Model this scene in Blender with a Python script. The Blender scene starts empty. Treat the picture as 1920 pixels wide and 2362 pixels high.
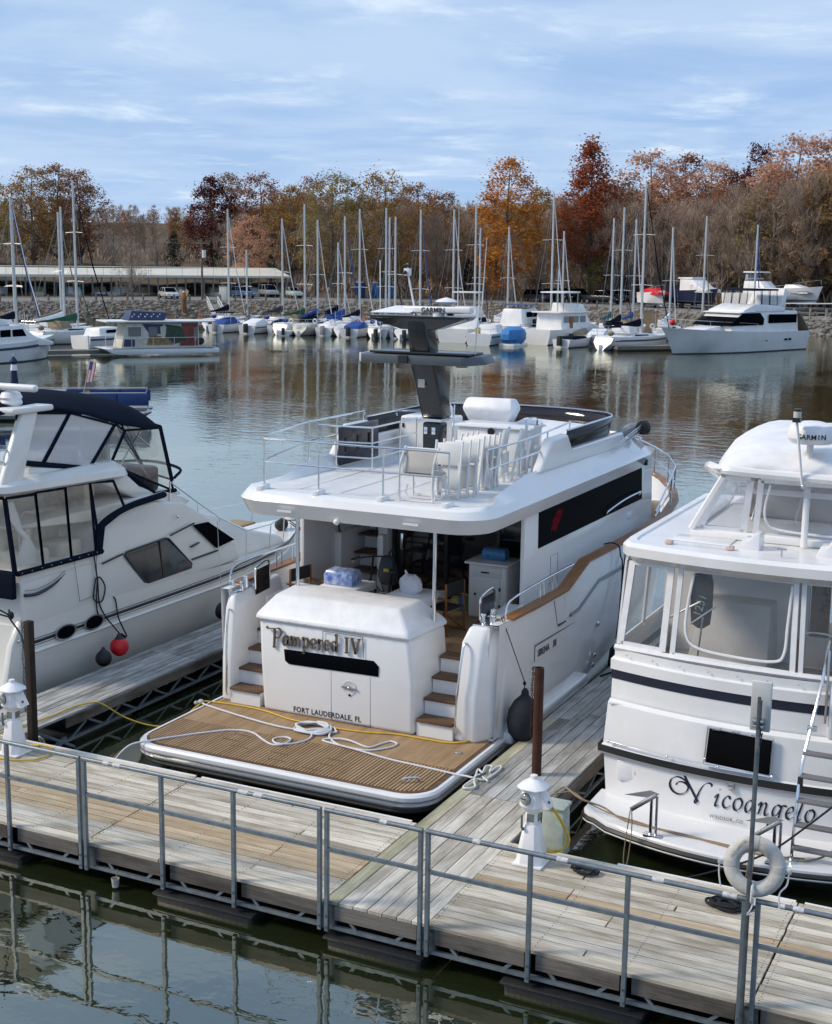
import bpy, bmesh, math, random
import numpy as np
from mathutils import Vector, Matrix
random.seed(7)
SC = bpy.context.scene
COL = SC.collection
R_ = math.radians
# ---------------------------------------------------------------- camera
cam_d = bpy.data.cameras.new('camera'); cam = bpy.data.objects.new('camera', cam_d); COL.objects.link(cam)
SC.camera = cam
_p, _r, _y = R_(10.4015), R_(.7268), R_(-25.9187)
CAM = Vector((0, -12.42936, 7.5947))
_f = Vector((math.sin(_y)*math.cos(_p), math.cos(_y)*math.cos(_p), -math.sin(_p)))
_rt = Vector((math.cos(_y), -math.sin(_y), 0)); _up = _rt.cross(_f)
_R = _rt*math.cos(_r)+_up*math.sin(_r); _U = -_rt*math.sin(_r)+_up*math.cos(_r)
cam.matrix_world = Matrix(((_R.x, _U.x, -_f.x, CAM.x), (_R.y, _U.y, -_f.y, CAM.y), (_R.z, _U.z, -_f.z, CAM.z), (0, 0, 0, 1)))
cam_d.sensor_fit = 'HORIZONTAL'; cam_d.sensor_width = 36; cam_d.lens = 3158.09/1920*36
cam_d.clip_start = .1; cam_d.clip_end = 20000
# ---------------------------------------------------------------- exposure
SC.view_settings.view_transform = 'Standard'; SC.view_settings.look = 'None'
SC.view_settings.exposure = EXPOSURE = 0.98; SC.view_settings.gamma = 1
SC.view_settings.use_white_balance = True; SC.view_settings.white_balance_temperature = 7100; SC.view_settings.white_balance_tint = 10
SC.render.engine = 'CYCLES'; SC.cycles.use_denoising = True
SC.cycles.max_bounces = 8; SC.cycles.transparent_max_bounces = 24; SC.cycles.caustics_reflective = False; SC.cycles.caustics_refractive = False
# ---------------------------------------------------------------- sky: hazy blue behind broken stratocumulus
SUN_EL, SUN_AZ = R_(38), R_(-118)     # azimuth of the sun measured from +Y towards +X
W = bpy.data.worlds.new('World'); SC.world = W; W.use_nodes = True
nt = W.node_tree; nt.nodes.clear()
def _n(t, **k):
    n = nt.nodes.new(t)
    for a, b in k.items(): setattr(n, a, b)
    return n
_l = nt.links.new
sky = _n('ShaderNodeTexSky', sky_type='NISHITA', sun_disc=False, sun_elevation=SUN_EL, sun_rotation=SUN_AZ, air_density=1.0, dust_density=1.2, ozone_density=1.6)
tc = _n('ShaderNodeTexCoord'); sp = _n('ShaderNodeSeparateXYZ'); _l(tc.outputs['Generated'], sp.inputs[0])
mz = _n('ShaderNodeMath', operation='MAXIMUM'); mz.inputs[1].default_value = 0.0; _l(sp.outputs[2], mz.inputs[0])
az = _n('ShaderNodeMath', operation='ADD'); az.inputs[1].default_value = .055; _l(mz.outputs[0], az.inputs[0])
dx = _n('ShaderNodeMath', operation='DIVIDE'); _l(sp.outputs[0], dx.inputs[0]); _l(az.outputs[0], dx.inputs[1])
dy = _n('ShaderNodeMath', operation='DIVIDE'); _l(sp.outputs[1], dy.inputs[0]); _l(az.outputs[0], dy.inputs[1])
cv = _n('ShaderNodeCombineXYZ'); _l(dx.outputs[0], cv.inputs[0]); _l(dy.outputs[0], cv.inputs[1])
def cloudnoise(scale, sx, sy, det, rough, rot=0, off=(0, 0, 0)):
    mp = _n('ShaderNodeMapping'); mp.inputs['Scale'].default_value = (sx, sy, 1); mp.inputs['Rotation'].default_value = (0, 0, rot); mp.inputs['Location'].default_value = off
    _l(cv.outputs[0], mp.inputs[0])
    t = _n('ShaderNodeTexNoise'); t.inputs['Scale'].default_value = scale; t.inputs['Detail'].default_value = det; t.inputs['Roughness'].default_value = rough; t.inputs['Distortion'].default_value = .35
    _l(mp.outputs[0], t.inputs['Vector']); return t
def ramp(src, pts):
    r = _n('ShaderNodeValToRGB'); e = r.color_ramp.elements
    while len(e) < len(pts): e.new(.5)
    for q, (p, v) in zip(e, pts): q.position = p; q.color = (v, v, v, 1)
    r.color_ramp.interpolation = 'EASE'
    _l(src, r.inputs[0]); return r
def mixc(fac, a, b):
    m = _n('ShaderNodeMix', data_type='RGBA')
    for s, v in ((m.inputs['Factor'], fac), (m.inputs['A'], a), (m.inputs['B'], b)):
        if isinstance(v, (int, float)): s.default_value = v
        elif isinstance(v, tuple): s.default_value = (*v, 1)
        else: _l(v, s)
    return m.outputs['Result']
n1 = cloudnoise(.62, 1.15, .95, 9, .58, rot=.45, off=(1.7, 3.1, 0))
n2 = cloudnoise(1.05, 1.2, 1.1, 8, .60, rot=.45, off=(5.2, .4, 0))
n3 = cloudnoise(.22, 1, 1.2, 4, .5, rot=.3, off=(9.2, 4.4, 0))
veil = ramp(n3.outputs['Fac'], ((.30, .75), (.70, 1.0)))
puff = ramp(n1.outputs['Fac'], ((.34, 0.0), (.62, 1.0)))
wisp = ramp(n2.outputs['Fac'], ((.50, 0.0), (.74, .85)))
# a thin grey-blue veil, then brighter broken puffs and wisps; radiances in the sky texture's own scale
hz = ramp(mz.outputs[0], ((0.0, .9), (.10, .45), (.30, .08)))
c0 = mixc(veil.outputs[0], sky.outputs[0], (1.62, 2.85, 5.25))
c0 = mixc(hz.outputs[0], c0, (2.45, 3.75, 5.9))
c1 = mixc(puff.outputs[0], c0, (2.95, 4.1, 6.0))
c2 = mixc(wisp.outputs[0], c1, (4.6, 5.6, 6.9))
bg = _n('ShaderNodeBackground'); bg.inputs['Strength'].default_value = .085; _l(c2, bg.inputs[0])
wo = _n('ShaderNodeOutputWorld'); _l(bg.outputs[0], wo.inputs[0])
# ---------------------------------------------------------------- sun: veiled by cloud
sd = bpy.data.lights.new('sun', 'SUN'); sd.energy = 1.5; sd.angle = R_(14); sd.color = (1, .91, .79)
sun = bpy.data.objects.new('sun', sd); COL.objects.link(sun)
_sv = Vector((math.sin(SUN_AZ)*math.cos(SUN_EL), math.cos(SUN_AZ)*math.cos(SUN_EL), math.sin(SUN_EL)))
sun.rotation_euler = _sv.to_track_quat('Z', 'Y').to_euler(); sun.location = (-30, -30, 40)

# ---------------------------------------------------------------- materials
MATS = {}
def mat(name, col=(.8, .8, .8), rough=.5, metal=0, var=.06, vscale=3., bump=0., bscale=40., spec=.5, coat=0., col2=None, stretch=(1, 1, 1), rvar=.08, rnd=0., trans=0., alpha=1., ior=1.45, sheen=0., space='Object'):
    """Principled surface whose colour, gloss and relief wander a little with noise."""
    if name in MATS: return MATS[name]
    m = bpy.data.materials.new(name); m.use_nodes = True; t = m.node_tree; N = t.nodes; L = t.links.new
    b = N['Principled BSDF']; b.inputs['Metallic'].default_value = metal; b.inputs['Specular IOR Level'].default_value = spec; b.inputs['IOR'].default_value = ior
    b.inputs['Coat Weight'].default_value = coat; b.inputs['Coat Roughness'].default_value = .04; b.inputs['Transmission Weight'].default_value = trans; b.inputs['Alpha'].default_value = alpha
    tcn = N.new('ShaderNodeTexCoord'); mp = N.new('ShaderNodeMapping'); mp.inputs['Scale'].default_value = stretch; L(tcn.outputs[space], mp.inputs[0])
    vec = mp.outputs[0]
    if rnd:
        oi = N.new('ShaderNodeObjectInfo'); sc_ = N.new('ShaderNodeVectorMath'); sc_.operation = 'SCALE'; sc_.inputs[0].default_value = (37, 53, 71); L(oi.outputs['Random'], sc_.inputs['Scale'])
        ad = N.new('ShaderNodeVectorMath'); L(mp.outputs[0], ad.inputs[0]); L(sc_.outputs[0], ad.inputs[1]); vec = ad.outputs[0]
    nz = N.new('ShaderNodeTexNoise'); nz.inputs['Scale'].default_value = vscale; nz.inputs['Detail'].default_value = 6; nz.inputs['Roughness'].default_value = .62; L(vec, nz.inputs['Vector'])
    c2 = col2 if col2 else tuple(max(0, c*(1-var*2.2)) for c in col)
    c1 = col if col2 else tuple(min(1, c*(1+var*.6)) for c in col)
    cr = N.new('ShaderNodeValToRGB'); cr.color_ramp.elements[0].position = .30; cr.color_ramp.elements[1].position = .68
    cr.color_ramp.elements[0].color = (*c2, 1); cr.color_ramp.elements[1].color = (*c1, 1); L(nz.outputs['Fac'], cr.inputs[0])
    out = cr.outputs[0]
    if rnd:
        mr = N.new('ShaderNodeMapRange'); mr.inputs['To Min'].default_value = 1-rnd; mr.inputs['To Max'].default_value = 1+rnd; L(oi.outputs['Random'], mr.inputs['Value'])
        hs = N.new('ShaderNodeHueSaturation'); L(out, hs.inputs['Color']); L(mr.outputs[0], hs.inputs['Value']); out = hs.outputs[0]
    L(out, b.inputs['Base Color'])
    rm = N.new('ShaderNodeMapRange'); rm.inputs['To Min'].default_value = max(0, rough-rvar); rm.inputs['To Max'].default_value = min(1, rough+rvar); L(nz.outputs['Fac'], rm.inputs['Value']); L(rm.outputs[0], b.inputs['Roughness'])
    if bump:
        n2 = N.new('ShaderNodeTexNoise'); n2.inputs['Scale'].default_value = bscale; n2.inputs['Detail'].default_value = 5; L(vec, n2.inputs['Vector'])
        bp = N.new('ShaderNodeBump'); bp.inputs['Strength'].default_value = bump; bp.inputs['Distance'].default_value = .02; L(n2.outputs['Fac'], bp.inputs['Height']); L(bp.outputs[0], b.inputs['Normal'])
    MATS[name] = m; return m
def wood(name, c1, c2, c3, rough=.75, axis=0, grain=1.0, rnd=.12, scl=1.0, bump=.35):
    """Planks: grain drawn out along one local axis, tone and stains differing from board to board."""
    if name in MATS: return MATS[name]
    m = bpy.data.materials.new(name); m.use_nodes = True; t = m.node_tree; N = t.nodes; L = t.links.new; b = N['Principled BSDF']
    tcn = N.new('ShaderNodeTexCoord'); oi = N.new('ShaderNodeObjectInfo')
    geo = N.new('ShaderNodeNewGeometry')
    off = N.new('ShaderNodeVectorMath'); off.operation = 'SCALE'; off.inputs[0].default_value = (91, 57, 33); L(oi.outputs['Random'], off.inputs['Scale'])
    ad = N.new('ShaderNodeVectorMath'); L(geo.outputs['Position'], ad.inputs[0]); L(off.outputs[0], ad.inputs[1])
    def nz(sx, sy, det, ro, dist=0):
        mp = N.new('ShaderNodeMapping'); mp.inputs['Scale'].default_value = (sx, sy, sy) if axis == 0 else (sy, sx, sy); L(ad.outputs[0], mp.inputs[0])
        n = N.new('ShaderNodeTexNoise'); n.inputs['Scale'].default_value = 1; n.inputs['Detail'].default_value = det; n.inputs['Roughness'].default_value = ro; n.inputs['Distortion'].default_value = dist; L(mp.outputs[0], n.inputs['Vector']); return n
    fine = nz(2.2*scl, 70*scl, 6, .65, .6*grain); wide = nz(.7*scl, 9*scl, 4, .6, .3); stain = nz(.9*scl, 2.2*scl, 5, .6)
    def rp(src, pts):
        r = N.new('ShaderNodeValToRGB'); e = r.color_ramp.elements
        while len(e) < len(pts): e.new(.5)
        for q, (p, c) in zip(e, pts): q.position = p; q.color = (*c, 1)
        L(src, r.inputs[0]); return r
    base = rp(wide.outputs['Fac'], ((.3, c2), (.62, c1)))
    gr = rp(fine.outputs['Fac'], ((.34, (.52, .5, .47)), (.56, (1, 1, 1))))
    st = rp(stain.outputs['Fac'], ((.36, tuple(c3)), (.55, (1, 1, 1))))
    def mul(a, bb, f):
        x = N.new('ShaderNodeMix'); x.data_type = 'RGBA'; x.blend_type = 'MULTIPLY'; x.inputs['Factor'].default_value = f; L(a, x.inputs['A']); L(bb, x.inputs['B']); return x.outputs['Result']
    o = mul(mul(base.outputs[0], gr.outputs[0], .75*grain), st.outputs[0], .9)
    mr = N.new('ShaderNodeMapRange'); mr.inputs['To Min'].default_value = 1-rnd; mr.inputs['To Max'].default_value = 1+rnd; L(oi.outputs['Random'], mr.inputs['Value'])
    hs = N.new('ShaderNodeHueSaturation'); L(o, hs.inputs['Color']); L(mr.outputs[0], hs.inputs['Value'])
    L(hs.outputs[0], b.inputs['Base Color']); b.inputs['Roughness'].default_value = rough; b.inputs['Specular IOR Level'].default_value = .3
    bp = N.new('ShaderNodeBump'); bp.inputs['Strength'].default_value = bump; bp.inputs['Distance'].default_value = .01; L(fine.outputs['Fac'], bp.inputs['Height']); L(bp.outputs[0], b.inputs['Normal'])
    MATS[name] = m; return m
def film(name, tint=(.92, .92, .9), clear=.72, rough=.08, var=.25, vs=3.0, diff=(.62, .63, .65)):
    """Thin clear vinyl / glass sheet: mostly see-through, with a glossy wavy skin."""
    if name in MATS: return MATS[name]
    m = bpy.data.materials.new(name); m.use_nodes = True; t = m.node_tree; N = t.nodes; L = t.links.new; N.clear()
    tr = N.new('ShaderNodeBsdfTransparent'); tr.inputs[0].default_value = (*tint, 1)
    gl = N.new('ShaderNodeBsdfGlossy'); gl.inputs['Roughness'].default_value = rough; gl.inputs[0].default_value = (1, 1, 1, 1)
    df = N.new('ShaderNodeBsdfDiffuse'); df.inputs[0].default_value = (*diff, 1)
    tcn = N.new('ShaderNodeTexCoord'); nz = N.new('ShaderNodeTexNoise'); nz.inputs['Scale'].default_value = vs; nz.inputs['Detail'].default_value = 4; nz.inputs['Distortion'].default_value = 1.2; L(tcn.outputs['Object'], nz.inputs['Vector'])
    bp = N.new('ShaderNodeBump'); bp.inputs['Strength'].default_value = var; bp.inputs['Distance'].default_value = .05; L(nz.outputs['Fac'], bp.inputs['Height']); L(bp.outputs[0], gl.inputs['Normal'])
    lw_ = N.new('ShaderNodeLayerWeight'); lw_.inputs['Blend'].default_value = .5; L(bp.outputs[0], lw_.inputs['Normal']); pw = N.new('ShaderNodeMath'); pw.operation = 'POWER'; pw.inputs[1].default_value = 4.5; L(lw_.outputs['Facing'], pw.inputs[0]); fr = N.new('ShaderNodeMapRange'); fr.inputs['To Min'].default_value = .05; fr.inputs['To Max'].default_value = .75; L(pw.outputs[0], fr.inputs['Value'])
    m1 = N.new('ShaderNodeMixShader'); m1.inputs[0].default_value = 1-clear; L(tr.outputs[0], m1.inputs[1]); L(df.outputs[0], m1.inputs[2])
    m2 = N.new('ShaderNodeMixShader'); L(fr.outputs[0], m2.inputs[0]); L(m1.outputs[0], m2.inputs[1]); L(gl.outputs[0], m2.inputs[2])
    o = N.new('ShaderNodeOutputMaterial'); L(m2.outputs[0], o.inputs[0]); MATS[name] = m; return m

GEL = mat('white_gelcoat', (.80, .80, .80), .16, var=.025, vscale=.8, coat=.35, rvar=.06)
GEL2 = mat('ivory_gelcoat', (.74, .73, .69), .22, var=.03, vscale=.7, coat=.25)
GELN = mat('aged_white_gelcoat', (.78, .78, .78), .26, var=.04, vscale=1.2, coat=.15)
NSK = mat('nonskid_deck', (.70, .71, .72), .6, var=.05, vscale=4, bump=.25, bscale=160)
CHROME = mat('polished_stainless', (.74, .75, .77), .14, 1, var=.05)
STEEL = mat('brushed_steel', (.55, .56, .58), .34, 1, var=.1)
GALV = mat('galvanised_steel', (.21, .25, .28), .46, .55, var=.24, vscale=9, bump=.08, col2=(.13, .16, .19))
GALVD = mat('weathered_galvanised_steel', (.13, .155, .175), .55, .45, var=.3, vscale=6)
BLACK = mat('black_rubber', (.012, .012, .014), .55, var=.1)
DGLASS = mat('dark_tinted_glass', (.004, .005, .007), .04, var=.0, spec=.012, rvar=.01, ior=1.2)
BLKPL = mat('black_plastic', (.02, .021, .024), .35, var=.1)
NAVY = mat('navy_canvas', (.006, .011, .024), .85, spec=.08, var=.18, vscale=6, bump=.15, bscale=300)
ROPEW = mat('white_rope', (.72, .73, .76), .85, var=.12, vscale=60, bump=.4, bscale=220)
ROPEK = mat('black_rope', (.012, .014, .02), .8, var=.2, vscale=60, bump=.4, bscale=220)
ROPET = mat('tan_rope', (.34, .25, .16), .85, var=.2, vscale=50, bump=.4, bscale=220)
YEL = mat('yellow_hose', (.66, .43, .045), .45, var=.12, vscale=10)
RUST = mat('rusted_steel', (.085, .028, .015), .8, .2, var=.3, vscale=8, bump=.4, bscale=50, col2=(.035, .014, .009))
DRUST = mat('dark_oxidised_steel', (.032, .02, .014), .75, .2, var=.3, vscale=5, bump=.3, bscale=40, col2=(.012, .010, .009))
PVC = mat('white_moulded_plastic', (.80, .80, .81), .38, var=.04, vscale=5)
CANVW = mat('white_vinyl_cover', (.80, .81, .83), .42, var=.05, vscale=3, bump=.5, bscale=7)
TEAK = wood('teak_decking', (.42, .285, .165), (.32, .21, .118), (.8, .76, .7), .62, axis=1, grain=.55, rnd=.05)
TEAKD = wood('teak_step', (.17, .10, .058), (.11, .062, .036), (.8, .76, .7), .6, axis=0, grain=.6, rnd=.06)
TEAKR = wood('varnished_teak', (.30, .135, .05), (.21, .09, .033), (.85, .8, .75), .4, axis=1, grain=.5, rnd=.05)
PLANK = wood('weathered_dock_plank', (.70, .645, .545), (.50, .455, .38), (.58, .545, .49), axis=0, rnd=.16)
PLANKT = wood('tan_dock_plank', (.59, .47, .325), (.48, .37, .245), (.76, .72, .66), axis=0, rnd=.10)
PLANKY = wood('weathered_pier_plank', (.50, .50, .485), (.30, .30, .288), (.5, .49, .46), axis=1, rnd=.17)
PLANKN = wood('pale_diagonal_plank', (.70, .665, .59), (.47, .44, .385), (.60, .575, .53), axis=1, rnd=.13)
PLANKG = wood('greenish_treated_plank', (.52, .50, .37), (.38, .37, .26), (.7, .7, .62), axis=1, rnd=.06)
FASCIA = wood('weathered_fascia_board', (.19, .175, .155), (.10, .09, .08), (.5, .48, .45), axis=0, rnd=.15)
FASCIAY = wood('weathered_pier_fascia', (.19, .175, .155), (.10, .09, .08), (.45, .43, .4), axis=1, rnd=.15)
WHITE = mat('white_paint', (.8, .8, .8), .4, var=.05)
GREY = mat('grey_paint', (.30, .31, .33), .5, var=.08)
CLEAR = film('clear_vinyl', (.96, .96, .96), .86, .06, .12, 1.6)
CLEARY = film('yellowed_clear_vinyl', (.95, .93, .88), .90, .06, .10, 1.6)
FROST = film('fogged_vinyl', (.9, .9, .92), .28, .2)

# ---------------------------------------------------------------- mesh building
ORG = {}
def link(o, parent=None):
    COL.objects.link(o)
    if parent is not None: o.parent = parent
    return o
def props(o, label=None, cat=None, group=None, kind=None):
    if label: o['label'] = label
    if cat: o['category'] = cat
    if group: o['group'] = group
    if kind: o['kind'] = kind
    return o
def thing(name, label, cat, loc=(0, 0, 0), group=None):
    o = bpy.data.objects.new(name, None); o.empty_display_size = .2; link(o); o.location = loc
    ORG[o] = Vector(loc); return props(o, label, cat, group)
def crom(pts, n=6, closed=False):
    """Catmull-Rom through points."""
    P = [np.array(p, float) for p in pts]; out = []
    m = len(P); rng = range(m if closed else m-1)
    for i in rng:
        p0 = P[(i-1) % m] if (closed or i > 0) else 2*P[0]-P[1]
        p1 = P[i]; p2 = P[(i+1) % m]; p3 = P[(i+2) % m] if (closed or i+2 < m) else 2*P[-1]-P[-2]
        for k in range(n):
            t = k/n
            out.append(.5*((2*p1)+(-p0+p2)*t+(2*p0-5*p1+4*p2-p3)*t*t+(-p0+3*p1-3*p2+p3)*t**3))
    if not closed: out.append(P[-1])
    return out
class MB:
    def __init__(s): s.v = []; s.f = []
    def add(s, vs, fs):
        o = len(s.v); s.v += [tuple(map(float, v)) for v in vs]; s.f += [tuple(i+o for i in f) for f in fs]; return s
    def b(s, x0, x1, y0, y1, z0, z1):
        return s.add([(x0, y0, z0), (x1, y0, z0), (x1, y1, z0), (x0, y1, z0), (x0, y0, z1), (x1, y0, z1), (x1, y1, z1), (x0, y1, z1)],
                     [(0, 3, 2, 1), (4, 5, 6, 7), (0, 1, 5, 4), (1, 2, 6, 5), (2, 3, 7, 6), (3, 0, 4, 7)])
    def bar(s, p, q, w, h, up=(0, 0, 1)):
        p = Vector(p); q = Vector(q); d = (q-p).normalized(); u = Vector(up); sd_ = d.cross(u)
        if sd_.length < 1e-4: sd_ = d.cross(Vector((1, 0, 0)))
        sd_.normalize(); u = sd_.cross(d); vs = []
        for e in (p, q):
            for a, c in ((-1, -1), (1, -1), (1, 1), (-1, 1)): vs.append(e+sd_*a*w/2+u*c*h/2)
        return s.add(vs, [(0, 1, 2, 3), (7, 6, 5, 4), (0, 4, 5, 1), (1, 5, 6, 2), (2, 6, 7, 3), (3, 7, 4, 0)])
    def tube(s, pts, r, n=8, closed=False, cap=True):
        P = [Vector(p) for p in pts]; m = len(P); rs = r if hasattr(r, '__len__') else [r]*m
        vs = []; ref = None
        for i, p in enumerate(P):
            a = P[(i-1) % m] if (closed or i) else P[0]; c = P[(i+1) % m] if (closed or i < m-1) else P[-1]
            d = (c-a)
            if d.length < 1e-9: d = Vector((0, 0, 1))
            d.normalize()
            if ref is None:
                ref = d.cross(Vector((0, 0, 1)))
                if ref.length < .05: ref = d.cross(Vector((1, 0, 0)))
            ref = (ref-d*ref.dot(d))
            if ref.length < 1e-6: ref = d.orthogonal()
            ref.normalize(); o = d.cross(ref)
            for k in range(n):
                t = 2*math.pi*k/n; vs.append(p+(ref*math.cos(t)+o*math.sin(t))*rs[i])
        fs = []
        for i in range(m if closed else m-1):
            j = (i+1) % m
            for k in range(n): fs.append((i*n+k, i*n+(k+1) % n, j*n+(k+1) % n, j*n+k))
        if cap and not closed: fs += [tuple(range(n))[::-1], tuple(range((m-1)*n, m*n))]
        return s.add(vs, fs)
    def cyl(s, p, q, r, r2=None, n=12): return s.tube([p, q], [r, r if r2 is None else r2], n)
    def loft(s, rings, closed=True, cap=True):
        n = len(rings[0]); vs = [v for r in rings for v in r]; fs = []
        for i in range(len(rings)-1):
            for k in range(n if closed else n-1):
                fs.append((i*n+k, i*n+(k+1) % n, (i+1)*n+(k+1) % n, (i+1)*n+k))
        if cap: fs += [tuple(range(n))[::-1], tuple(range((len(rings)-1)*n, len(rings)*n))]
        return s.add(vs, fs)
    def prism(s, poly, vec):
        n = len(poly); v = Vector(vec); a = [Vector(p) for p in poly]
        return s.add(a+[p+v for p in a], [tuple(range(n))[::-1], tuple(range(n, 2*n))]+[(i, (i+1) % n, n+(i+1) % n, n+i) for i in range(n)])
    def lathe(s, prof, c=(0, 0, 0), n=16, ax=(0, 0, 1), sq=1.):
        a = Vector(ax).normalized(); u = a.orthogonal().normalized() if abs(a.z) < .99 else Vector((1, 0, 0)); w = a.cross(u); c = Vector(c)
        rings = [[c+a*z+(u*math.cos(2*math.pi*k/n)+w*math.sin(2*math.pi*k/n)*sq)*max(r, 1e-4) for k in range(n)] for r, z in prof]
        return s.loft(rings)
    def ball(s, c, rx, ry=None, rz=None, n=14, m=8):
        ry = ry or rx; rz = rz or rx; rings = []
        for i in range(m+1):
            t = math.pi*i/m; rr = max(math.sin(t), 1e-3)
            rings.append([(c[0]+rx*rr*math.cos(2*math.pi*k/n), c[1]+ry*rr*math.sin(2*math.pi*k/n), c[2]-rz*math.cos(t)) for k in range(n)])
        return s.loft(rings)
    def q(s, *p): return s.add(p, [tuple(range(len(p)))])
    def sheet(s, poly, t, nrm):
        """a flat panel of thickness t"""
        n = Vector(nrm).normalized()*t; return s.prism(poly, n)
    def grid(s, fn, nu, nv):
        vs = [fn(i/nu, j/nv) for i in range(nu+1) for j in range(nv+1)]
        return s.add(vs, [(i*(nv+1)+j, (i+1)*(nv+1)+j, (i+1)*(nv+1)+j+1, i*(nv+1)+j+1) for i in range(nu) for j in range(nv)])
    def xf(s, M):
        s.v = [tuple(M @ Vector(v)) for v in s.v]; return s
    def build(s, name, m, parent=None, smooth=35, bevel=0., seg=2, solid=0., sub=0, label=None, fix=True):
        me = bpy.data.meshes.new(name)
        org = ORG.get(parent, Vector((0, 0, 0))) if parent is not None else Vector((0, 0, 0))
        me.from_pydata([(v[0]-org.x, v[1]-org.y, v[2]-org.z) for v in s.v], [], s.f)
        if fix:
            bm = bmesh.new(); bm.from_mesh(me); bmesh.ops.recalc_face_normals(bm, faces=bm.faces)
            if bevel:
                bmesh.ops.remove_doubles(bm, verts=bm.verts, dist=1e-5)
                es = [e for e in bm.edges if len(e.link_faces) == 2 and e.calc_face_angle(0) > R_(28)]
                bmesh.ops.bevel(bm, geom=es, offset=bevel, segments=seg, affect='EDGES', profile=.5, clamp_overlap=True)
            bm.to_mesh(me); bm.free()
        me.materials.append(m)
        if smooth:
            me.polygons.foreach_set('use_smooth', [True]*len(me.polygons)); me.set_sharp_from_angle(angle=R_(smooth))
        o = bpy.data.objects.new(name, me); link(o, parent); ORG[o] = org
        if solid: md = o.modifiers.new('solid', 'SOLIDIFY'); md.thickness = solid; md.offset = 0
        if sub: md = o.modifiers.new('sub', 'SUBSURF'); md.levels = md.render_levels = sub
        if label: o['label'] = label
        return o
def one(name, mb, m, label, cat, group=None, kind=None, **k):
    o = mb.build(name, m, None, **k); return props(o, label, cat, group, kind)
def copy_tree(o, parent=None):
    c = o.copy(); COL.objects.link(c); c.parent = parent
    for ch in list(o.children): copy_tree(ch, c)
    return c
_DG = None
def text_mesh(s, size, extr=.004, offset=0., shear=0., spacing=1., align='LEFT'):
    cu = bpy.data.curves.new('lettering', 'FONT'); cu.body = s; cu.size = size; cu.extrude = extr; cu.offset = offset; cu.shear = shear; cu.space_character = spacing; cu.align_x = align; cu.resolution_u = 3
    o = bpy.data.objects.new('lettering', cu); COL.objects.link(o); dg = bpy.context.evaluated_depsgraph_get()
    me = bpy.data.meshes.new_from_object(o.evaluated_get(dg)); bpy.data.objects.remove(o); bpy.data.curves.remove(cu)
    return me
def text(s, size, org, xd, yd, m, parent, name='lettering', extr=.004, offset=0., shear=0., spacing=1., align='LEFT', sx=1.):
    """flat lettering laid on a surface: org, reading direction, up direction"""
    me = text_mesh(s, size, extr, offset, shear, spacing, align); me.name = name
    xd = Vector(xd).normalized(); yd = Vector(yd); yd = (yd-xd*yd.dot(xd)).normalized(); zd = xd.cross(yd); o_ = Vector(org)
    base = ORG.get(parent, Vector((0, 0, 0))) if parent is not None else Vector((0, 0, 0))
    for v in me.vertices: v.co = o_+xd*v.co.x*sx+yd*v.co.y+zd*v.co.z-base
    me.materials.clear(); me.materials.append(m); o = bpy.data.objects.new(name, me); link(o, parent); ORG[o] = base; return o
def nib(mb, strokes, org, xd, yd, scale, w, ang, thick=.004, n=5, rnd=0.):
    """pen lettering: each stroke is swept with a broad nib held at a fixed angle (rnd adds a round pen)"""
    xd = Vector(xd).normalized(); yd = Vector(yd).normalized(); zd = xd.cross(yd); o_ = Vector(org)
    for st in strokes:
        P = crom([(p[0], p[1], 0) for p in st], n); m = len(P); vs = []; fs = []
        for i, p in enumerate(P):
            a = P[max(0, i-1)]; c = P[min(m-1, i+1)]; d = np.array(c)-np.array(a); L_ = math.hypot(d[0], d[1]) or 1; nx, ny = -d[1]/L_, d[0]/L_
            k = abs(nx*math.cos(ang)+ny*math.sin(ang))*w+rnd
            for sgn in (-1, 1):
                base = o_+xd*(p[0]+sgn*nx*k/2)*scale+yd*(p[1]+sgn*ny*k/2)*scale
                vs += [base, base+zd*thick]
        for i in range(m-1):
            a, b = i*4, i*4+4
            fs += [(a+1, a+3, b+3, b+1), (a, b, b+2, a+2), (a, a+1, b+1, b), (a+2, b+2, b+3, a+3)]
        fs += [(0, 2, 3, 1), ((m-1)*4, (m-1)*4+1, (m-1)*4+3, (m-1)*4+2)]
        mb.add(vs, fs)
    return mb
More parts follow.
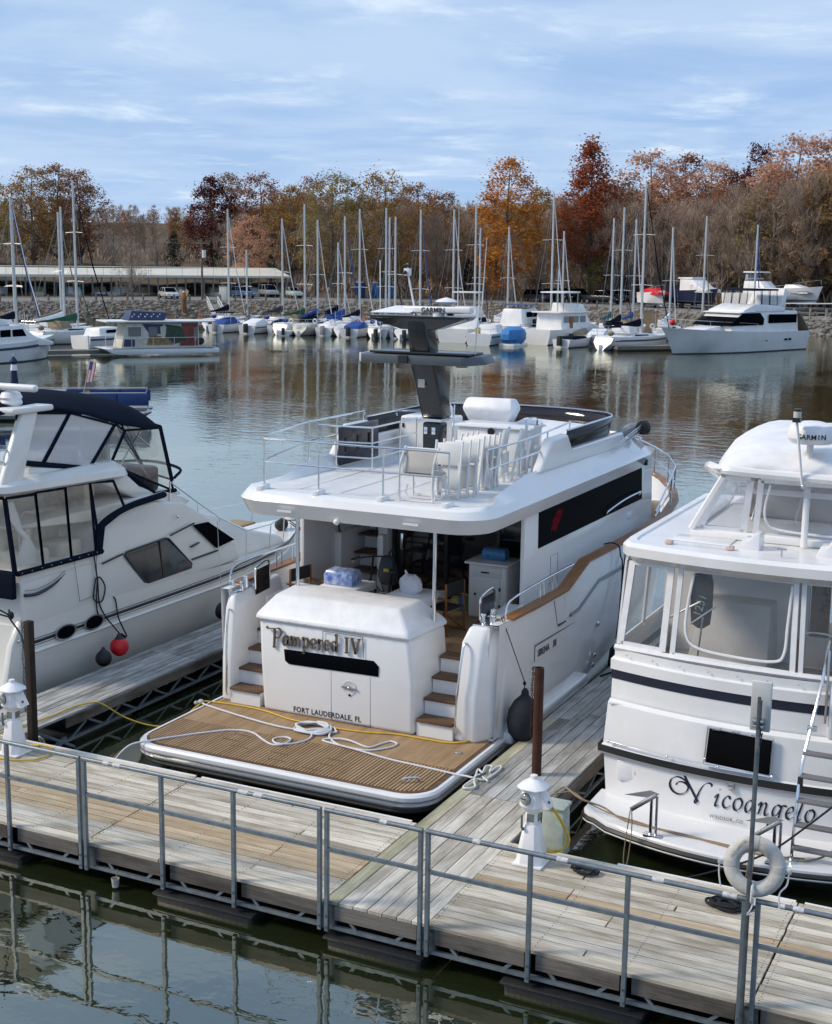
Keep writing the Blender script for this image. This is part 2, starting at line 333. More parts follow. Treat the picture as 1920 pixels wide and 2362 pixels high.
# ================================================================ water
def water_mat():
    m = bpy.data.materials.new('lake_water'); m.use_nodes = True; t = m.node_tree; N = t.nodes; L = t.links.new; N.clear()
    geo = N.new('ShaderNodeNewGeometry')
    def nz(sc, st, det, off=0):
        mp = N.new('ShaderNodeMapping'); mp.inputs['Scale'].default_value = st; mp.inputs['Rotation'].default_value = (0, 0, R_(26)); mp.inputs['Location'].default_value = (off, off, 0); L(geo.outputs['Position'], mp.inputs[0])
        n = N.new('ShaderNodeTexNoise'); n.inputs['Scale'].default_value = sc; n.inputs['Detail'].default_value = det; n.inputs['Roughness'].default_value = .5; n.inputs['Distortion'].default_value = .6; L(mp.outputs[0], n.inputs['Vector']); return n
    a = nz(1.1, (1, 1.6, 1), 3); b = nz(4.2, (1, 1.5, 1), 2, 7); c = nz(.16, (1, .6, 1), 2, 3)
    # breeze patches: ripples stronger here, slack there
    pr = N.new('ShaderNodeMapRange'); pr.inputs['From Min'].default_value = .36; pr.inputs['From Max'].default_value = .64; pr.inputs['To Min'].default_value = .35; pr.inputs['To Max'].default_value = 1.25; L(c.outputs['Fac'], pr.inputs['Value'])
    # the slips between the docks are sheltered; the open basin beyond carries a light ripple
    sy = N.new('ShaderNodeSeparateXYZ'); L(geo.outputs['Position'], sy.inputs[0])
    sh = N.new('ShaderNodeMapRange'); sh.inputs['From Min'].default_value = 10; sh.inputs['From Max'].default_value = 60; sh.inputs['To Min'].default_value = .35; sh.inputs['To Max'].default_value = 1.; L(sy.outputs[1], sh.inputs['Value'])
    st = N.new('ShaderNodeMath'); st.operation = 'MULTIPLY'; L(pr.outputs[0], st.inputs[0]); L(sh.outputs[0], st.inputs[1])
    s2 = N.new('ShaderNodeMath'); s2.operation = 'MULTIPLY'; s2.inputs[1].default_value = .17; L(st.outputs[0], s2.inputs[0])
    b1 = N.new('ShaderNodeBump'); b1.inputs['Distance'].default_value = .10; L(a.outputs['Fac'], b1.inputs['Height']); L(s2.outputs[0], b1.inputs['Strength'])
    b2 = N.new('ShaderNodeBump'); b2.inputs['Distance'].default_value = .022; L(b.outputs['Fac'], b2.inputs['Height']); L(s2.outputs[0], b2.inputs['Strength']); L(b1.outputs[0], b2.inputs['Normal'])
    df = N.new('ShaderNodeBsdfDiffuse'); df.inputs[0].default_value = (.016, .022, .009, 1)
    gl = N.new('ShaderNodeBsdfGlossy'); gl.inputs['Roughness'].default_value = .015; gl.inputs[0].default_value = (.96, .96, .86, 1); L(b2.outputs[0], gl.inputs['Normal'])
    lw_ = N.new('ShaderNodeLayerWeight'); lw_.inputs['Blend'].default_value = .5; L(b2.outputs[0], lw_.inputs['Normal']); pw = N.new('ShaderNodeMath'); pw.operation = 'POWER'; pw.inputs[1].default_value = 1.75; L(lw_.outputs['Facing'], pw.inputs[0]); fr = N.new('ShaderNodeMapRange'); fr.inputs['To Min'].default_value = .06; fr.inputs['To Max'].default_value = .92; L(pw.outputs[0], fr.inputs['Value'])
    mx = N.new('ShaderNodeMixShader'); L(fr.outputs[0], mx.inputs[0]); L(df.outputs[0], mx.inputs[1]); L(gl.outputs[0], mx.inputs[2])
    o = N.new('ShaderNodeOutputMaterial'); L(mx.outputs[0], o.inputs[0]); return m
w = MB(); w.q((-900, -200, 0), (700, -200, 0), (700, 700, 0), (-900, 700, 0)); wo_ = w.build('water', water_mat(), smooth=0); props(wo_, kind='structure')
# ================================================================ land round the basin, laid out by bearing and range from the harbour office balcony
CREST = [(-120, 120, 2.), (-90, 135, 2.), (-60, 160, 2.), (-42.8, 174, 2.), (-37.7, 180, 2.), (-34.6, 184, 2.), (-28.9, 186, 2.), (-23.5, 187, 2.), (-20, 183, 1.9), (-16.4, 176.5, 1.8), (-13, 162, 1.65), (-9.3, 162.5, 1.6), (0, 165, 1.6), (15, 150, 1.7), (40, 130, 1.8)]
_ca, _cd, _cz = (np.array([c[i] for c in CREST], float) for i in range(3))
def crest(a): return float(np.interp(a, _ca, _cd)), float(np.interp(a, _ca, _cz))
def polar(a, d): return CAM.x+d*math.sin(R_(a)), CAM.y+d*math.cos(R_(a))
PROFO = [(-9, -3.0), (-5, -.25), (-2.4, 1.0), (0, 0), (2.5, .05), (9, .15), (20, .3), (34, 1.4), (55, 3.6), (90, 7.0), (150, 11.), (260, 16.), (700, 20), (4000, 20)]
def ground_z(a, off):
    zc = crest(a)[1]
    xs = [p[0] for p in PROFO]; zs = [-3., -.25, zc*.55]+[zc+p[1] for p in PROFO[3:]]
    return float(np.interp(off, xs, zs))
g = MB(); angs = np.arange(-120, 40.1, 1.6); rows = []
offs = [p[0] for p in PROFO]
for a in angs:
    d0, zc = crest(a); rows.append([(*polar(a, d0+o), ground_z(a, o)+(.25*math.sin(a*1.7+o*.13) if o > 25 else 0)) for o in offs])
g.loft(rows, closed=False, cap=False)
GRD = mat('leaf_strewn_ground', (.13, .088, .055), .95, var=.3, vscale=.25, bump=.5, bscale=3, col2=(.07, .052, .032))
go = g.build('ground', GRD, smooth=60); props(go, kind='structure')
rd = MB(); rrows = []
for a in np.arange(-75, 12.1, 1.2):
    d0, zc = crest(a); w0, w1 = (2.8, 12.5) if a < -20 else (2.8, 12.5+min(1, (a+20)/5)*12)
    rrows.append([(*polar(a, d0+o), ground_z(a, o)+.03) for o in np.linspace(w0, w1, 6)])
rd.loft(rrows, closed=False, cap=False)
rdo = rd.build('shore_road', mat('worn_asphalt', (.21, .205, .195), .9, var=.14, vscale=.4, bump=.2, bscale=6), smooth=0); props(rdo, kind='structure')
# rip-rap bank
RK = mat('riprap_stone', (.27, .245, .21), .9, var=.3, vscale=.8, bump=.4, bscale=6, col2=(.12, .105, .09))
rng = random.Random(3); rk = MB()
_ico = [(0, 0, 1), (.9, 0, .3), (.25, .85, .35), (-.75, .5, .3), (-.7, -.55, .35), (.3, -.85, .3), (.6, .5, -.5), (-.3, .8, -.5), (-.9, -.05, -.5), (-.2, -.8, -.5), (.7, -.45, -.5)]
_icf = [(0, 1, 2), (0, 2, 3), (0, 3, 4), (0, 4, 5), (0, 5, 1), (1, 6, 2), (2, 7, 3), (3, 8, 4), (4, 9, 5), (5, 10, 1), (2, 6, 7), (3, 7, 8), (4, 8, 9), (5, 9, 10), (1, 10, 6)]
for i in range(5200):
    a = rng.uniform(-56, 4); o = rng.uniform(-5.6, .8); d0, zc = crest(a); x, y = polar(a, d0+o); z = ground_z(a, o); s = rng.uniform(.16, .42)*(1.25 if a > -16 else 1)
    ang = rng.random()*6.3; c, sn = math.cos(ang), math.sin(ang); sx, sy_, sz = s*rng.uniform(.8, 1.4), s*rng.uniform(.7, 1.2), s*rng.uniform(.5, .9)
    rk.add([(x+(px*sx*c-py*sy_*sn)*rng.uniform(.85, 1.1), y+(px*sx*sn+py*sy_*c), z+pz*sz) for px, py, pz in _ico], _icf)
rko = rk.build('riprap', RK, smooth=0, fix=False); props(rko, 'loose grey and tan stones covering the sloping shore bank', 'rocks', kind='stuff')
# ================================================================ trees
BARK = mat('grey_bark', (.20, .175, .15), .95, var=.25, vscale=3)
TWIG = mat('bare_twigs', (.44, .325, .24), .95, var=.25, vscale=.12, col2=(.30, .22, .165), space='Object')
def leafmat(n, c1, c2, sc=.35):
    m = mat(n, c1, .85, var=.2, vscale=sc, col2=c2); t = m.node_tree; b = t.nodes['Principled BSDF']; b.inputs['Specular IOR Level'].default_value = .15
    tl = t.nodes.new('ShaderNodeBsdfTranslucent'); mx_ = t.nodes.new('ShaderNodeMixShader'); mx_.inputs[0].default_value = .42; src = b.inputs['Base Color'].links[0].from_socket
    t.links.new(src, tl.inputs[0]); o_ = t.nodes['Material Output']; t.links.new(b.outputs[0], mx_.inputs[1]); t.links.new(tl.outputs[0], mx_.inputs[2]); t.links.new(mx_.outputs[0], o_.inputs[0])
    return m
def egg(kind):
    """crown radius (share of height) against height share for a few habits"""
    T = {'round': ((.10, .05), (.22, .20), (.45, .30), (.70, .27), (.88, .16), (1.0, .02)), 'tall': ((.08, .06), (.25, .17), (.5, .22), (.72, .18), (.9, .09), (1.0, .01)), 'cone': ((.22, .10), (.34, .24), (.5, .23), (.7, .15), (.88, .07), (1.0, .01)), 'broad': ((.12, .08), (.30, .26), (.55, .36), (.78, .33), (.93, .20), (1.0, .05)), 'vase': ((.25, .05), (.42, .17), (.66, .26), (.85, .24), (.96, .13), (1.0, .04))}[kind]
    xs = [p[0] for p in T]; rs_ = [p[1] for p in T]; return (lambda f: float(np.interp(f, xs, rs_))), xs[0]
def clumps(rs, h, kind, n, fill=.55):
    fn, z0 = egg(kind); out = []; lob = [(rs.random()*6.28, rs.uniform(.5, 1.0), rs.uniform(1.5, 4)) for _ in range(3)]
    while len(out) < n:
        f = z0+(1-z0)*rs.random()**.85; a = rs.random()*6.283; wob = 1+.16*sum(k*math.sin(a*w+p+f*5) for p, k, w in lob)/1.5; r = fn(f)*h*wob
        if rs.random() > .25+.75*fn(f)/.3: continue
        q = rs.random()**fill; out.append((Vector((math.cos(a)*r*q, math.sin(a)*r*q, f*h)), r*q))
    return out
def limbs(mb, rs, h, cl, every=1):
    n = 6; tp = [Vector((.02*h*math.sin(i*1.3)*(i/n)*rs.uniform(.3, 1), .02*h*math.cos(i*1.7)*(i/n)*rs.uniform(.3, 1), h*.94*i/n)) for i in range(n+1)]; mb.tube(tp, [h*.017*(1-.93*i/n)+.01 for i in range(n+1)], 6, cap=False)
    def on(z): f = min(.999, max(0, z/(h*.94)))*n; i = int(f); return tp[i].lerp(tp[i+1], f-i)
    for c, r in cl[::every]:
        p = on(max(h*.08, c.z-r*rs.uniform(.5, 1.0)-.04*h)); m = p.lerp(c, .55)+Vector((0, 0, -.02*h)); w = .0045*h*(1-c.z/h*.7); mb.tube([p, m, c], [w, w*.6, .012], 3, cap=False)
def proto_bare(seed, h=14., n=60, per=22, kind='vase'):
    rs = random.Random(seed); cl = clumps(rs, h, kind, n, .45); t = MB(); limbs(t, rs, h, cl); tw = MB(); vs = []; fs = []
    for c, r in cl:
        out = Vector((c.x, c.y, h*.25)).normalized()
        for _ in range(per):
            d = (out+Vector((rs.gauss(0, .55), rs.gauss(0, .55), rs.gauss(.35, .45)))).normalized(); p = c+Vector((rs.gauss(0, .3), rs.gauss(0, .3), rs.gauss(0, .4))); L = h*rs.uniform(.05, .12); s_ = d.cross(Vector((rs.gauss(0, 1), rs.gauss(0, 1), rs.gauss(0, 1)))).normalized()*.021; k = len(vs); vs += [p-s_, p+s_, p+d*L+s_*2*rs.uniform(-1, 1)]; fs.append((k, k+1, k+2))
    tw.add(vs, fs); return t, tw
def proto_leaf(seed, h=14., n=70, per=16, size=.5, kind='round', rad=.85, bare=.0):
    rs = random.Random(seed); cl = clumps(rs, h, kind, n, .42); t = MB(); limbs(t, rs, h, cl, 2); lf = MB(); vs = []; fs = []
    for c, r in cl:
        k_ = per if rs.random() > bare*(c.z/h)**3 else per//4; rr = rad*rs.uniform(.7, 1.25)
        for _ in range(int(k_*rs.uniform(.7, 1.3))):
            p = c+Vector((rs.gauss(0, rr*.55), rs.gauss(0, rr*.55), rs.gauss(0, rr*.42))); u = Vector((rs.gauss(0, 1), rs.gauss(0, 1), rs.gauss(0, .6))).normalized(); v = u.cross(Vector((rs.gauss(0, .5), rs.gauss(0, .5), 1))).normalized(); s_ = size*rs.uniform(.5, 1.2); k = len(vs)
            vs += [p-u*s_*.55, p+v*s_*.45, p+u*s_*.55+v*.1*s_, p-v*s_*.42]; fs.append((k, k+1, k+2, k+3))
    lf.add(vs, fs); return t, lf
BARE = [proto_bare(100+i, 14, 66, 40, ('vase', 'tall', 'round', 'vase', 'broad')[i]) for i in range(5)]
LEAF = [proto_leaf(200+i, 14, 84, 18, .46, ('round', 'tall', 'broad', 'round')[i]) for i in range(4)]
FTOP = [(-44.2, 13.6), (-42.6, 13.9), (-41.3, 14.6), (-40.5, 14.9), (-39.4, 13.9), (-39.0, 12.4), (-37.6, 12.3), (-35.6, 12.4), (-34.8, 13.4), (-33.1, 14.5), (-32.1, 15.1), (-30.7, 15.2), (-29.3, 15.2), (-27.1, 15.2), (-25.7, 15.6), (-24.3, 15.2), (-23.4, 15.3), (-21.3, 15.4), (-20.1, 16.0), (-17.5, 16.6), (-16.6, 16.9), (-15.4, 16.8), (-13.3, 17.4), (-12.2, 18.), (-11.2, 19.6), (-9.7, 20.2), (-8.0, 20.1)]
_fa = np.array([p[0] for p in FTOP]); _fz = np.array([p[1] for p in FTOP])
def top_at(a, d): return 7.6+(float(np.interp(a, _fa, _fz))-7.6)*d/185
class Mass:
    def __init__(s): s.v = []; s.f = []; s.n = 0
    def put(s, mb, x, y, z, rot, sx, sz):
        if not hasattr(mb, 'np'): mb.np = np.array(mb.v); mb.fl = mb.f
        c, sn = math.cos(rot), math.sin(rot); P = mb.np
        s.v.append(np.stack([x+(P[:, 0]*c-P[:, 1]*sn)*sx, y+(P[:, 0]*sn+P[:, 1]*c)*sx, z+P[:, 2]*sz], 1)); n = s.n
        s.f += [tuple(i+n for i in f) for f in mb.fl]; s.n += len(P)
    def build(s, name, m, parent=None):
        me = bpy.data.meshes.new(name); me.from_pydata(np.concatenate(s.v).tolist(), [], s.f); me.materials.append(m); o = bpy.data.objects.new(name, me); link(o, parent); return o
rng = random.Random(11); MW, MT, MBR, MRU, MOL = Mass(), Mass(), Mass(), Mass(), Mass()
WOODC = [MW, MT]
nf = 0
while nf < 560:
    a = rng.uniform(-50, -2); off = 15+150*rng.random()**1.35
    if -43.5 < a < -31.5 and off < 62: continue
    d0, zc = crest(a); d = d0+off+(18 if a < -20 else 8); x, y = polar(a, d); z = ground_z(a, d-d0)-.2
    tt = top_at(a, d)*rng.uniform(.90, 1.04) if off > 40 else top_at(a, d)*rng.uniform(.66, .98); h = min(21, max(6.5, tt-z)); nf += 1
    sx = h/14*rng.uniform(.85, 1.15); rot = rng.random()*6.28
    r = rng.random(); lim = .52 if a > -32 else .36
    if r < lim:
        t, tw = rng.choice(BARE); MW.put(t, x, y, z, rot, sx, h/14); MT.put(tw, x, y, z, rot, sx, h/14)
    else:
        t, lf = rng.choice(LEAF); MW.put(t, x, y, z, rot, sx, h/14); (MBR if r < lim+(1-lim)*.5 else (MRU if r < lim+(1-lim)*.78 else MOL)).put(lf, x, y, z, rot, sx, h/14)
LBR = leafmat('brown_leaves', (0.373, 0.214, 0.110), (0.214, 0.127, 0.069)); LRU = leafmat('rust_leaves', (0.400, 0.172, 0.086), (0.228, 0.097, 0.052)); LOL = leafmat('olive_leaves', (0.359, 0.276, 0.117), (0.214, 0.166, 0.069))
fw = MW.build('forest_trunks', BARK); props(fw, 'grey trunks and limbs of the autumn wood behind the marina', 'forest', kind='stuff')
for m_, nme, mt_, lb in ((MT, 'forest_twigs', TWIG, 'haze of leafless brown twigs in the wood'), (MBR, 'forest_brown_foliage', LBR, 'brown withered leaves in the wood'), (MRU, 'forest_rust_foliage', LRU, 'rust coloured leaves in the wood'), (MOL, 'forest_olive_foliage', LOL, 'olive green fading leaves in the wood')):
    props(m_.build(nme, mt_), lb, 'forest', kind='stuff')
# understorey brush along the edge of the wood
br = MB(); rs = random.Random(5); vs = []; fs = []
for i in range(9000):
    a = rs.uniform(-31, -3) if rs.random() < .8 else rs.uniform(-50, -31); d0, zc = crest(a); off = rs.uniform(24, 40) if a > -31 else rs.uniform(66, 80)
    if a > -20: off -= 0
    x, y = polar(a, d0+off); z = ground_z(a, off); hh = rs.uniform(.5, 2.6); u = Vector((rs.gauss(0, .4), rs.gauss(0, .4), 1)).normalized()*hh; s_ = Vector((rs.gauss(0, 1), rs.gauss(0, 1), 0)).normalized()*.05; p = Vector((x, y, z)); k = len(vs)
    vs += [p-s_, p+s_, p+u*.6+s_*2.2, p+u*.6-s_*2.2, p+u]; fs += [(k, k+1, k+2, k+3), (k+3, k+2, k+4)]
br.add(vs, fs); props(br.build('undergrowth', TWIG, smooth=0, fix=False), 'brown scrub and dry grass at the foot of the wood', 'undergrowth', kind='stuff')
# ---- single trees that stand out
def tree(name, label, a, d, h, wood_mb, crown_mb, cm, group=None, sx=1., rot=0., hz=14., part='crown'):
    d0, zc = crest(a); x, y = polar(a, d); z = ground_z(a, d-d0)-.15
    root = thing(name, label, 'tree', (x, y, z), group); s = h/hz
    for nm, mb, m in (('trunk', wood_mb, BARK), (part, crown_mb, cm)):
        key = id(mb)
        if key not in _TM:
            me = bpy.data.meshes.new(nm); me.from_pydata(mb.v, [], mb.f); _TM[key] = me
        me = _TM[key]
        if not me.materials: me.materials.append(m)
        elif me.materials[0] != m: me = me.copy(); me.materials[0] = m
        o = bpy.data.objects.new(nm, me); link(o, root)
    root.scale = (s*sx, s*sx, s); root.rotation_euler = (0, 0, rot); return root
_TM = {}
LOR = leafmat('orange_leaves', (0.690, 0.310, 0.062), (0.414, 0.172, 0.039)); LRD = leafmat('red_brown_leaves', (0.455, 0.145, 0.069), (0.262, 0.077, 0.041)); LDR = leafmat('dark_maroon_leaves', (0.172, 0.050, 0.044), (0.097, 0.030, 0.028)); LPK = leafmat('pinkish_tan_leaves', (0.718, 0.428, 0.290), (0.469, 0.269, 0.179)); LGO = leafmat('golden_brown_leaves', (0.442, 0.269, 0.094), (0.248, 0.152, 0.058)); LEV = leafmat('evergreen_needles', (0.022, 0.036, 0.018), (0.012, 0.020, 0.010)); LYG = leafmat('yellow_green_leaves', (0.442, 0.373, 0.103), (0.262, 0.221, 0.066))
P1 = proto_leaf(301, 18, 210, 56, .30, 'tall', .95, .30); tree('orange_oak', 'tall orange autumn tree standing behind the sailboat masts', -22.3, 197, 19.8, *P1, LOR, hz=18, sx=1.2)
P2 = proto_leaf(302, 18, 220, 60, .30, 'cone', .85, .12); tree('red_oak', 'tall red-brown tree with a pointed crown above the wood', -18.95, 204, 22.6, *P2, LRD, hz=18, sx=1.08)
P3 = proto_leaf(303, 16, 200, 46, .30, 'broad', .90, .45); tree('olive_oak', 'broad olive-brown tree behind the blue portable toilets', -29.5, 200, 17.8, *P3, LOL, hz=16, sx=.95); tree('olive_oak', 'broad olive-brown tree with thin greyish crown tips beside its twin', -27.35, 202, 18.2, *P3, LGO, hz=16, rot=2.2, sx=.95)
P4 = proto_leaf(304, 14, 170, 56, .30, 'round', .80); tree('maroon_tree', 'round dark maroon tree at the end of the covered dock', -34.4, 236, 15.4, *P4, LDR, hz=14, sx=1.05)
P5 = proto_leaf(305, 16, 170, 46, .30, 'round', .85, .28)
for i, (a, d, h, c, rot, lb) in enumerate(((-10.9, 196, 22.6, LPK, 0, 'tall pinkish-tan tree over the boats stored ashore'), (-9.4, 194, 22.4, LPK, 2, 'tall pale pink tree at the right end of the wood'), (-9.9, 188, 17.5, LGO, 4, 'golden-brown tree in front of the pink trees'), (-12.4, 205, 21.2, LDR, 1, 'slim dark red-tipped tree beside the tall pink one'), (-16.6, 215, 21.4, LPK, 3, 'pinkish tree above the wood left of the stored boats'), (-15.2, 222, 20.2, LRU, 5, 'reddish tree low over the wood by the stored boats'), (-41.4, 232, 16.4, LGO, .5, 'golden-brown tree rising behind the covered dock roof'), (-40.4, 236, 16.9, LBR, 2.5, 'brown tree rising behind the covered dock roof'), (-39.6, 240, 16.0, LRU, 4.2, 'rust tree rising behind the covered dock roof'), (-43.2, 236, 15.2, LYG, 1.1, 'yellow-green tree behind the far end of the covered dock'), (-32.4, 238, 16.9, LRU, 3.3, 'rust-red tree between the maroon tree and the olive ones'), (-31.2, 228, 15.6, LGO, 5.1, 'golden tree left of the olive-brown pair'), (-32.9, 216, 11.5, LPK, .3, 'small salmon-pink tree behind the parked cars'), (-33.6, 244, 16.6, LBR, 1.9, 'brown tree just right of the maroon tree'), (-30.3, 236, 16.6, LRU, .9, 'rust tree directly left of the olive-brown pair'), (-26.0, 222, 16.6, LRU, 2.9, 'rust tree directly right of the olive-brown pair'), (-24.9, 214, 15.6, LBR, 4.4, 'brown tree left of the orange tree'), (-21.0, 212, 16.4, LGO, 1.4, 'golden-brown tree between the orange and the red trees'), (-17.7, 212, 17.2, LBR, 3.7, 'brown tree directly right of the red tree'), (-14.2, 214, 18.8, LPK, 5.6, 'pinkish tree behind the fishing cruiser ashore'), (-8.3, 190, 21.6, LGO, .2, 'golden tree at the very right end of the wood'), (-13.3, 206, 17.6, LRU, 1.2, 'rust tree behind the stored runabout'))):
    tree('autumn_tree', lb, a, d, h, *P5, c, hz=16, rot=rot, sx=.72 if c is LDR else 1.12)
P6 = proto_leaf(306, 9, 90, 26, .26, 'cone', .5)
for i, (a, d, h, lb) in enumerate(((-35.9, 226, 7.6, 'dark green cedar behind the covered dock beside the bare tree'), (-34.1, 222, 6.4, 'low dark cedar near the utility pole'), (-32.0, 216, 5.4, 'short dark cedar behind the small white car'), (-23.9, 205, 6.0, 'dark evergreen bush under the orange tree'))): tree('cedar_tree', lb, a, d, h, *P6, LEV, hz=9, rot=i*1.7, sx=.95)
tree('golden_shrub', 'yellow-green shrub at the edge of the wood', -18.7, 200, 7.2, *P6, LYG, hz=9, rot=2)
rng = random.Random(21)
spots = [(-30.2, 206), (-28.4, 208), (-26.4, 206), (-25.2, 204), (-24.4, 210), (-21.0, 202), (-20.2, 206), (-17.9, 200), (-17.2, 198), (-16.0, 197), (-15.1, 195), (-14.3, 193), (-13.6, 190), (-12.9, 188), (-11.7, 186), (-10.3, 185), (-8.8, 186), (-33.6, 222), (-36.6, 228), (-38.3, 234), (-37.4, 240), (-13.2, 196), (-14.8, 202)]
for i, (a, d) in enumerate(spots):
    hh = (top_at(a, d)-ground_z(a, d-crest(a)[0]))*rng.uniform(.78, .98); tree('bare_tree', 'leafless grey-brown tree standing at the edge of the autumn wood', a, d, min(19, max(8, hh)), *BARE[i % 5], TWIG, 'leafless trees along the edge of the wood', rot=rng.random()*6, sx=rng.uniform(.9, 1.15), part='twigs')
pb = proto_bare(401, 9, 60, 30, 'broad'); tree('bare_tree', 'squat leafless tree with spreading limbs in front of the covered dock', -37.6, 184.5, 7.6, *pb, TWIG, hz=9, sx=1.05, part='twigs')
tree('bare_tree', 'dark leafless tree in front of the orange tree', -22.05, 193, 9.5, *BARE[2], TWIG, sx=.8, part='twigs')
# ================================================================ floating dock, finger piers, railings
DK = .505
def unit_plank():
    m = MB().b(-.5, .5, -.5, .5, -.5, .5); me = bpy.data.meshes.new('plank'); me.from_pydata(m.v, [], m.f)
    return me
_PK = {}
def plank(parent, x0, x1, y0, y1, z1, th, m, name='plank', dz=0.):
    if m.name not in _PK:
        me = unit_plank(); bm = bmesh.new(); bm.from_mesh(me); bmesh.ops.recalc_face_normals(bm, faces=bm.faces); bm.to_mesh(me); bm.free(); me.materials.append(m); _PK[m.name] = me
    o = bpy.data.objects.new(name, _PK[m.name]); link(o, parent); og = ORG[parent]
    o.location = ((x0+x1)/2-og.x, (y0+y1)/2-og.y, z1-th/2+dz-og.z); o.scale = (x1-x0, y1-y0, th); return o
rp = random.Random(4)
dock = thing('main_dock', 'long weathered timber walkway of the floating dock behind the steel railing', 'dock', (-8, 1.2, .3))
secs = [(-16.2, -14.32, ()), (-14.31, -10.575, (4, 5, 6, 7, 8)), (-10.565, -7.17, (4, 5, 6, 7)), (-5.905, -2.375, (9, 10)), (-2.365, 1.6, (8, 9, 10))]
NR = 17; PW = (2.48-.06)/NR
for si, (xa, xb, tan) in enumerate(secs):
    for r_ in range(NR):
        y0 = .06+r_*PW; m_ = PLANKT if r_ in tan and rp.random() < .85 else PLANK
        if rp.random() < .4 and xb-xa > 2.5:
            xm = xa+(xb-xa)*rp.choice((.33, .5, .66)); parts_ = [(xa, xm-.003), (xm+.003, xb)]
        else: parts_ = [(xa, xb)]
        for a, b_ in parts_: plank(dock, a+rp.uniform(0, .012), b_-rp.uniform(0, .012), y0+.006, y0+PW-.007, DK, .038, m_, dz=rp.uniform(-.004, .003))
fas = [(-16.2, -14.3), (-14.29, -11.8), (-11.62, -10.66), (-10.38, -9.40), (-9.27, -8.39), (-8.26, -7.25), (-7.02, -6.0), (-5.78, -4.74), (-4.61, -3.70), (-3.57, -2.52), (-2.27, -.9), (-.88, 1.6)]
for a, b_ in fas: plank(dock, a, b_, .055, .095, DK-.042, .165, FASCIA, 'fascia_board')
plank(dock, -14.9, -7.2, 2.45, 2.485, DK-.045, .16, FASCIA, 'fascia_board'); plank(dock, -5.88, 1.6, 2.45, 2.485, DK-.045, .16, FASCIA, 'fascia_board')
for a, b_ in ((-14.9, -10.6), (-10.5, -7.25), (-4.5, -2.4), (-2.3, 1.6)): plank(dock, a, b_, 2.47, 2.50, DK+.012, .012, WHITE, 'edge_strip')
# nails along the joists
nl = MB()
for jx in (-13.3, -12.3, -11.4, -10.62, -10.52, -9.4, -8.35, -7.24, -5.84, -4.66, -3.66, -2.43, -2.31, -1.2, 0):
    for r_ in range(NR):
        for k in (.3, .72): nl.cyl((jx+rp.uniform(-.01, .01), .06+(r_+k)*PW, DK+.0005), (jx, .06+(r_+k)*PW, DK+.003), .006, n=5)
nl.build('nail_heads', mat('rusty_nail', (.11, .065, .04), .7, .5), dock, smooth=0)['kind'] = 'stuff'
# steel truss under the front edge
bays = [(-14.3, -11.7), (-11.7, -10.62), (-10.42, -9.34), (-9.34, -8.33), (-8.33, -7.22), (-7.05, -5.97), (-5.81, -4.68), (-4.68, -3.64), (-3.64, -2.48), (-2.31, -1.0), (-1., .4)]
for a, b_ in bays:
    t = MB(); t.bar((a, .075, .20), (b_, .075, .20), .04, .045); t.build('truss_chord', GALV, dock, smooth=0)
    for s0, s1 in ((a+.12, a+.30), (b_-.10, b_-.30)):
        t = MB(); t.bar((s1, .08, .205), (s0+(s0-s1)*-.35, .08, .33), .035, .02, up=(0, 1, 0)); t.build('truss_brace', GALV, dock, smooth=0)
for jx in (-10.52, -7.14, -5.89, -2.4):
    t = MB().b(jx-.10, jx+.10, .1, .16, .15, .45); t.build('hinge_plate', GALVD, dock, smooth=0)
fl_m = mat('black_float_drum', (.013, .014, .016), .5, var=.25, vscale=3, bump=.3, bscale=20)
for a, b_ in ((-12.6, -11.55), (-9.45, -8.1), (-7.1, -5.93), (-4.95, -3.45), (-1.9, -.4)):
    for y0 in (.0, 1.5):
        t = MB().b(a, b_, y0, y0+.9, -.22, .10); t.build('float', fl_m, dock, bevel=.05, seg=3)
        t = MB().b(a-.03, b_+.03, y0-.03, y0+.93, .085, .12); t.build('float_rim', fl_m, dock, bevel=.012)
t = MB()
for i in range(9): y_ = .4+i*.24; t.b(-14.3, -7.2, y_-.02, y_+.02, .30, .455); t.b(-5.85, 1.6, y_-.02, y_+.02, .30, .455)
t.build('joists', FASCIA, dock, smooth=0)['kind'] = 'stuff'
# right finger pier, whose boards run on across the walkway
fing = thing('finger_pier', 'weathered plank finger pier between the large yacht and the boat with the black band', 'pier', (-6.5, 6, .3))
FX0, FX1, NF = -7.156, -5.885, 7; FW = (FX1-FX0)/NF
for j in range(NF):
    x0 = FX0+j*FW; cuts = [.06, 3.69, rp.uniform(7.0, 7.6), 11.0, 14.6, 18.2]
    for a, b_ in zip(cuts[:-1], cuts[1:]): plank(fing, x0+.006, x0+FW-.007, a+.004, b_-.005, DK+.004, .038, PLANKG if (j == 0 and a < 3) or (j == 0 and 3 < a < 4) else (PLANKN if a < 1 else PLANKY), dz=rp.uniform(-.003, .003))
for sgn, x0 in ((-1, FX0), (1, FX1)):
    for a, b_ in ((2.5, 7.3), (7.31, 12), (12.01, 18.2)): plank(fing, min(x0, x0+.035*sgn), max(x0, x0+.035*sgn), a, b_, DK-.03, .17, FASCIAY, 'fascia_board')
for x0 in (FX1+.02, FX0-.02):
    t = MB(); t.bar((x0, 2.55, .12), (x0, 18, .12), .04, .045); t.build('truss_chord', GALV, fing, smooth=0)
    for i in range(18):
        y_ = 2.8+i*.84
        for s in (0, 1):
            t = MB(); t.bar((x0, y_+s*.42, .13 if s == 0 else .30), (x0, y_+.42+s*.42, .30 if s == 0 else .13), .03, .02, up=(1, 0, 0)); t.build('truss_brace', GALV, fing, smooth=0)
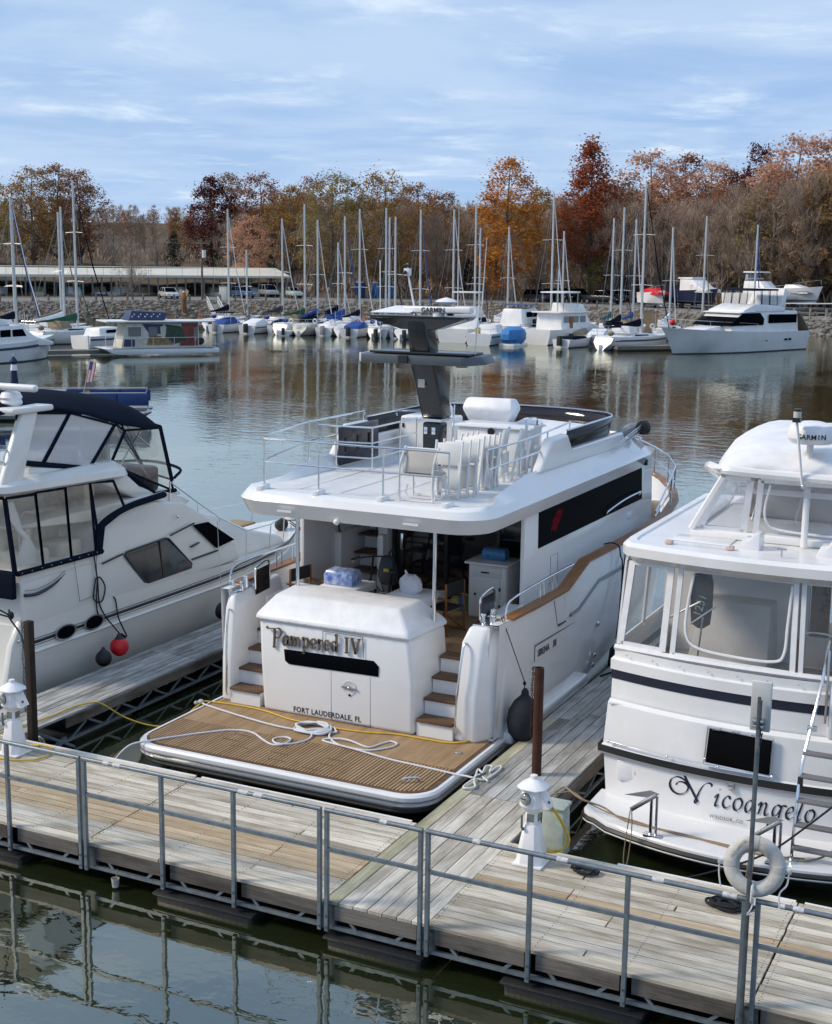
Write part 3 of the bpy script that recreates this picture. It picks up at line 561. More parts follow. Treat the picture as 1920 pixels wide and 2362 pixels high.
for y_ in (4.6, 8.4, 12.5):
    t = MB().b(FX0+.1, FX1-.1, y_, y_+1.5, -.22, .1); t.build('float', fl_m, fing, bevel=.05, seg=3)
# left finger pier
pier = thing('finger_pier', 'grey plank finger pier beside the cruiser with the red ball fender', 'pier', (-14.4, 8, .3))
LX0, LX1, NL_ = -15.0, -13.87, 8; LW = (LX1-LX0)/NL_
for j in range(NL_):
    x0 = LX0+j*LW; cuts = [2.5, 3.62, rp.choice((6.6, 7.2)), 10.8, 14.4, 17.6]
    for a, b_ in zip(cuts[:-1], cuts[1:]): plank(pier, x0+.007, x0+LW-.007, a+.004, b_-.005, DK+.004, .038, PLANKY, dz=rp.uniform(-.006, .005))
for sgn, x0 in ((-1, LX0), (1, LX1)):
    for a, b_ in ((3.62, 7.9), (7.91, 12.6), (12.61, 17.6)): plank(pier, min(x0, x0+.035*sgn), max(x0, x0+.035*sgn), a, b_, DK-.03, .16, FASCIAY, 'fascia_board')
t = MB(); t.bar((LX1, 3.6, .10), (LX1, 17.4, .10), .045, .045); t.build('truss_chord', GALV, pier, smooth=0)
for i in range(16):
    y_ = 3.75+i*.86
    for s in (0, 1):
        t = MB(); t.bar((LX1, y_+s*.43, .11 if s == 0 else .30), (LX1, y_+.37+s*.43, .30 if s == 0 else .11), .035, .022, up=(1, 0, 0)); t.build('truss_brace', GALV, pier, smooth=0)
for y_ in (3.9, 8.2, 12.6):
    t = MB().b(LX0+.1, LX1-.06, y_, y_+1.5, -.22, .12); t.build('float', fl_m, pier, bevel=.05, seg=3)
br_ = MB(); br_.bar((-13.45, 2.5, .15), (-13.87, 3.6, .15), .06, .07); br_.build('corner_brace', GALV, pier, smooth=0)
br_ = MB(); br_.bar((-13.6, 2.75, .48), (-13.5, 2.95, -.1), .16, .03); br_.build('corner_brace', mat('bleached_board', (.4, .39, .36), .8, var=.2, vscale=8), pier, smooth=0)
br_ = MB(); br_.bar((-13.86, 3.0, .42), (-13.55, 3.45, .12), .05, .03); br_.build('corner_brace', GALV, pier, smooth=0)
# ---- railings
TAPE = mat('white_tape', (.62, .63, .65), .5, var=.2, vscale=30)
def railing(label, xs, tapes, ends=(True, True)):
    rt = thing('railing', label, 'railing', ((xs[0]+xs[-1])/2, 0, .17), 'galvanised railing panels along the walkway edge')
    for i, x in enumerate(xs):
        t = MB().b(x-.024, x+.024, -.02, .028, .175, 1.60); p = t.build('post', GALV, rt, bevel=.004, seg=1)
        for zz in (.225, .36): MB().cyl((x, -.028, zz), (x, -.018, zz), .014, n=6).build('bolt', GALVD, p, smooth=0)
    x0, x1 = xs[0], xs[-1]; ln = [(x0-.022, 0, 1.612), (x1+.022, 0, 1.612)]
    MB().cyl(ln[0], ln[1], .027, n=12).build('top_rail', GALV, rt)
    for a, b_ in zip(xs[:-1], xs[1:]): MB().b(a+.024, b_-.024, -.014, .022, 1.135, 1.175).build('mid_rail', GALV, rt, smooth=0)
    for tx, tl in tapes: MB().cyl((tx-tl/2, 0, 1.612), (tx+tl/2, 0, 1.612), .0295, n=12).build('tape_wrap', TAPE, rt)
    return rt
railing('railing panel beside the pedestal with the yellow hose', [-16.3, -14.6, -13.1, -11.70, -10.563], [(-12.6, .1)])
railing('long railing panel in front of the yacht swim platform', [-10.48, -9.336, -8.326, -7.183], [(-10.13, .09), (-9.97, .11), (-8.18, .13), (-7.98, .11)])
railing('short railing panel across the end of the diagonal boards', [-7.091, -5.935], [(-6.38, .09)])
railing('railing panel in front of the white pedestal and black ropes', [-5.848, -4.678, -3.637, -2.475], [(-5.28, .09), (-4.33, .12), (-3.33, .12), (-2.62, .14)])
railing('railing panel to the right of the life ring', [-2.349, -1.2, -.05, 1.1], [(-2.12, .05), (-1.97, .10)])
# ---- pilings
def chain(parent, x, y, z0, z1, m, s=.028):
    n = int((z1-z0)/(s*1.35)); t = MB()
    for i in range(n):
        z = z1-i*s*1.35; a = math.pi/2*(i % 2)+.5; c = Vector((x+.006*math.sin(i*.7), y, z)); u = Vector((math.cos(a), math.sin(a), 0))
        t.tube([c+u*math.cos(k*math.pi/4)*s*.5+Vector((0, 0, math.sin(k*math.pi/4)*s*.95)) for k in range(8)], .0055, 4, closed=True)
    return t.build('chain', m, parent, smooth=60)
pr_ = thing('mooring_piling', 'rust-red steel pipe piling with a chain on the plank finger pier', 'piling', (-6.42, 4.76, .3))
t = MB(); ring_o = lambda r, z, n=18: [(-6.42+r*math.cos(2*math.pi*k/n), 4.76+r*math.sin(2*math.pi*k/n), z) for k in range(n)]
t.loft([ring_o(.068, -.3), ring_o(.068, 2.07), ring_o(.056, 2.072), ring_o(.056, 1.6)], cap=False); t.build('pipe', RUST, pr_)
chain(pr_, -6.51, 4.74, 1.0, 2.05, RUST); MB().tube([(-6.51, 4.74, 2.05), (-6.49, 4.74, 2.085), (-6.46, 4.75, 2.06)], .008, 5).build('hook', RUST, pr_)
pl_ = thing('mooring_piling', 'dark square steel piling with a chain beside the grey finger pier', 'piling', (-13.66, 2.66, .2))
t = MB().b(-13.72, -13.61, 2.60, 2.72, -.3, 2.30); t.build('pipe', DRUST, pl_, bevel=.01); MB().b(-13.78, -13.55, 2.54, 2.78, .14, .18).build('foot_collar', GALVD, pl_, bevel=.01)
chain(pl_, -13.76, 2.62, .85, 2.28, GALVD, .026)
# ---- power pedestals shaped like little lighthouses
def oct_ring(hw, z, cx, cy, cut=.62, n=8):
    c = hw*cut; P = [(hw, -c), (hw, c), (c, hw), (-c, hw), (-hw, c), (-hw, -c), (-c, -hw), (c, -hw)]
    return [(cx+a, cy+b_, z) for a, b_ in P]
SHADE = mat('smoked_lens', (.16, .19, .18), .2, var=.1)
def pedestal(label, cx, cy, side):
    pd = thing('power_pedestal', label, 'pedestal', (cx, cy, DK)); z0 = DK+.004; O = lambda hw, z, c=.55: oct_ring(hw, z0+z, cx, cy, c)
    MB().b(cx-.185, cx+.185, cy-.185, cy+.185, z0, z0+.03).build('base_plate', PVC, pd, bevel=.008)
    t = MB(); t.loft([O(.168, .03), O(.150, .17)]); t.build('skirt', PVC, pd, smooth=20, bevel=.004)
    t = MB(); t.loft([O(.150, .175), O(.094, .50)]); t.build('tower', PVC, pd, smooth=20, bevel=.004)
    t = MB(); t.loft([O(.082, .50), O(.078, .66)]); nk = t.build('neck', PVC, pd, smooth=20, bevel=.004)
    t = MB(); t.b(cx+.074, cx+.082, cy-.045, cy+.045, z0+.54, z0+.64); t.b(cx-.045, cx+.045, cy-.082, cy-.074, z0+.54, z0+.64); t.build('light_lens', SHADE, nk, smooth=0)
    t = MB(); t.loft([O(.085, .655), O(.150, .74), O(.128, .84), O(.118, .95)]); hd = t.build('head', PVC, pd, smooth=20, bevel=.004)
    t = MB(); t.loft([O(.124, .945), O(.128, .965)]); t.build('seal', mat('dark_red_seal', (.07, .035, .035), .6), pd, smooth=20)
    t = MB(); t.loft([O(.178, .96), O(.178, .972), O(.052, 1.06), O(.05, 1.062)]); t.build('roof', PVC, pd, smooth=20, bevel=.003)
    t = MB(); t.loft([O(.040, 1.055), O(.040, 1.105)]); t.build('finial', PVC, pd, smooth=20, bevel=.006)
    mx, my = -.30*side, -.95; nn = Vector((mx, my, .05)).normalized(); c0 = Vector((cx, cy, z0+.835))+nn*.105
    me_ = MB(); me_.lathe([(.078, 0), (.078, .03), (.074, .034)], c0, 20, nn); mo = me_.build('meter', PVC, pd)
    me_ = MB(); me_.lathe([(.068, .03), (.070, .05), (.060, .075), (.04, .088), (.0, .09)], c0, 20, nn); me_.build('meter_glass', mat('meter_glass', (.36, .37, .36), .08, .3, var=.25, vscale=14, coat=1.), mo)
    tt = MB(); tt.lathe([(.0735, .034), (.0735, .046), (.066, .046), (.066, .034)], c0, 20, nn); tt.build('meter_ring', BLKPL, mo)
    xd_ = nn.cross(Vector((0, 0, 1))).normalized()*-1; MB().bar(c0+nn*.091-xd_*.03+Vector((0, 0, .012)), c0+nn*.091+xd_*.03+Vector((0, 0, .012)), .004, .012).build('display', BLKPL, mo, smooth=0)
    # hinged outlet hood on the slip side
    s = 1
    t = MB(); a = [(cx+s*.112, cy-.085, z0+.93), (cx+s*.112, cy+.085, z0+.93), (cx+s*.225, cy+.085, z0+.735), (cx+s*.225, cy-.085, z0+.735)]; t.sheet(a, .012, (s*.86, 0, .5)); t.build('outlet_hood', PVC, pd, bevel=.003)
    t = MB(); t.prism([(cx+s*.115, cy-.083, z0+.925), (cx+s*.222, cy-.083, z0+.735), (cx+s*.125, cy-.083, z0+.72)], (0, .008, 0)); t.prism([(cx+s*.115, cy+.075, z0+.925), (cx+s*.222, cy+.075, z0+.735), (cx+s*.125, cy+.075, z0+.72)], (0, .008, 0)); t.build('hood_cheek', PVC, pd, smooth=0)
    c1 = Vector((cx+s*.196, cy-.02, z0+.80)); MB().lathe([(.020, 0), (.020, .003), (.013, .003), (.013, 0)], c1+Vector((s*.86, 0, .5))*.013, 12, (s*.86, 0, .5)).build('round_sticker', mat('red_print', (.35, .06, .06), .5), pd)
    t = MB().b(cx-.105, cx-.085, cy-.125, cy-.105, z0+.46, z0+.62); t.b(cx-.09, cx-.06, cy-.135, cy-.115, z0+.44, z0+.475); t.build('hasp', GALVD, pd, smooth=0)
    t = MB().b(cx+.146, cx+.157, cy-.05, cy+.05, z0+.06, z0+.16); t.build('access_panel', mat('beige_panel', (.6, .58, .5), .5), pd, smooth=0)
    MB().cyl((cx+.156, cy, z0+.11), (cx+.162, cy, z0+.11), .015, n=8).build('latch', BLKPL, pd)
    return pd
pedestal('white lighthouse-shaped power pedestal beside the rust-red piling', -5.44, 2.06, 1)
pedestal('white lighthouse-shaped power pedestal beside the dark square piling', -13.44, 2.02, 1)
# pale green cabinet behind the right pedestal
jb = thing('junction_cabinet', 'pale green plastic cabinet standing behind the white pedestal', 'cabinet', (-5.36, 2.62, .4))
GRN = mat('pale_green_plastic', (.40, .46, .40), .55, var=.14, vscale=6)
MB().loft([[(-5.50, 2.50, .42), (-5.20, 2.50, .42), (-5.20, 2.76, .42), (-5.50, 2.76, .42)], [(-5.49, 2.52, 1.03), (-5.22, 2.52, 1.03), (-5.22, 2.76, 1.03), (-5.49, 2.76, 1.03)]]).build('cabinet_body', GRN, jb, bevel=.015)
MB().loft([[(-5.51, 2.49, 1.03), (-5.20, 2.49, 1.03), (-5.20, 2.78, 1.03), (-5.51, 2.78, 1.03)], [(-5.51, 2.49, 1.06), (-5.20, 2.49, 1.06), (-5.20, 2.78, 1.075), (-5.51, 2.78, 1.075)]]).build('lid', GRN, jb, bevel=.012)
# shore-power leads from the pedestal
t = MB()
for o in (0, .022): t.tube(crom([(-5.26+o, 2.08, 1.30-.02), (-5.20+o, 2.14, 1.17), (-5.12+o, 2.22, .98), (-5.09+o*2, 2.28, .80), (-5.12+o, 2.30, .67), (-5.20, 2.28, .60+o), (-5.30, 2.22, .60+o), (-5.34, 2.16, .66+o)], 6), .0105, 6)
one('power_lead', t, YEL, 'yellow electric lead looping from the white pedestal to the green cabinet', 'cable')
# ---- signal pole with panel aerial and life ring
sp_ = thing('signal_pole', 'thin grey steel pole with a flat white aerial panel behind the life ring', 'pole', (-2.43, -.05, .2))
MB().b(-2.455, -2.415, -.075, -.035, .2, 3.62).build('post', GALVD, sp_, bevel=.006)
MB().b(-2.53, -2.345, .00, .045, 3.30, 3.78).build('aerial_panel', mat('aged_white_panel', (.56, .58, .57), .5, var=.1), sp_, bevel=.008)
for zz in (3.42, 3.37): MB().b(-2.50, -2.39, -.085, .01, zz-.013, zz+.013).build('clamp', STEEL, sp_, bevel=.004)
MB().tube(crom([(-2.43, -.08, 3.55), (-2.42, -.085, 3.4), (-2.40, -.07, 3.25), (-2.42, -.06, 3.18), (-2.40, -.03, 3.3)], 5), .006, 5).build('aerial_cable', BLACK, sp_)
MB().b(-2.452, -2.42, -.09, -.075, 3.36, 3.66).build('aerial_bracket', GALVD, sp_, bevel=.003)
lr = thing('life_ring', 'weathered white life ring hung on the railing beside the thin pole', 'life ring', (-2.42, .0, 1.66))
lc = Vector((-2.41, .03, 1.945)); nn = Vector((.10, -.95, .22)).normalized(); ux = nn.cross(Vector((0, 0, 1))).normalized()*-1; uy = nn.cross(ux)*-1
if uy.z < 0: uy = -uy
rings = []
for k in range(40):
    t_ = 2*math.pi*k/40; d_ = ux*math.cos(t_)+uy*math.sin(t_); rings.append([lc+d_*(.218+.075*math.cos(s*2*math.pi/12))+nn*.048*math.sin(s*2*math.pi/12) for s in range(12)])
rings.append(rings[0]); t = MB(); t.loft(rings, cap=False); t.build('ring', mat('weathered_ring_foam', (.60, .59, .56), .75, var=.22, vscale=8, bump=.25, bscale=40, col2=(.40, .385, .35)), lr)
for a_ in (0, 90, 180, 270):
    t = MB(); pts = []
    for w_ in (-.07, .07):
        t_ = R_(a_)+w_*1.6; d_ = ux*math.cos(t_)+uy*math.sin(t_); pts.append([lc+d_*(.218+.079*math.cos(s*2*math.pi/12))+nn*.052*math.sin(s*2*math.pi/12) for s in range(12)])
    t.loft(pts, cap=False); t.build('strap', mat('grey_strap', (.5, .5, .47), .7, var=.15), lr)
for sg in (-1, 1): MB().bar(lc+ux*sg*.285, lc+ux*sg*.345, .03, .05).build('becket', TAPE, lr, bevel=.004)
MB().tube(crom([lc+ux*-.33, lc+ux*-.325-uy*.12, lc+ux*-.30-uy*.24], 5), .008, 5).build('grab_line', ROPEW, lr); t = MB(); t.tube(crom([lc+ux*.32, lc+ux*.31-uy*.13, lc+ux*.25-uy*.22, lc+ux*.255-uy*.36], 5), .009, 5); t.build('grab_line', ROPEW, lr)
t = MB(); t.tube(crom([lc-uy*.15+nn*.02, lc-uy*.2+nn*.08, lc-uy*.33+nn*.07, lc-uy*.32-nn*.04], 5), .012, 5); t.tube(crom([lc-uy*.32+ux*.02, lc-uy*.40+ux*.0+nn*.05, lc-uy*.46-ux*.03+nn*.04, lc-uy*.44+ux*.03], 5), .007, 5); t.build('lashing', ROPEW, lr)
txt = text('USCG APPROVED', .028, lc+ux*-.215+uy*.06+nn*.052, (ux*.55+uy*.8), (-ux*.8+uy*.55), mat('grey_print', (.25, .25, .25), .7), lr, 'printing', extr=.001)
# ---- loose lines and small things on the dock
def rope(name, label, pts, r, m, n=7, cat='rope', sub=6): return one(name, MB().tube(crom(pts, sub), r, n), m, label, cat, smooth=60)
def tangle(c, rx, ry, n, seed, z=DK+.02, r=.017, rise=.05):
    rs = random.Random(seed); pts = []
    for i in range(n):
        a = i*1.15+rs.uniform(-.25, .25); k = .55+.45*rs.random(); pts.append((c[0]+rx*k*math.cos(a)+.25*rx*math.sin(a*.31), c[1]+ry*k*math.sin(a)+.2*ry*math.cos(a*.23), z+rise*i/n*rs.uniform(.5, 1)))
    return MB().tube(crom(pts, 5), r, 6)
one('dock_line', tangle((-4.78, 2.08), .17, .10, 15, 3), ROPEK, 'small coil of dark blue-black rope beside the white pedestal', 'rope', smooth=60)
one('dock_line', tangle((-3.05, 2.0), .26, .16, 34, 8), ROPEK, 'tangled pile of dark rope on the planks under the life ring', 'rope', smooth=60)
cup = thing('hanging_cup', 'small white cup hung on a cord from the dock truss over the water', 'cup', (-10.07, .03, .03))
MB().lathe([(.040, 0), (.052, .11), (.047, .11), (.036, .01)], (-10.07, .03, .03), 12).build('cup_body', mat('dirty_white_plastic', (.5, .49, .45), .6, var=.2, vscale=20), cup)
MB().tube([(-10.07, .03, .05), (-10.065, .05, .15), (-10.07, .07, .24)], .008, 5).build('cord', ROPET, cup)
# ================================================================ the large white yacht in the middle slip
XC = -9.9
yt = thing('motor_yacht', 'large white flybridge motor yacht with black mast lying stern-to in the middle slip', 'yacht', (XC, 11, 0))
def hull_sides(stations, xc, nz=None):
    """stations: (y, [(half breadth, z) keel..sheer]); full ring around"""
    rings = []
    for y, pr in stations: rings.append([(xc-b, y, z) for b, z in pr[::-1]]+[(xc+b, y, z) for b, z in pr])
    return rings
def st(y, wl, sh, zs, keel=-.6, fl=.12):
    return (y, [(.02, keel), (wl*.86, -.25), (wl, .12), (wl+(sh-wl)*.42, .5+(zs-2)*.1), (wl+(sh-wl)*.72, 1.15), (wl+(sh-wl)*.93, (1.15+zs)/2+.1), (sh, zs)])
S = [st(5.75, 2.36, 2.46, 2.30), st(7, 2.42, 2.54, 2.30), st(8.4, 2.44, 2.57, 2.30), st(9.35, 2.42, 2.59, 2.60), st(11, 2.36, 2.61, 2.58), st(13, 2.16, 2.60, 2.56), st(14.6, 1.86, 2.52, 2.57), st(16, 1.46, 2.30, 2.60), st(17.2, 1.04, 1.93, 2.64), st(18.3, .62, 1.38, 2.68), st(19.1, .32, .82, 2.73), st(19.7, .10, .30, 2.78)]
t = MB(); t.loft(hull_sides(S, XC), closed=False, cap=False)
b0 = hull_sides(S[:1], XC)[0]; t.q(*b0[3:-3]); hull = t.build('hull', GEL, yt, smooth=32)
# bulwark inner face, caprail
inn = []; cap = []
for y, pr in S:
    b, z = pr[-1]; inn.append((y, max(.05, b-.16), z))
def strip(side, off0, off1, dz0, dz1, ys=None, samp=S):
    return [[(XC+side*max(.02, pr[-1][0]+off0), y, pr[-1][1]+dz0), (XC+side*max(.02, pr[-1][0]+off1), y, pr[-1][1]+dz1)] for y, pr in samp]
for side in (-1, 1):
    t = MB(); t.loft(strip(side, -.02, -.15, -.005, -.005), closed=False, cap=False); t.loft(strip(side, -.15, -.17, -.005, -.75), closed=False, cap=False); t.build('bulwark', GEL, yt)
    t = MB(); r = [[(XC+side*max(.015, pr[-1][0]+o), y, pr[-1][1]+z) for o, z in ((.035, -.012), (.035, .028), (-.165, .028), (-.165, -.012))] for y, pr in [st(6.15, 2.38, 2.49, 2.30)]+S[1:]]; t.loft(r); t.build('caprail', TEAKR, yt, smooth=30)
# decks
t = MB(); dk = [(y, pr[-1][0]-.16) for y, pr in S[3:]]
t.loft([[(XC-max(.03, b), y, 1.95), (XC+max(.03, b), y, 1.95)] for y, b in dk], closed=False, cap=False); t.build('side_deck', NSK, yt, smooth=0)
# swim platform
PX0, PX1, PY0, PY1 = -12.36, -7.40, 3.20, 6.1
def rrect(x0, x1, y0, y1, r, n=6, z=0., aft_only=True):
    P = []
    for cx, cy, a0 in ((x1-r, y0+r, -90),): pass
    for k in range(n+1): a = R_(180+90*k/n); P.append((x0+r+r*math.cos(a), y0+r+r*math.sin(a), z))
    for k in range(n+1): a = R_(270+90*k/n); P.append((x1-r+r*math.cos(a), y0+r+r*math.sin(a), z))
    P += [(x1, y1, z), (x0, y1, z)]; return P
t = MB(); t.loft([rrect(PX0+.14, PX1-.14, PY0+.16, PY1, .45, z=.20), rrect(PX0+.05, PX1-.05, PY0+.05, PY1, .5, z=.27), rrect(PX0, PX1, PY0, PY1, .5, z=.33), rrect(PX0, PX1, PY0, PY1, .5, z=.455), rrect(PX0+.03, PX1-.03, PY0+.03, PY1, .48, z=.485)]); pf = t.build('swim_platform', GEL, yt, smooth=40)
t = MB(); t.loft([rrect(PX0+.085, PX1-.085, PY0+.10, PY1, .44, z=.484), rrect(PX0+.085, PX1-.085, PY0+.10, PY1, .44, z=.494)]); t.build('platform_teak_margin', TEAKD, pf, smooth=0)
t = MB(); t.b(PX0+.14, PX1-.14, 4.42, 5.9, .490, .500); t.build('platform_teak', TEAK, pf, smooth=0)
ts = (PX1-PX0-.30)/84
for i in range(84):     # slatted aft panel of the platform
    x0 = PX0+.15+i*ts; inset = max(0, .42-min(x0-PX0-.1, PX1-.1-x0-ts)); y0 = PY0+.15+(.44-math.sqrt(max(0, .44**2-min(.44, inset)**2)) if inset > 0 else 0)
    if i == 0: _sl = bpy.data.meshes.new('slat'); u = MB().b(0, 1, 0, 1, 0, 1); _sl.from_pydata(u.v, [], u.f); _sl.materials.append(TEAK)
    o = bpy.data.objects.new('slat', _sl); link(o, pf); o.location = (x0-XC, y0-11, .494); o.scale = (ts-.020, 4.40-y0, .009)
t = MB()
for q0, q1 in (((PX0, 3.8), None),):
    path = [(PX0-.012, 5.6, .40)]+[(x-(.012 if x < XC else -.012), y-.012, .40) for x, y, z in rrect(PX0, PX1, PY0, PY1, .5)[:-2]]+[(PX1+.012, 5.8, .40)]; t.tube(path, .009, 6)
t.build('platform_rub_rail', MATS['grey_trim'] if 'grey_trim' in MATS else mat('grey_trim', (.17, .18, .19), .3, .5), pf)
t = MB(); path = [(PX0+.05, 5.6, .23)]+[(x+(.06 if x < XC else -.06), y+.07, .235) for x, y, z in rrect(PX0, PX1, PY0, PY1, .5)[:-2]]+[(PX1-.05, 5.8, .23)]; t.tube(path, .034, 6); t.build('platform_fender_strip', BLACK, pf)
GRV = mat('dark_teak_seam', (.06, .038, .02), .8)
for gx, gy in ((-11.0, 3.95), (-10.95, 4.2), (-10.7, 3.75), (-10.2, 4.05), (-10.05, 3.8), (-9.95, 3.55), (-9.2, 3.95), (-9.25, 3.72), (-9.35, 3.48)):
    t = MB().b(gx-.17, gx+.17, gy-.02, gy+.02, .5035, .507); t.build('hinge_slot', TEAK, pf, smooth=0); t = MB().b(gx-.15, gx+.15, gy-.009, gy+.009, .507, .509); t.build('slot_gap', GRV, pf, smooth=0)
MB().tube(crom([(-7.95, 3.62, .50), (-7.95, 3.62, .56), (-7.85, 3.70, .57), (-7.78, 3.76, .56), (-7.78, 3.76, .50)], 4), .016, 6).build('pop_up_cleat', CHROME, pf)
MB().lathe([(.055, 0), (.055, .012), (.045, .02), (0, .02)], (-7.75, 5.05, .50), 14).build('deck_plate', STEEL, pf)
# hull details
for n, (y0, y1, z0, z1) in {'name_plate_recess': (7.02, 8.87, 1.40, 1.66)}.items():
    xx = XC+2.535; t = MB(); t.loft([[(xx-.05, y0, z0+.03), (xx-.05, y1, z0), (xx-.05, y1, z1-.02), (xx-.05, y0, z1+.02)], [(xx+.012, y0, z0+.03), (xx+.012, y1, z0), (xx+.012, y1, z1-.02), (xx+.012, y0, z1+.02)]]); npl = t.build(n, mat('panel_gelcoat', (.72, .73, .72), .3, var=.03), hull)
    t = MB(); t.tube([(xx+.014, y0, z1+.02), (xx+.014, y1, z1-.02)], .012, 5); t.tube([(xx+.014, y0, z0+.03), (xx+.014, y0, z1+.02)], .008, 5); t.build('recess_edge', mat('shadow_gap', (.10, .10, .11), .6), npl)
    text('SIRENA', .155, (xx+.014, y0+.13, z0+.075), (0, 1, -.02), (0, 0, 1), mat('grey_lettering', (.12, .12, .13), .3, .4), npl, 'maker_name', extr=.006, sx=1.02, offset=.003)
    text('58', .155, (xx+.014, y0+.82, z0+.06), (0, 1, -.02), (0, 0, 1), MATS['grey_lettering'], npl, 'model_number', extr=.006, sx=.95, offset=.006)
t = MB(); t.tube([(XC+2.575, 8.55, 1.83), (XC+2.585, 8.95, 1.84), (XC+2.60, 9.95, 2.14), (XC+2.62, 11.6, 2.12), (XC+2.61, 13.5, 2.10)], .028, 6); t.build('styling_rail', mat('grey_trim', (.17, .18, .19), .3, .5), hull)
t = MB(); t.b(XC+2.38, XC+2.62, 6.0, 9.5, .38, .58); t.build('spray_step', GEL, hull, bevel=.05, seg=3)
t = MB().b(XC+2.61, XC+2.64, 6.2, 9.1, .385, .41); t.build('step_strip', STEEL, hull, smooth=0)
for y, z in ((10.05, 1.33), (10.0, .76), (9.95, .6)): MB().lathe([(.05, 0), (.05, .012), (.03, .03), (0, .03)], (XC+2.50+.05*z, y, z), 12, (1, 0, 0)).build('hull_fitting', CHROME, hull)
t = MB(); xx = XC+2.563; t.tube([(xx, 7.8, 2.24), (xx-.01, 8.0, 1.80), (xx-.01, 8.38, 1.77), (xx, 8.27, 2.24)], .006, 4); t.build('boarding_gate_seam', MATS['shadow_gap'], hull)
MB().b(xx-.005, xx+.012, 8.02, 8.36, 1.765, 1.785).build('gate_sill', BLKPL, hull, smooth=0)
# transom garage block
def tr_y(z): return 5.40+.03*(z-.5)
t = MB(); t.loft([[(-11.34, tr_y(.49), .49), (-8.66, tr_y(.49), .49), (-8.60, 6.6, .49), (-11.40, 6.6, .49)], [(-11.40, 5.41, 1.3), (-8.68, 5.41, 1.3), (-8.64, 6.6, 1.3), (-11.42, 6.6, 1.3)], [(-11.44, 5.44, 1.98), (-8.78, 5.44, 1.98), (-8.70, 6.6, 1.98), (-11.44, 6.6, 1.98)]]); tb = t.build('transom', GEL, yt, bevel=.07, seg=3)
t = MB(); t.loft([[(-11.47, 5.40, 1.96), (-8.75, 5.40, 1.96), (-8.66, 6.62, 1.96), (-11.47, 6.62, 1.96)], [(-11.49, 5.39, 2.05), (-8.77, 5.39, 2.05), (-8.68, 6.62, 2.05), (-11.49, 6.62, 2.05)], [(-11.30, 5.75, 2.34), (-9.12, 5.78, 2.34), (-9.06, 6.45, 2.36), (-11.30, 6.45, 2.38)]])
cv_ = t.build('transom_cover', CANVW, yt, bevel=.05, seg=3)
t = MB()
for i in range(10): f = i/9; t.ball((-11.42+2.6*f, 5.385, 2.0), .011, n=6, m=4)
t.build('cover_snaps', STEEL, cv_)['kind'] = 'stuff'
wn = [(-10.95, 1.545), (-9.36, 1.575), (-9.27, 1.50), (-9.27, 1.34), (-10.86, 1.315), (-10.93, 1.36)]
t = MB(); t.prism([(x, 5.398, z) for x, z in wn], (0, .05, 0)); t.build('transom_window', DGLASS, tb, bevel=.006)
t = MB(); seam = MATS['shadow_gap']
for a, b_ in (((-10.1, 1.31), (-10.09, .52)), ((-9.41, 1.31), (-9.40, .52)), ((-10.09, .52), (-9.40, .52)), ((-10.25, 1.93), (-10.25, 1.6)), ((-9.55, 1.93), (-9.53, 1.6)), ((-10.25, 1.93), (-9.55, 1.93))):
    o = MB().bar((a[0], tr_y(a[1])-.012 if a[1] < 1.4 else 5.415, a[1]), (b_[0], tr_y(b_[1])-.0 if b_[1] < 1.4 else 5.405, b_[1]), .008, .006); o.build('garage_door_seam', seam, tb, smooth=0)
c0 = (-9.77, 5.402, 1.09); MB().lathe([(.118, .0), (.112, .006), (.10, .002), (0, .001)], c0, 24, (0, -1, 0)).build('latch_dish', mat('dish_gelcoat', (.70, .70, .70), .3), tb)
t = MB(); t.bar((-9.90, 5.385, 1.095), (-9.64, 5.385, 1.085), .02, .022); t.ball((-9.77, 5.385, 1.09), .03); t.build('latch_handle', STEEL, tb); MB().cyl((-9.765, 5.392, .975), (-9.765, 5.405, .975), .022, n=10).build('keyhole', BLKPL, tb)
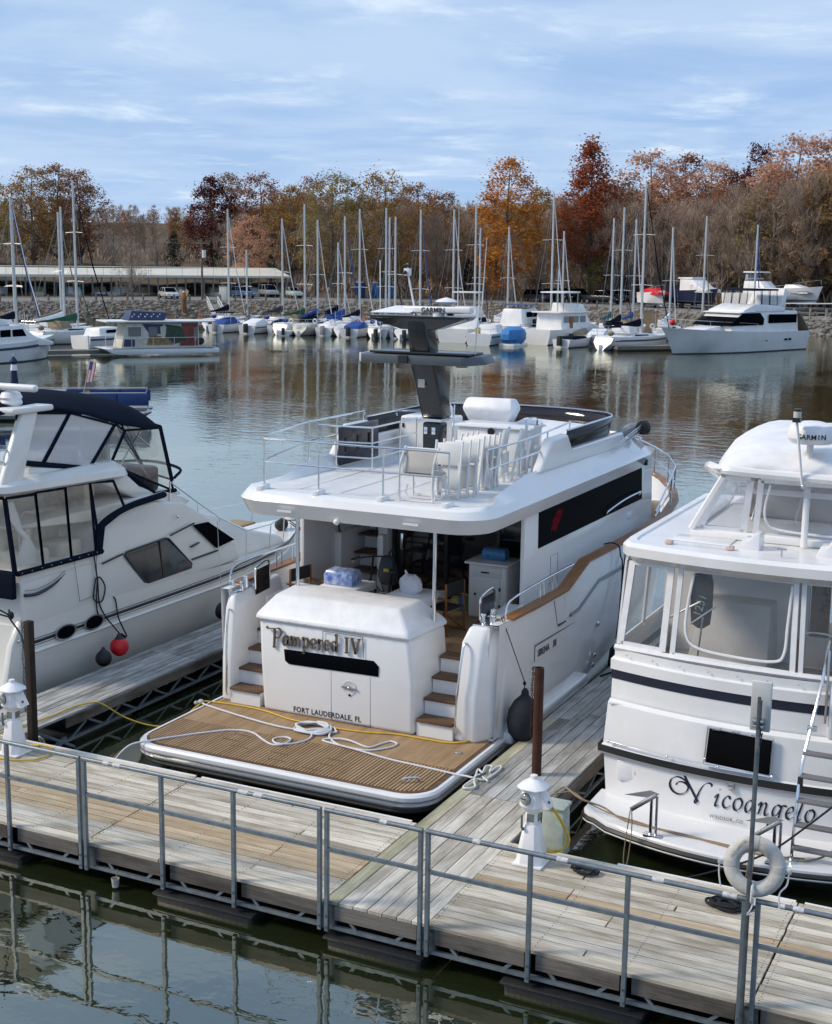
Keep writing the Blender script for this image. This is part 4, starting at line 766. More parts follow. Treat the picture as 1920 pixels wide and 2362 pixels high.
# the name in raised polished letters
LET = mat('mirror_letter', (.30, .26, .23), .16, .9, var=.3, vscale=6)
def P_(s): return s
NAME = {
 'P': (.98, [[(-.62, 1.66), (-.40, 1.50), (-.1, 1.52), (.26, 1.55)], [(.26, 1.5), (.27, 1.0), (.24, .3), (.20, -.22)], [(.26, 1.52), (.62, 1.62), (.95, 1.40), (.92, .95), (.62, .68), (.30, .72)], [(.06, -.24), (.36, -.24)]]),
 'a': (.66, [[(.55, .86), (.30, .98), (.08, .75), (.06, .30), (.24, .04), (.46, .2), (.55, .6)], [(.57, .98), (.55, .5), (.58, .14), (.72, .08)]]),
 'm': (1.10, [[(.0, .86), (.12, .95), (.12, .04)], [(.14, .62), (.28, .92), (.46, .85), (.48, .04)], [(.50, .62), (.64, .92), (.84, .85), (.86, .2), (.98, .06)]]),
 'p': (.70, [[(0, .86), (.13, .95), (.13, -.5)], [(.14, .72), (.34, .98), (.58, .8), (.58, .3), (.36, .02), (.15, .2)], [(-.02, -.5), (.28, -.5)]]),
 'e': (.58, [[(.08, .52), (.50, .56), (.46, .86), (.24, .98), (.06, .7), (.06, .3), (.24, .03), (.52, .2)]]),
 'r': (.48, [[(0, .86), (.12, .95), (.12, .04)], [(.13, .6), (.26, .92), (.46, .92)], [(-.02, .04), (.26, .04)]]),
 'd': (.70, [[(.52, .8), (.28, .98), (.06, .7), (.06, .28), (.26, .02), (.46, .16), (.54, .5)], [(.42, 1.5), (.56, 1.55), (.55, .2), (.68, .06)]]),
 ' ': (.34, []),
 'I': (.52, [[(.22, 1.4), (.22, .04)], [(.02, 1.42), (.42, 1.42)], [(.02, .04), (.42, .04)]]),
 'V': (.95, [[(.08, 1.42), (.44, .02)], [(.44, .02), (.82, 1.42)], [(-.06, 1.42), (.24, 1.42)], [(.66, 1.42), (.94, 1.42)]])}
x_ = 0; sc_ = .1705; nm = thing_ = None
for ch in 'Pampered IV':
    wd, strk = NAME[ch]
    if strk:
        t = MB(); nib(t, [[(px+x_, py) for px, py in s] for s in strk], (-11.16, 5.405, 1.60), (1, 0, .03), (0, 0, 1), sc_, .15, R_(12), thick=.022, n=4, rnd=.062); t.build('name_letter', LET, tb, smooth=30)
    x_ += wd+.17
text('FORT LAUDERDALE, FL', .118, (-10.78, 5.40, .555), (1, 0, .012), (0, 0, 1), mat('dark_lettering', (.05, .05, .055), .4, .2), tb, 'home_port', extr=.004, offset=.002, spacing=1.12, sx=.90)
# stairs either side of the transom block, teak treads
for (xa, xb), sd_ in (((-8.64, -8.04), 1), ((-12.0, -11.44), -1)):
    for k in range(4):
        z1 = .5+.262*(k+1); y0 = 5.46+.28*k
        MB().b(xa, xb, y0, 6.9, z1-.262, z1-.045).build('stair_riser', GEL, yt, smooth=0); MB().b(xa-.0, xb+.0, y0-.035, y0+.32, z1-.043, z1).build('stair_tread', TEAKD, yt, bevel=.008)
# quarters outboard of the stairs
for sd_, xi, xo in ((1, -8.04, -7.43), (-1, -12.0, -12.38)):
    t = MB(); w = xo-xi
    t.loft([[(xi, 5.50, .49), (xi+w*.55, 5.52, .49), (xo, 5.95, .49), (xo+.02*sd_, 7.2, .49), (xi, 7.2, .49)], [(xi, 5.52, 1.2), (xi+w*.55, 5.54, 1.2), (xo+.0, 5.95, 1.2), (xo+.05*sd_, 7.2, 1.2), (xi, 7.2, 1.2)], [(xi+.03*sd_, 5.66, 2.0), (xi+w*.6, 5.68, 2.0), (xo-.01*sd_, 6.02, 2.0), (xo+.04*sd_, 7.2, 2.0), (xi+.03*sd_, 7.2, 2.0)], [(xi+.10*sd_, 5.78, 2.22), (xi+w*.62, 5.80, 2.22), (xo-.05*sd_, 6.1, 2.25), (xo, 7.2, 2.28), (xi+.12*sd_, 7.2, 2.28)]])
    q = t.build('quarter', GEL, yt, bevel=.05, seg=3)
    xr = xi+.06*sd_; MB().tube(crom([(xr, 5.46, .62), (xr, 5.43, .68), (xr, 5.44, 1.0), (xr+.02*sd_, 5.47, 1.4), (xr+.04*sd_, 5.54, 1.8), (xr+.05*sd_, 5.60, 1.98), (xr+.05*sd_, 5.66, 1.99)], 5), .017, 7).build('grab_rail', CHROME, q)
    MB().b(min(xi+.12*sd_, xo-.06*sd_), max(xi+.12*sd_, xo-.06*sd_), 5.85, 6.35, 2.225, 2.245).build('fairlead_plate', CHROME, q, bevel=.01)
    xm = (xi+xo)/2
    for dx_ in (-.07, .10): MB().lathe([(.035, 0), (.028, .11), (.045, .135), (.035, .155), (0, .16)], (xm+dx_*sd_, 6.0, 2.23), 12).build('mooring_bitt', CHROME, q)
    MB().cyl((xm+.0, 6.22, 2.24), (xm, 6.22, 2.42), .06, .045).build('capstan', CHROME, q)
    MB().tube(crom([(xi+.05*sd_, 6.3, 2.2), (xi+.05*sd_, 6.3, 2.5), (xi+.06*sd_, 6.42, 2.58), (xi+.08*sd_, 6.75, 2.6), (xi+.08*sd_, 6.8, 2.3)], 5), .018, 7).build('gate_hoop', CHROME, q)
    t = MB(); t.sheet([(xi+.06*sd_, 6.32, 2.1), (xi+.08*sd_, 6.78, 2.12), (xi+.08*sd_, 6.78, 2.54), (xi+.06*sd_, 6.36, 2.52)], .012, (1, 0, 0)); t.build('gate_screen', mat('dark_acrylic', (.02, .021, .025), .12), q)
t = MB(); t.tube([(-7.86, 5.553, .58), (-7.86, 5.553, .90), (-7.55, 5.87, .95), (-7.52, 5.90, .62), (-7.86, 5.553, .58)], .005, 4); t.build('locker_seam', seam, yt); MB().lathe([(.022, 0), (.022, .012), (0, .012)], (-7.80, 5.60, .72), 10, (.7, -.7, 0)).build('locker_latch', BLKPL, yt)
MB().b(-7.835, -7.80, 5.555, 5.58, .50, .61).build('cable_notch', BLACK, yt, smooth=0)
# side hand rails on the caprail, aft
for sd_ in (1, -1):
    xx = XC+sd_*2.45; pts = [(xx, 6.0, 2.31), (xx, 6.05, 2.52), (xx, 6.35, 2.60), (xx, 7.6, 2.62), (xx, 9.0, 2.60)]
    t = MB(); t.tube(crom(pts, 3), .018, 7); rl = t.build('side_rail', CHROME, yt)
    for y in (7.45, 7.62, 7.98, 8.15): MB().cyl((xx, y, 2.32), (xx, y, 2.615), .013, n=7).build('rail_post', CHROME, rl)
# ---- cockpit
MB().b(-12.0, -7.85, 6.55, 9.6, 1.45, 1.55).build('cockpit_floor', TEAK, yt, smooth=0)
MB().b(-12.32, -12.0, 6.6, 10.2, 1.5, 2.02).build('cockpit_side', GEL, yt, bevel=.03); MB().b(-7.85, -7.45, 6.9, 10.2, 1.5, 2.02).build('cockpit_side', GEL, yt, bevel=.03)
for x in (-11.22, -8.76): MB().cyl((x, 6.28, 1.55), (x, 6.28, 3.66), .03, n=12).build('awning_pillar', CHROME, yt)
# salon: side walls with long dark windows, aft glass bulkhead
for sd_ in (1, -1):
    xw = XC+sd_*2.05; t = MB(); t.prism([(xw-.04, 7.65, 1.8), (xw-.04, 14.9, 1.8), (xw-.04, 14.7, 3.75), (xw-.04, 7.65, 3.75)], (.08, 0, 0)); sw = t.build('salon_wall', GEL, yt, bevel=.02)
    xo = xw+.043*sd_; t = MB(); t.prism([(xo-.004, 8.24, 2.97), (xo-.004, 14.05, 2.93), (xo-.004, 13.95, 3.64), (xo-.004, 8.22, 3.64)], (.010*sd_, 0, 0)); wd_ = t.build('salon_window', DGLASS, sw, smooth=0)
    if sd_ == 1:
        red = mat('red_emblem', (.17, .006, .014), .8, spec=.05)
        for k, (yy, zz, s) in enumerate(((9.22, 3.44, 1.), (9.10, 3.34, 1.2), (9.0, 3.23, 1.))):
            top = [(yy-.20*s, zz-.01, 0), (yy-.06*s, zz+.05*s, 0), (yy+.08*s, zz, 0), (yy+.16*s, zz+.04, 0)]; bot = [(yy+.10*s, zz-.06, 0), (yy+.02, zz-.10*s, 0), (yy-.10*s, zz-.05*s, 0), (yy-.18*s, zz-.07, 0)]
            P = [(xo+.007, p[0], p[1]) for p in crom(top, 4)+crom(bot, 4)]; MB().prism(P, (.002, 0, 0)).build('emblem_wave', red, sw, smooth=0)
        MB().tube(crom([(xo+.02, 11.7, 2.98), (xo+.07, 11.75, 3.06), (xo+.08, 12.7, 3.13), (xo+.08, 13.7, 3.13), (xo+.02, 13.75, 3.05)], 4), .016, 7).build('salon_hand_rail', CHROME, sw)
        MB().b(xo-.01, xo+.012, 13.1, 13.42, 2.66, 2.76).build('wall_vent', MATS['panel_gelcoat'], sw, bevel=.004)
        MB().tube([(xo, 8.85, 2.2), (xo, 8.85, 2.72), (xo, 9.2, 2.72), (xo, 9.2, 2.2)], .004, 4).build('fuel_hatch_seam', seam, sw)
GLD = mat('bulkhead_glass', (.010, .012, .016), .04, var=.1, spec=.6)
MB().b(-11.0, -8.15, 9.32, 9.36, 1.6, 3.7).build('bulkhead_glass', GLD, yt, smooth=0)
for x in (-11.0, -9.95, -8.95, -8.2): MB().b(x-.03, x+.03, 9.29, 9.33, 1.56, 3.7).build('door_frame', BLKPL, yt, smooth=0)
MB().b(-11.22, -11.03, 9.1, 9.4, 1.55, 3.7).build('bulkhead_pillar', GEL, yt, bevel=.02); MB().b(-8.2, -7.85, 9.2, 9.4, 1.55, 3.7).build('bulkhead_pillar', GEL, yt, bevel=.02)
MB().b(-10.86, -10.80, 9.27, 9.31, 2.45, 2.75).build('door_pull', CHROME, yt, bevel=.01); MB().b(-11.0, -8.2, 9.25, 9.4, 1.55, 1.60).build('door_sill', STEEL, yt, smooth=0)
# cabinet by the salon door
cb = MB().b(-9.22, -8.50, 8.62, 9.24, 1.55, 2.5).build('cockpit_cabinet', GEL, yt, bevel=.05, seg=3)
MB().b(-9.27, -8.46, 8.55, 9.26, 2.50, 2.545).build('worktop', GEL, cb, bevel=.02); MB().b(-9.12, -8.62, 8.600, 8.625, 1.68, 2.25).build('cabinet_door', MATS['panel_gelcoat'], cb, bevel=.008); MB().b(-9.14, -8.60, 8.602, 8.625, 2.29, 2.46).build('drawer', MATS['panel_gelcoat'], cb, bevel=.008)
MB().b(-8.97, -8.82, 8.595, 8.605, 2.36, 2.385).build('drawer_pull', BLKPL, cb, smooth=0); MB().lathe([(.022, 0), (.022, .014), (0, .014)], (-9.07, 8.60, 1.98), 10, (0, -1, 0)).build('cabinet_latch', BLKPL, cb)
for z in (1.8, 2.1): MB().b(-8.635, -8.605, 8.592, 8.605, z-.03, z+.03).build('hinge', BLKPL, cb, smooth=0)
# stairs up to the flybridge on the port side
for k in range(6):
    z = 1.72+.305*k; y0 = 8.9+.18*k; MB().b(-11.78, -11.18, y0-.05, y0+.26, z-.035, z).build('flybridge_tread', TEAKR if False else TEAKD, yt, bevel=.006); MB().b(-11.78, -11.18, y0+.20, y0+.24, z-.30, z-.035).build('flybridge_riser', GEL, yt, smooth=0)
MB().b(-11.92, -11.79, 8.75, 10.2, 1.55, 2.75).build('stair_wall', GEL, yt, bevel=.02); MB().b(-11.17, -11.04, 8.95, 9.3, 1.55, 2.75).build('stair_wall', GEL, yt, bevel=.03)
for x in (-11.86, -11.10): MB().tube(crom([(x, 8.85, 2.75), (x, 8.80, 2.85), (x, 8.85, 3.3), (x, 8.95, 3.65)], 4), .016, 6).build('stair_grab_rail', BLKPL, yt)
# ---- flybridge
def fly_ring(hw, y0, y1, r, z, n=5, fr=1.0, fn=8):
    P = []
    for k in range(n+1): a = R_(180+90*k/n); P.append((XC-hw+r+r*math.cos(a), y0+r+r*math.sin(a), z))
    for k in range(n+1): a = R_(270+90*k/n); P.append((XC+hw-r+r*math.cos(a), y0+r+r*math.sin(a), z))
    for k in range(fn+1): a = R_(0+180*k/fn); P.append((XC+hw*math.cos(a)*(1 if abs(math.cos(a)) > .99 else 1), y1+fr*math.sin(a)**.8, z))
    return P
t = MB(); FR = [fly_ring(2.0, 5.95, 13.6, .5, 3.56, fr=1.7), fly_ring(2.14, 5.72, 13.8, .55, 3.60, fr=1.9), fly_ring(2.24, 5.60, 14.0, .6, 3.84, fr=2.1), fly_ring(2.14, 5.66, 13.6, .55, 3.95, fr=2.0)]
t.loft(FR, cap=False); t.q(*FR[0][::-1]); fb = t.build('flybridge', GEL, yt, smooth=28)
# shoulder rising from the edge to the crest, then down to the deck
t = MB(); n_ = len(FR[0]); sh = []
for i, p in enumerate(FR[3]):
    y = p[1]; rise = .05+.20*min(1, max(0, (y-6.6)/1.2)); x = XC+(p[0]-XC)*(1-.10*min(1, max(0, (y-6.2)/1.)))
    sh.append((x, y if y < 13.6 else 13.4+(y-13.6)*.6, 3.96+rise))
inn_ = [(XC+(p[0]-XC)*.90, max(5.9, p[1]+(.14 if p[1] < 7 else -.1)), 3.985) for p in sh]
# resample sides so the rise is not one long facet
def densify(P, m=8):
    out = []
    for i in range(len(P)):
        a, b_ = P[i], P[(i+1) % len(P)]; d = math.dist(a, b_); k = max(1, int(d/.6))
        for j in range(k): out.append(tuple(a[c]+(b_[c]-a[c])*j/k for c in range(3)))
    return out
A0 = densify(FR[3]); crest_ = []; inner_ = []
for x, y, z in A0:
    rise = .05+.22*min(1, max(0, (y-6.5)/1.4)); k = min(1, max(0, (y-6.0)/.8)); cx = XC+(x-XC)*(1-.10*k); cy = y if y < 13.4 else 13.4+(y-13.4)*.55
    crest_.append((cx, cy+(.10*(1-k)), z+rise)); inner_.append((XC+(cx-XC)*.93, cy+(.22*(1-k)) if y < 10 else cy-.12, 3.985))
t.loft([A0, crest_, inner_], cap=False); t.build('flybridge_coaming', GEL, fb, smooth=40)
t = MB(); t.q(*[(x, y, 3.984) for x, y, z in inner_]); t.build('flybridge_deck', NSK, fb, smooth=0)
for x in (-11.1, -10.35, -9.6, -8.85): MB().b(x-.012, x+.012, 6.15, 9.6, 3.986, 3.990).build('deck_seam', GEL, fb, smooth=0)
for x in (-11.6, -10.58, -9.45, -8.36): MB().b(x-.05, x+.05, 5.72, 6.0, 3.95, 4.06).build('rail_foot', GEL, fb, bevel=.015)
for x in (-11.05, -8.85): MB().b(x-.13, x+.13, 5.585, 5.62, 3.70, 3.73).build('edge_light', MATS['panel_gelcoat'], fb, smooth=0)
MB().ball((-10.15, 5.66, 3.62), .05).build('camera_dome', PVC, fb)
def rail(parent, name, base, top, mids=(.5,), r=.017, posts=None, m=CHROME, close=True):
    rt = MB().tube(top, r, 8).build(name, m, parent)
    for f in mids:
        P = [Vector(b).lerp(Vector(t_), f) for b, t_ in zip(base, top)]; MB().tube(P, r*.8, 7).build('mid_rail', m, rt)
    for i in (posts if posts is not None else range(len(base))): MB().cyl(base[i], top[i], r*.9, n=8).build('rail_post', m, rt)
    return rt
H_ = .78
bs = [(-11.95, 9.9, 4.2), (-11.96, 8.9, 4.2), (-11.95, 7.9, 4.19), (-11.75, 6.2, 4.05), (-11.6, 5.9, 4.05), (-10.58, 5.86, 4.05), (-9.45, 5.86, 4.05), (-8.36, 5.88, 4.05)]
tp = [(x, y, 4.80 if i > 2 else 4.84) for i, (x, y, z) in enumerate(bs)]; rail(fb, 'aft_rail', bs, tp, posts=[0, 1, 2, 4, 5, 6, 7])
bs = [(-8.15, 7.0, 4.12), (-8.05, 7.96, 4.2), (-8.02, 9.1, 4.21), (-8.02, 10.0, 4.21)]; tp = [(-8.2, 6.9, 4.72), (-8.05, 7.96, 4.76), (-8.02, 9.1, 4.80), (-8.0, 10.15, 4.86)]; rail(fb, 'starboard_rail', bs, tp, posts=[0, 1, 2, 3])
bs = [(-10.85, 9.9, 3.99), (-10.85, 9.2, 3.99), (-10.85, 8.15, 3.99), (-11.5, 8.05, 3.99), (-11.85, 8.05, 4.1)]; tp = [(x, y, 4.78) for x, y, z in bs]; rail(fb, 'stairwell_rail', bs, tp, mids=(.33, .66), posts=[0, 1, 2, 3])
ht = MB().b(-11.72, -11.66, 8.5, 9.95, 4.02, 4.70); hp = ht.build('stairwell_hatch', mat('dark_tinted_panel', (.035, .03, .04), .18, var=.2), fb, bevel=.02)
for y in (8.75, 9.2, 9.65): MB().b(-11.66, -11.64, y-.10, y+.10, 4.25, 4.5).build('hatch_rib', BLKPL, hp, bevel=.006)
for sd_ in (1, -1):      # fairings where the coaming steps up to the wind screen
    x = XC+sd_*1.93; t = MB(); t.prism([(x-.09, 8.45, 4.18), (x-.09, 9.0, 4.70), (x-.09, 9.75, 4.70), (x-.09, 10.0, 4.42), (x-.09, 12.9, 4.40), (x-.09, 13.2, 4.1)], (.18, 0, 0)); t.build('coaming_fairing', GEL, fb, bevel=.05, seg=3)
scr = []
for k in range(25):
    a = R_(180*k/24); scr.append((XC+1.90*math.cos(a), 12.1+1.25*math.sin(a)**.75))
path = [(XC+1.90, 9.85)]+scr+[(XC-1.90, 9.85)]
t = MB(); t.loft([[(x, y, 4.36) for x, y in path], [(x+(x-XC)*.03, y, 4.74) for x, y in path]], closed=False, cap=False); ws = t.build('wind_screen', film('smoked_acrylic', (.10, .075, .085), .25, .04, .05, 2, (.022, .018, .022)), fb, solid=.012)
MB().tube([(x+(x-XC)*.03, y, 4.75) for x, y in path], .018, 7).build('wind_screen_rail', CHROME, ws)
t = MB(); t.loft([[(XC+(x-XC)*1.03, 9.8+(y-9.8)*1.02, 4.05) for x, y in path], [(x, y, 4.40) for x, y in path]], closed=False, cap=False); t.build('wind_screen_base', GEL, fb, solid=.06)
for y in (10.6, 11.4): MB().b(XC+1.86, XC+1.89, y-.03, y+.03, 4.38, 4.70).build('screen_stay', CHROME, ws, smooth=0)
# wet bar, seats under white covers
MB().b(-10.15, -8.75, 10.1, 10.8, 3.98, 4.66).build('wet_bar', GEL, fb, bevel=.06, seg=3); MB().b(-10.2, -8.7, 10.05, 10.85, 4.66, 4.70).build('bar_top', GEL, fb, bevel=.015)
for x0, x1 in ((-10.08, -9.47), (-9.43, -8.82)): MB().b(x0, x1, 10.085, 10.105, 4.05, 4.45).build('bar_door', MATS['panel_gelcoat'], fb, bevel=.008)
for x in (-10.04, -8.87): MB().b(x-.02, x+.02, 10.07, 10.09, 4.32, 4.40).build('bar_latch', BLKPL, fb, smooth=0)
MB().lathe([(.07, 0), (.07, .01), (0, .01)], (-9.45, 10.05, 4.60), 12, (0, -1, .0)).build('bar_vent', BLKPL, fb)
MB().tube(crom([(-8.80, 10.1, 4.4), (-8.80, 10.08, 4.8), (-8.78, 10.2, 4.86), (-8.76, 10.5, 4.84), (-8.76, 10.52, 4.7)], 4), .015, 6).build('bar_rail', CHROME, fb)
MB().b(-11.55, -10.55, 10.6, 11.3, 3.98, 4.72).build('bar_cabinet', GEL, fb, bevel=.05, seg=3); MB().b(-11.5, -11.46, 10.585, 10.605, 4.5, 4.58).build('cabinet_latch', BLKPL, fb, smooth=0)
MB().tube(crom([(-11.6, 10.55, 4.72), (-11.5, 10.5, 4.82), (-10.6, 10.5, 4.84), (-10.5, 10.6, 4.72)], 4), .016, 6).build('bar_rail', CHROME, fb)
for c, s in (((-11.2, 11.75, 4.62), (.22, .32, .30)),): MB().ball(c, *s, n=16, m=10).build('covered_helm_seat', CANVW, fb)
t = MB(); t.loft([[(-10.72, 11.95, 4.50), (-9.95, 11.95, 4.50), (-9.95, 12.4, 4.50), (-10.72, 12.4, 4.50)], [(-10.85, 11.85, 4.80), (-9.80, 11.85, 4.80), (-9.80, 12.4, 4.80), (-10.85, 12.4, 4.80)], [(-10.80, 11.98, 4.99), (-9.86, 11.98, 5.01), (-9.86, 12.3, 4.98), (-10.80, 12.3, 4.97)]]); t.build('helm_cover', CANVW, fb, bevel=.045, seg=2)
t = MB(); t.loft([[(-10.0, 11.0, 4.0), (-8.35, 11.0, 4.0), (-8.35, 12.9, 4.0), (-10.0, 12.9, 4.0)], [(-9.95, 11.1, 4.45), (-8.4, 11.1, 4.40), (-8.45, 12.7, 4.55), (-9.9, 12.8, 4.60)]]); t.build('sofa_cover', CANVW, fb, bevel=.12, seg=3)
t = MB(); t.loft([[(XC-1.6, 12.5, 4.0), (XC+1.7, 12.5, 4.0), (XC+1.3, 13.4, 4.0), (XC-1.3, 13.4, 4.0)], [(XC-1.5, 12.5, 4.42), (XC+1.6, 12.5, 4.42), (XC+1.2, 13.3, 4.42), (XC-1.2, 13.3, 4.42)]]); t.build('helm_console', GEL, fb, bevel=.06, seg=3)
# furled sunshade and spot lamp on the starboard shoulder
t = MB(); t.tube(crom([(-7.95, 12.3, 4.28), (-7.98, 13.2, 4.34), (-8.1, 14.2, 4.30)], 4), [.05]*3+[.10]*3+[.13]*3, 9); t.build('rolled_cover', mat('grey_cover', (.30, .30, .31), .8, var=.3, vscale=9, bump=.6, bscale=20), fb)
for o in (0, .07, .13): MB().cyl((-7.75+o*.2, 12.1, 4.16+o), (-7.86+o*.2, 13.9, 4.30+o), .013, n=6).build('boom_tube', STEEL, fb)
MB().lathe([(.02, 0), (.14, .02), (.16, .09), (.10, .14), (0, .15)], (-7.83, 13.9, 4.38), 14, (.2, 1, 0)).build('spot_lamp', BLKPL, fb)
MB().b(-7.75, -7.67, 13.85, 13.93, 3.64, 3.76).build('loud_hailer', BLKPL, fb, bevel=.01)
# forward brow over the wheelhouse
t = MB(); t.loft([[(XC-1.9, 14.2, 3.62), (XC+1.9, 14.2, 3.62), (XC+1.9, 14.2, 3.98), (XC-1.9, 14.2, 3.98)], [(XC-1.5, 15.9, 3.74), (XC+1.5, 15.9, 3.74), (XC+1.5, 15.8, 3.92), (XC-1.5, 15.8, 3.92)]]); t.build('brow', GEL, fb, bevel=.05, seg=3)
t = MB(); t.loft([[(XC-2.0, 14.6, 2.9), (XC+2.0, 14.6, 2.9), (XC+2.0, 14.6, 3.7), (XC-2.0, 14.6, 3.7)], [(XC-1.5, 15.7, 2.9), (XC+1.5, 15.7, 2.9), (XC+1.35, 15.5, 3.7), (XC-1.35, 15.5, 3.7)]]); t.build('windshield', DGLASS, yt, smooth=20)
t = MB(); t.loft([[(XC-2.0, 14.0, 1.9), (XC+2.0, 14.0, 1.9), (XC+1.95, 14.0, 2.95), (XC-1.95, 14.0, 2.95)], [(XC-1.6, 16.0, 1.9), (XC+1.6, 16.0, 1.9), (XC+1.5, 15.9, 2.85), (XC-1.5, 15.9, 2.85)], [(XC-1.1, 17.6, 1.9), (XC+1.1, 17.6, 1.9), (XC+1.0, 17.5, 2.55), (XC-1.0, 17.5, 2.55)]]); fd = t.build('foredeck_house', GEL, yt, bevel=.05, seg=3)
for x, y in ((-9.2, 16.6), (-8.75, 16.3), (-9.6, 17.1)): MB().b(x-.18, x+.18, y-.2, y+.2, 2.70, 2.76).build('deck_hatch', DGLASS, fd, bevel=.02)
MB().b(XC+1.30, XC+1.5, 16.8, 17.6, 1.95, 2.3).build('deck_locker', mat('tan_cushion', (.42, .32, .22), .8), fd, bevel=.03)
# bow pulpit rails
tops = []
for sd_ in (1, -1):
    bp_ = [(XC+sd_*(b-.08), y, z) for y, b, z in ((13.6, 2.57, 2.58), (15.3, 2.42, 2.6), (16.6, 2.14, 2.63), (17.8, 1.66, 2.67), (18.8, 1.05, 2.72), (19.6, .38, 2.78))]; tp = [(x, y+.05, z+.62) for x, y, z in bp_]
    tp[0] = (bp_[0][0], 13.7, 2.75); rail(yt, 'bow_rail', bp_, tp, mids=(.5,), r=.022, posts=[1, 2, 3, 4, 5])
MB().tube(crom([(XC+.38, 19.65, 3.4), (XC+.2, 19.95, 3.42), (XC-.2, 19.95, 3.42), (XC-.38, 19.65, 3.4)], 4), .022, 7).build('pulpit', CHROME, yt)
# ---- radar mast
MST = mat('gloss_black_mast', (.016, .018, .021), .22, var=.15, vscale=2, coat=.3); WNG = mat('slate_grey_paint', (.085, .10, .115), .35, var=.06)
mx = -9.95
def sec(y, z, w, d): return [(mx-w/2, y-d/2, z), (mx+w/2, y-d/2, z), (mx+w/2, y+d/2, z), (mx-w/2, y+d/2, z)]
ms = MB().loft([sec(8.75, 3.98, .33, .30), sec(8.75, 4.88, .34, .31)]).build('mast', MST, yt, bevel=.04, seg=3)
MB().b(mx-.25, mx+.22, 8.54, 8.96, 4.90, 4.95).build('mast_collar', CHROME, ms, bevel=.01)
for x in (-10.05, -9.90): MB().b(x-.035, x+.035, 8.58, 8.605, 4.68, 4.80).build('mast_latch', CHROME, ms, bevel=.004)
MB().loft([sec(8.82, 4.94, .40, .40), sec(8.62, 5.45, .43, .44), sec(8.36, 6.0, .46, .46)]).build('mast_upper', MST, ms, bevel=.05, seg=3)
MB().loft([sec(8.32, 6.0, .38, .40), sec(8.20, 6.35, .36, .38), sec(8.10, 6.66, .34, .36)]).build('mast_head', MST, ms, bevel=.04, seg=3)
MB().cyl((mx+.38, 8.6, 4.0), (mx+.38, 8.7, 5.2), .018, n=8).build('flag_staff', CHROME, ms)
t = MB(); t.loft([[(mx-1.06, 8.0, 5.90), (mx+.86, 8.0, 5.90), (mx+1.12, 8.35, 5.92), (mx+1.12, 8.75, 5.94), (mx-1.06, 8.75, 5.94)], [(mx-1.0, 7.98, 6.05), (mx+.80, 7.98, 6.05), (mx+1.02, 8.32, 6.06), (mx+1.02, 8.75, 6.08), (mx-1.0, 8.75, 6.08)]]); wg = t.build('radar_wing', WNG, ms, bevel=.03, seg=2)
MB().b(mx-.92, mx+.9, 8.06, 8.7, 6.07, 6.11).build('wing_cap', MST, wg, bevel=.012); MB().b(mx-.33, mx-.16, 7.955, 8.0, 5.92, 6.045).build('stern_light', BLKPL, wg, smooth=0)
MB().lathe([(.10, 0), (.10, -.03), (0, -.03)], (mx+.68, 8.3, 5.90), 14).build('downlight', BLKPL, wg); MB().b(mx-1.09, mx-1.055, 8.02, 8.7, 5.92, 6.06).build('wing_end', WHITE, wg, bevel=.005)
t = MB(); t.loft([[(mx-.30, 8.0, 6.48), (mx+.30, 8.0, 6.48), (mx+.30, 8.4, 6.48), (mx-.30, 8.4, 6.48)], [(mx-.82, 7.92, 6.64), (mx+.80, 7.92, 6.64), (mx+.80, 8.5, 6.64), (mx-.82, 8.5, 6.64)], [(mx-.86, 7.9, 6.70), (mx+.84, 7.9, 6.70), (mx+.84, 8.52, 6.70), (mx-.86, 8.52, 6.70)]]); tp_ = t.build('mast_top_plate', MST, ms, bevel=.012)
t = MB(); t.loft([[(mx-.30, 8.08, 6.735), (mx+.98, 7.95, 6.76), (mx+.98, 8.09, 6.76), (mx-.30, 8.22, 6.735)], [(mx-.32, 8.08, 6.85), (mx+.98, 7.94, 6.87), (mx+.98, 8.08, 6.87), (mx-.32, 8.21, 6.85)]]); ra = t.build('radar_array', PVC, tp_, bevel=.03, seg=3)
text('GARMIN', .115, (mx+.05, 8.035, 6.765), (1.28, -.135, .022), (0, 0, 1), mat('black_print', (.03, .03, .035), .5), ra, 'radar_brand', extr=.003, offset=.001, spacing=1.05)
MB().cyl((mx+.34, 8.1, 6.68), (mx+.34, 8.1, 6.75), .10, n=14).build('radar_drive', PVC, tp_)
t = MB(); t.sheet([(mx-.84, 7.95, 6.735), (mx-.12, 7.95, 6.735), (mx-.06, 8.45, 6.83), (mx-.62, 8.45, 6.83)], .02, (0, -.2, 1)); t.build('satellite_panel', PVC, tp_, bevel=.005)
MB().lathe([(.02, -.05), (.13, 0), (.19, .035), (.14, .07), (.03, .10), (0, .105)], (mx+.36, 8.35, 6.90), 18).build('gps_dome', PVC, tp_)
MB().cyl((mx+.36, 8.35, 6.7), (mx+.36, 8.35, 6.88), .02, n=7).build('gps_stalk', PVC, tp_)
MB().tube([(mx-.12, 8.2, 6.70), (mx-.20, 8.22, 7.0), (mx-.28, 8.22, 7.35)], .016, 6).build('light_mast', PVC, tp_)
MB().b(mx-.34, mx-.24, 8.16, 8.26, 7.35, 7.47).build('anchor_light', PVC, tp_, bevel=.01); MB().b(mx-.35, mx-.27, 8.15, 8.2, 7.49, 7.54).build('wind_sensor', BLKPL, tp_, bevel=.01); MB().cyl((mx-.29, 8.2, 7.45), (mx-.29, 8.2, 7.55), .014, n=6).build('light_stalk', PVC, tp_)
MB().ball((mx-.30, 8.13, 7.40), .035).build('nav_lens', BLKPL, tp_)
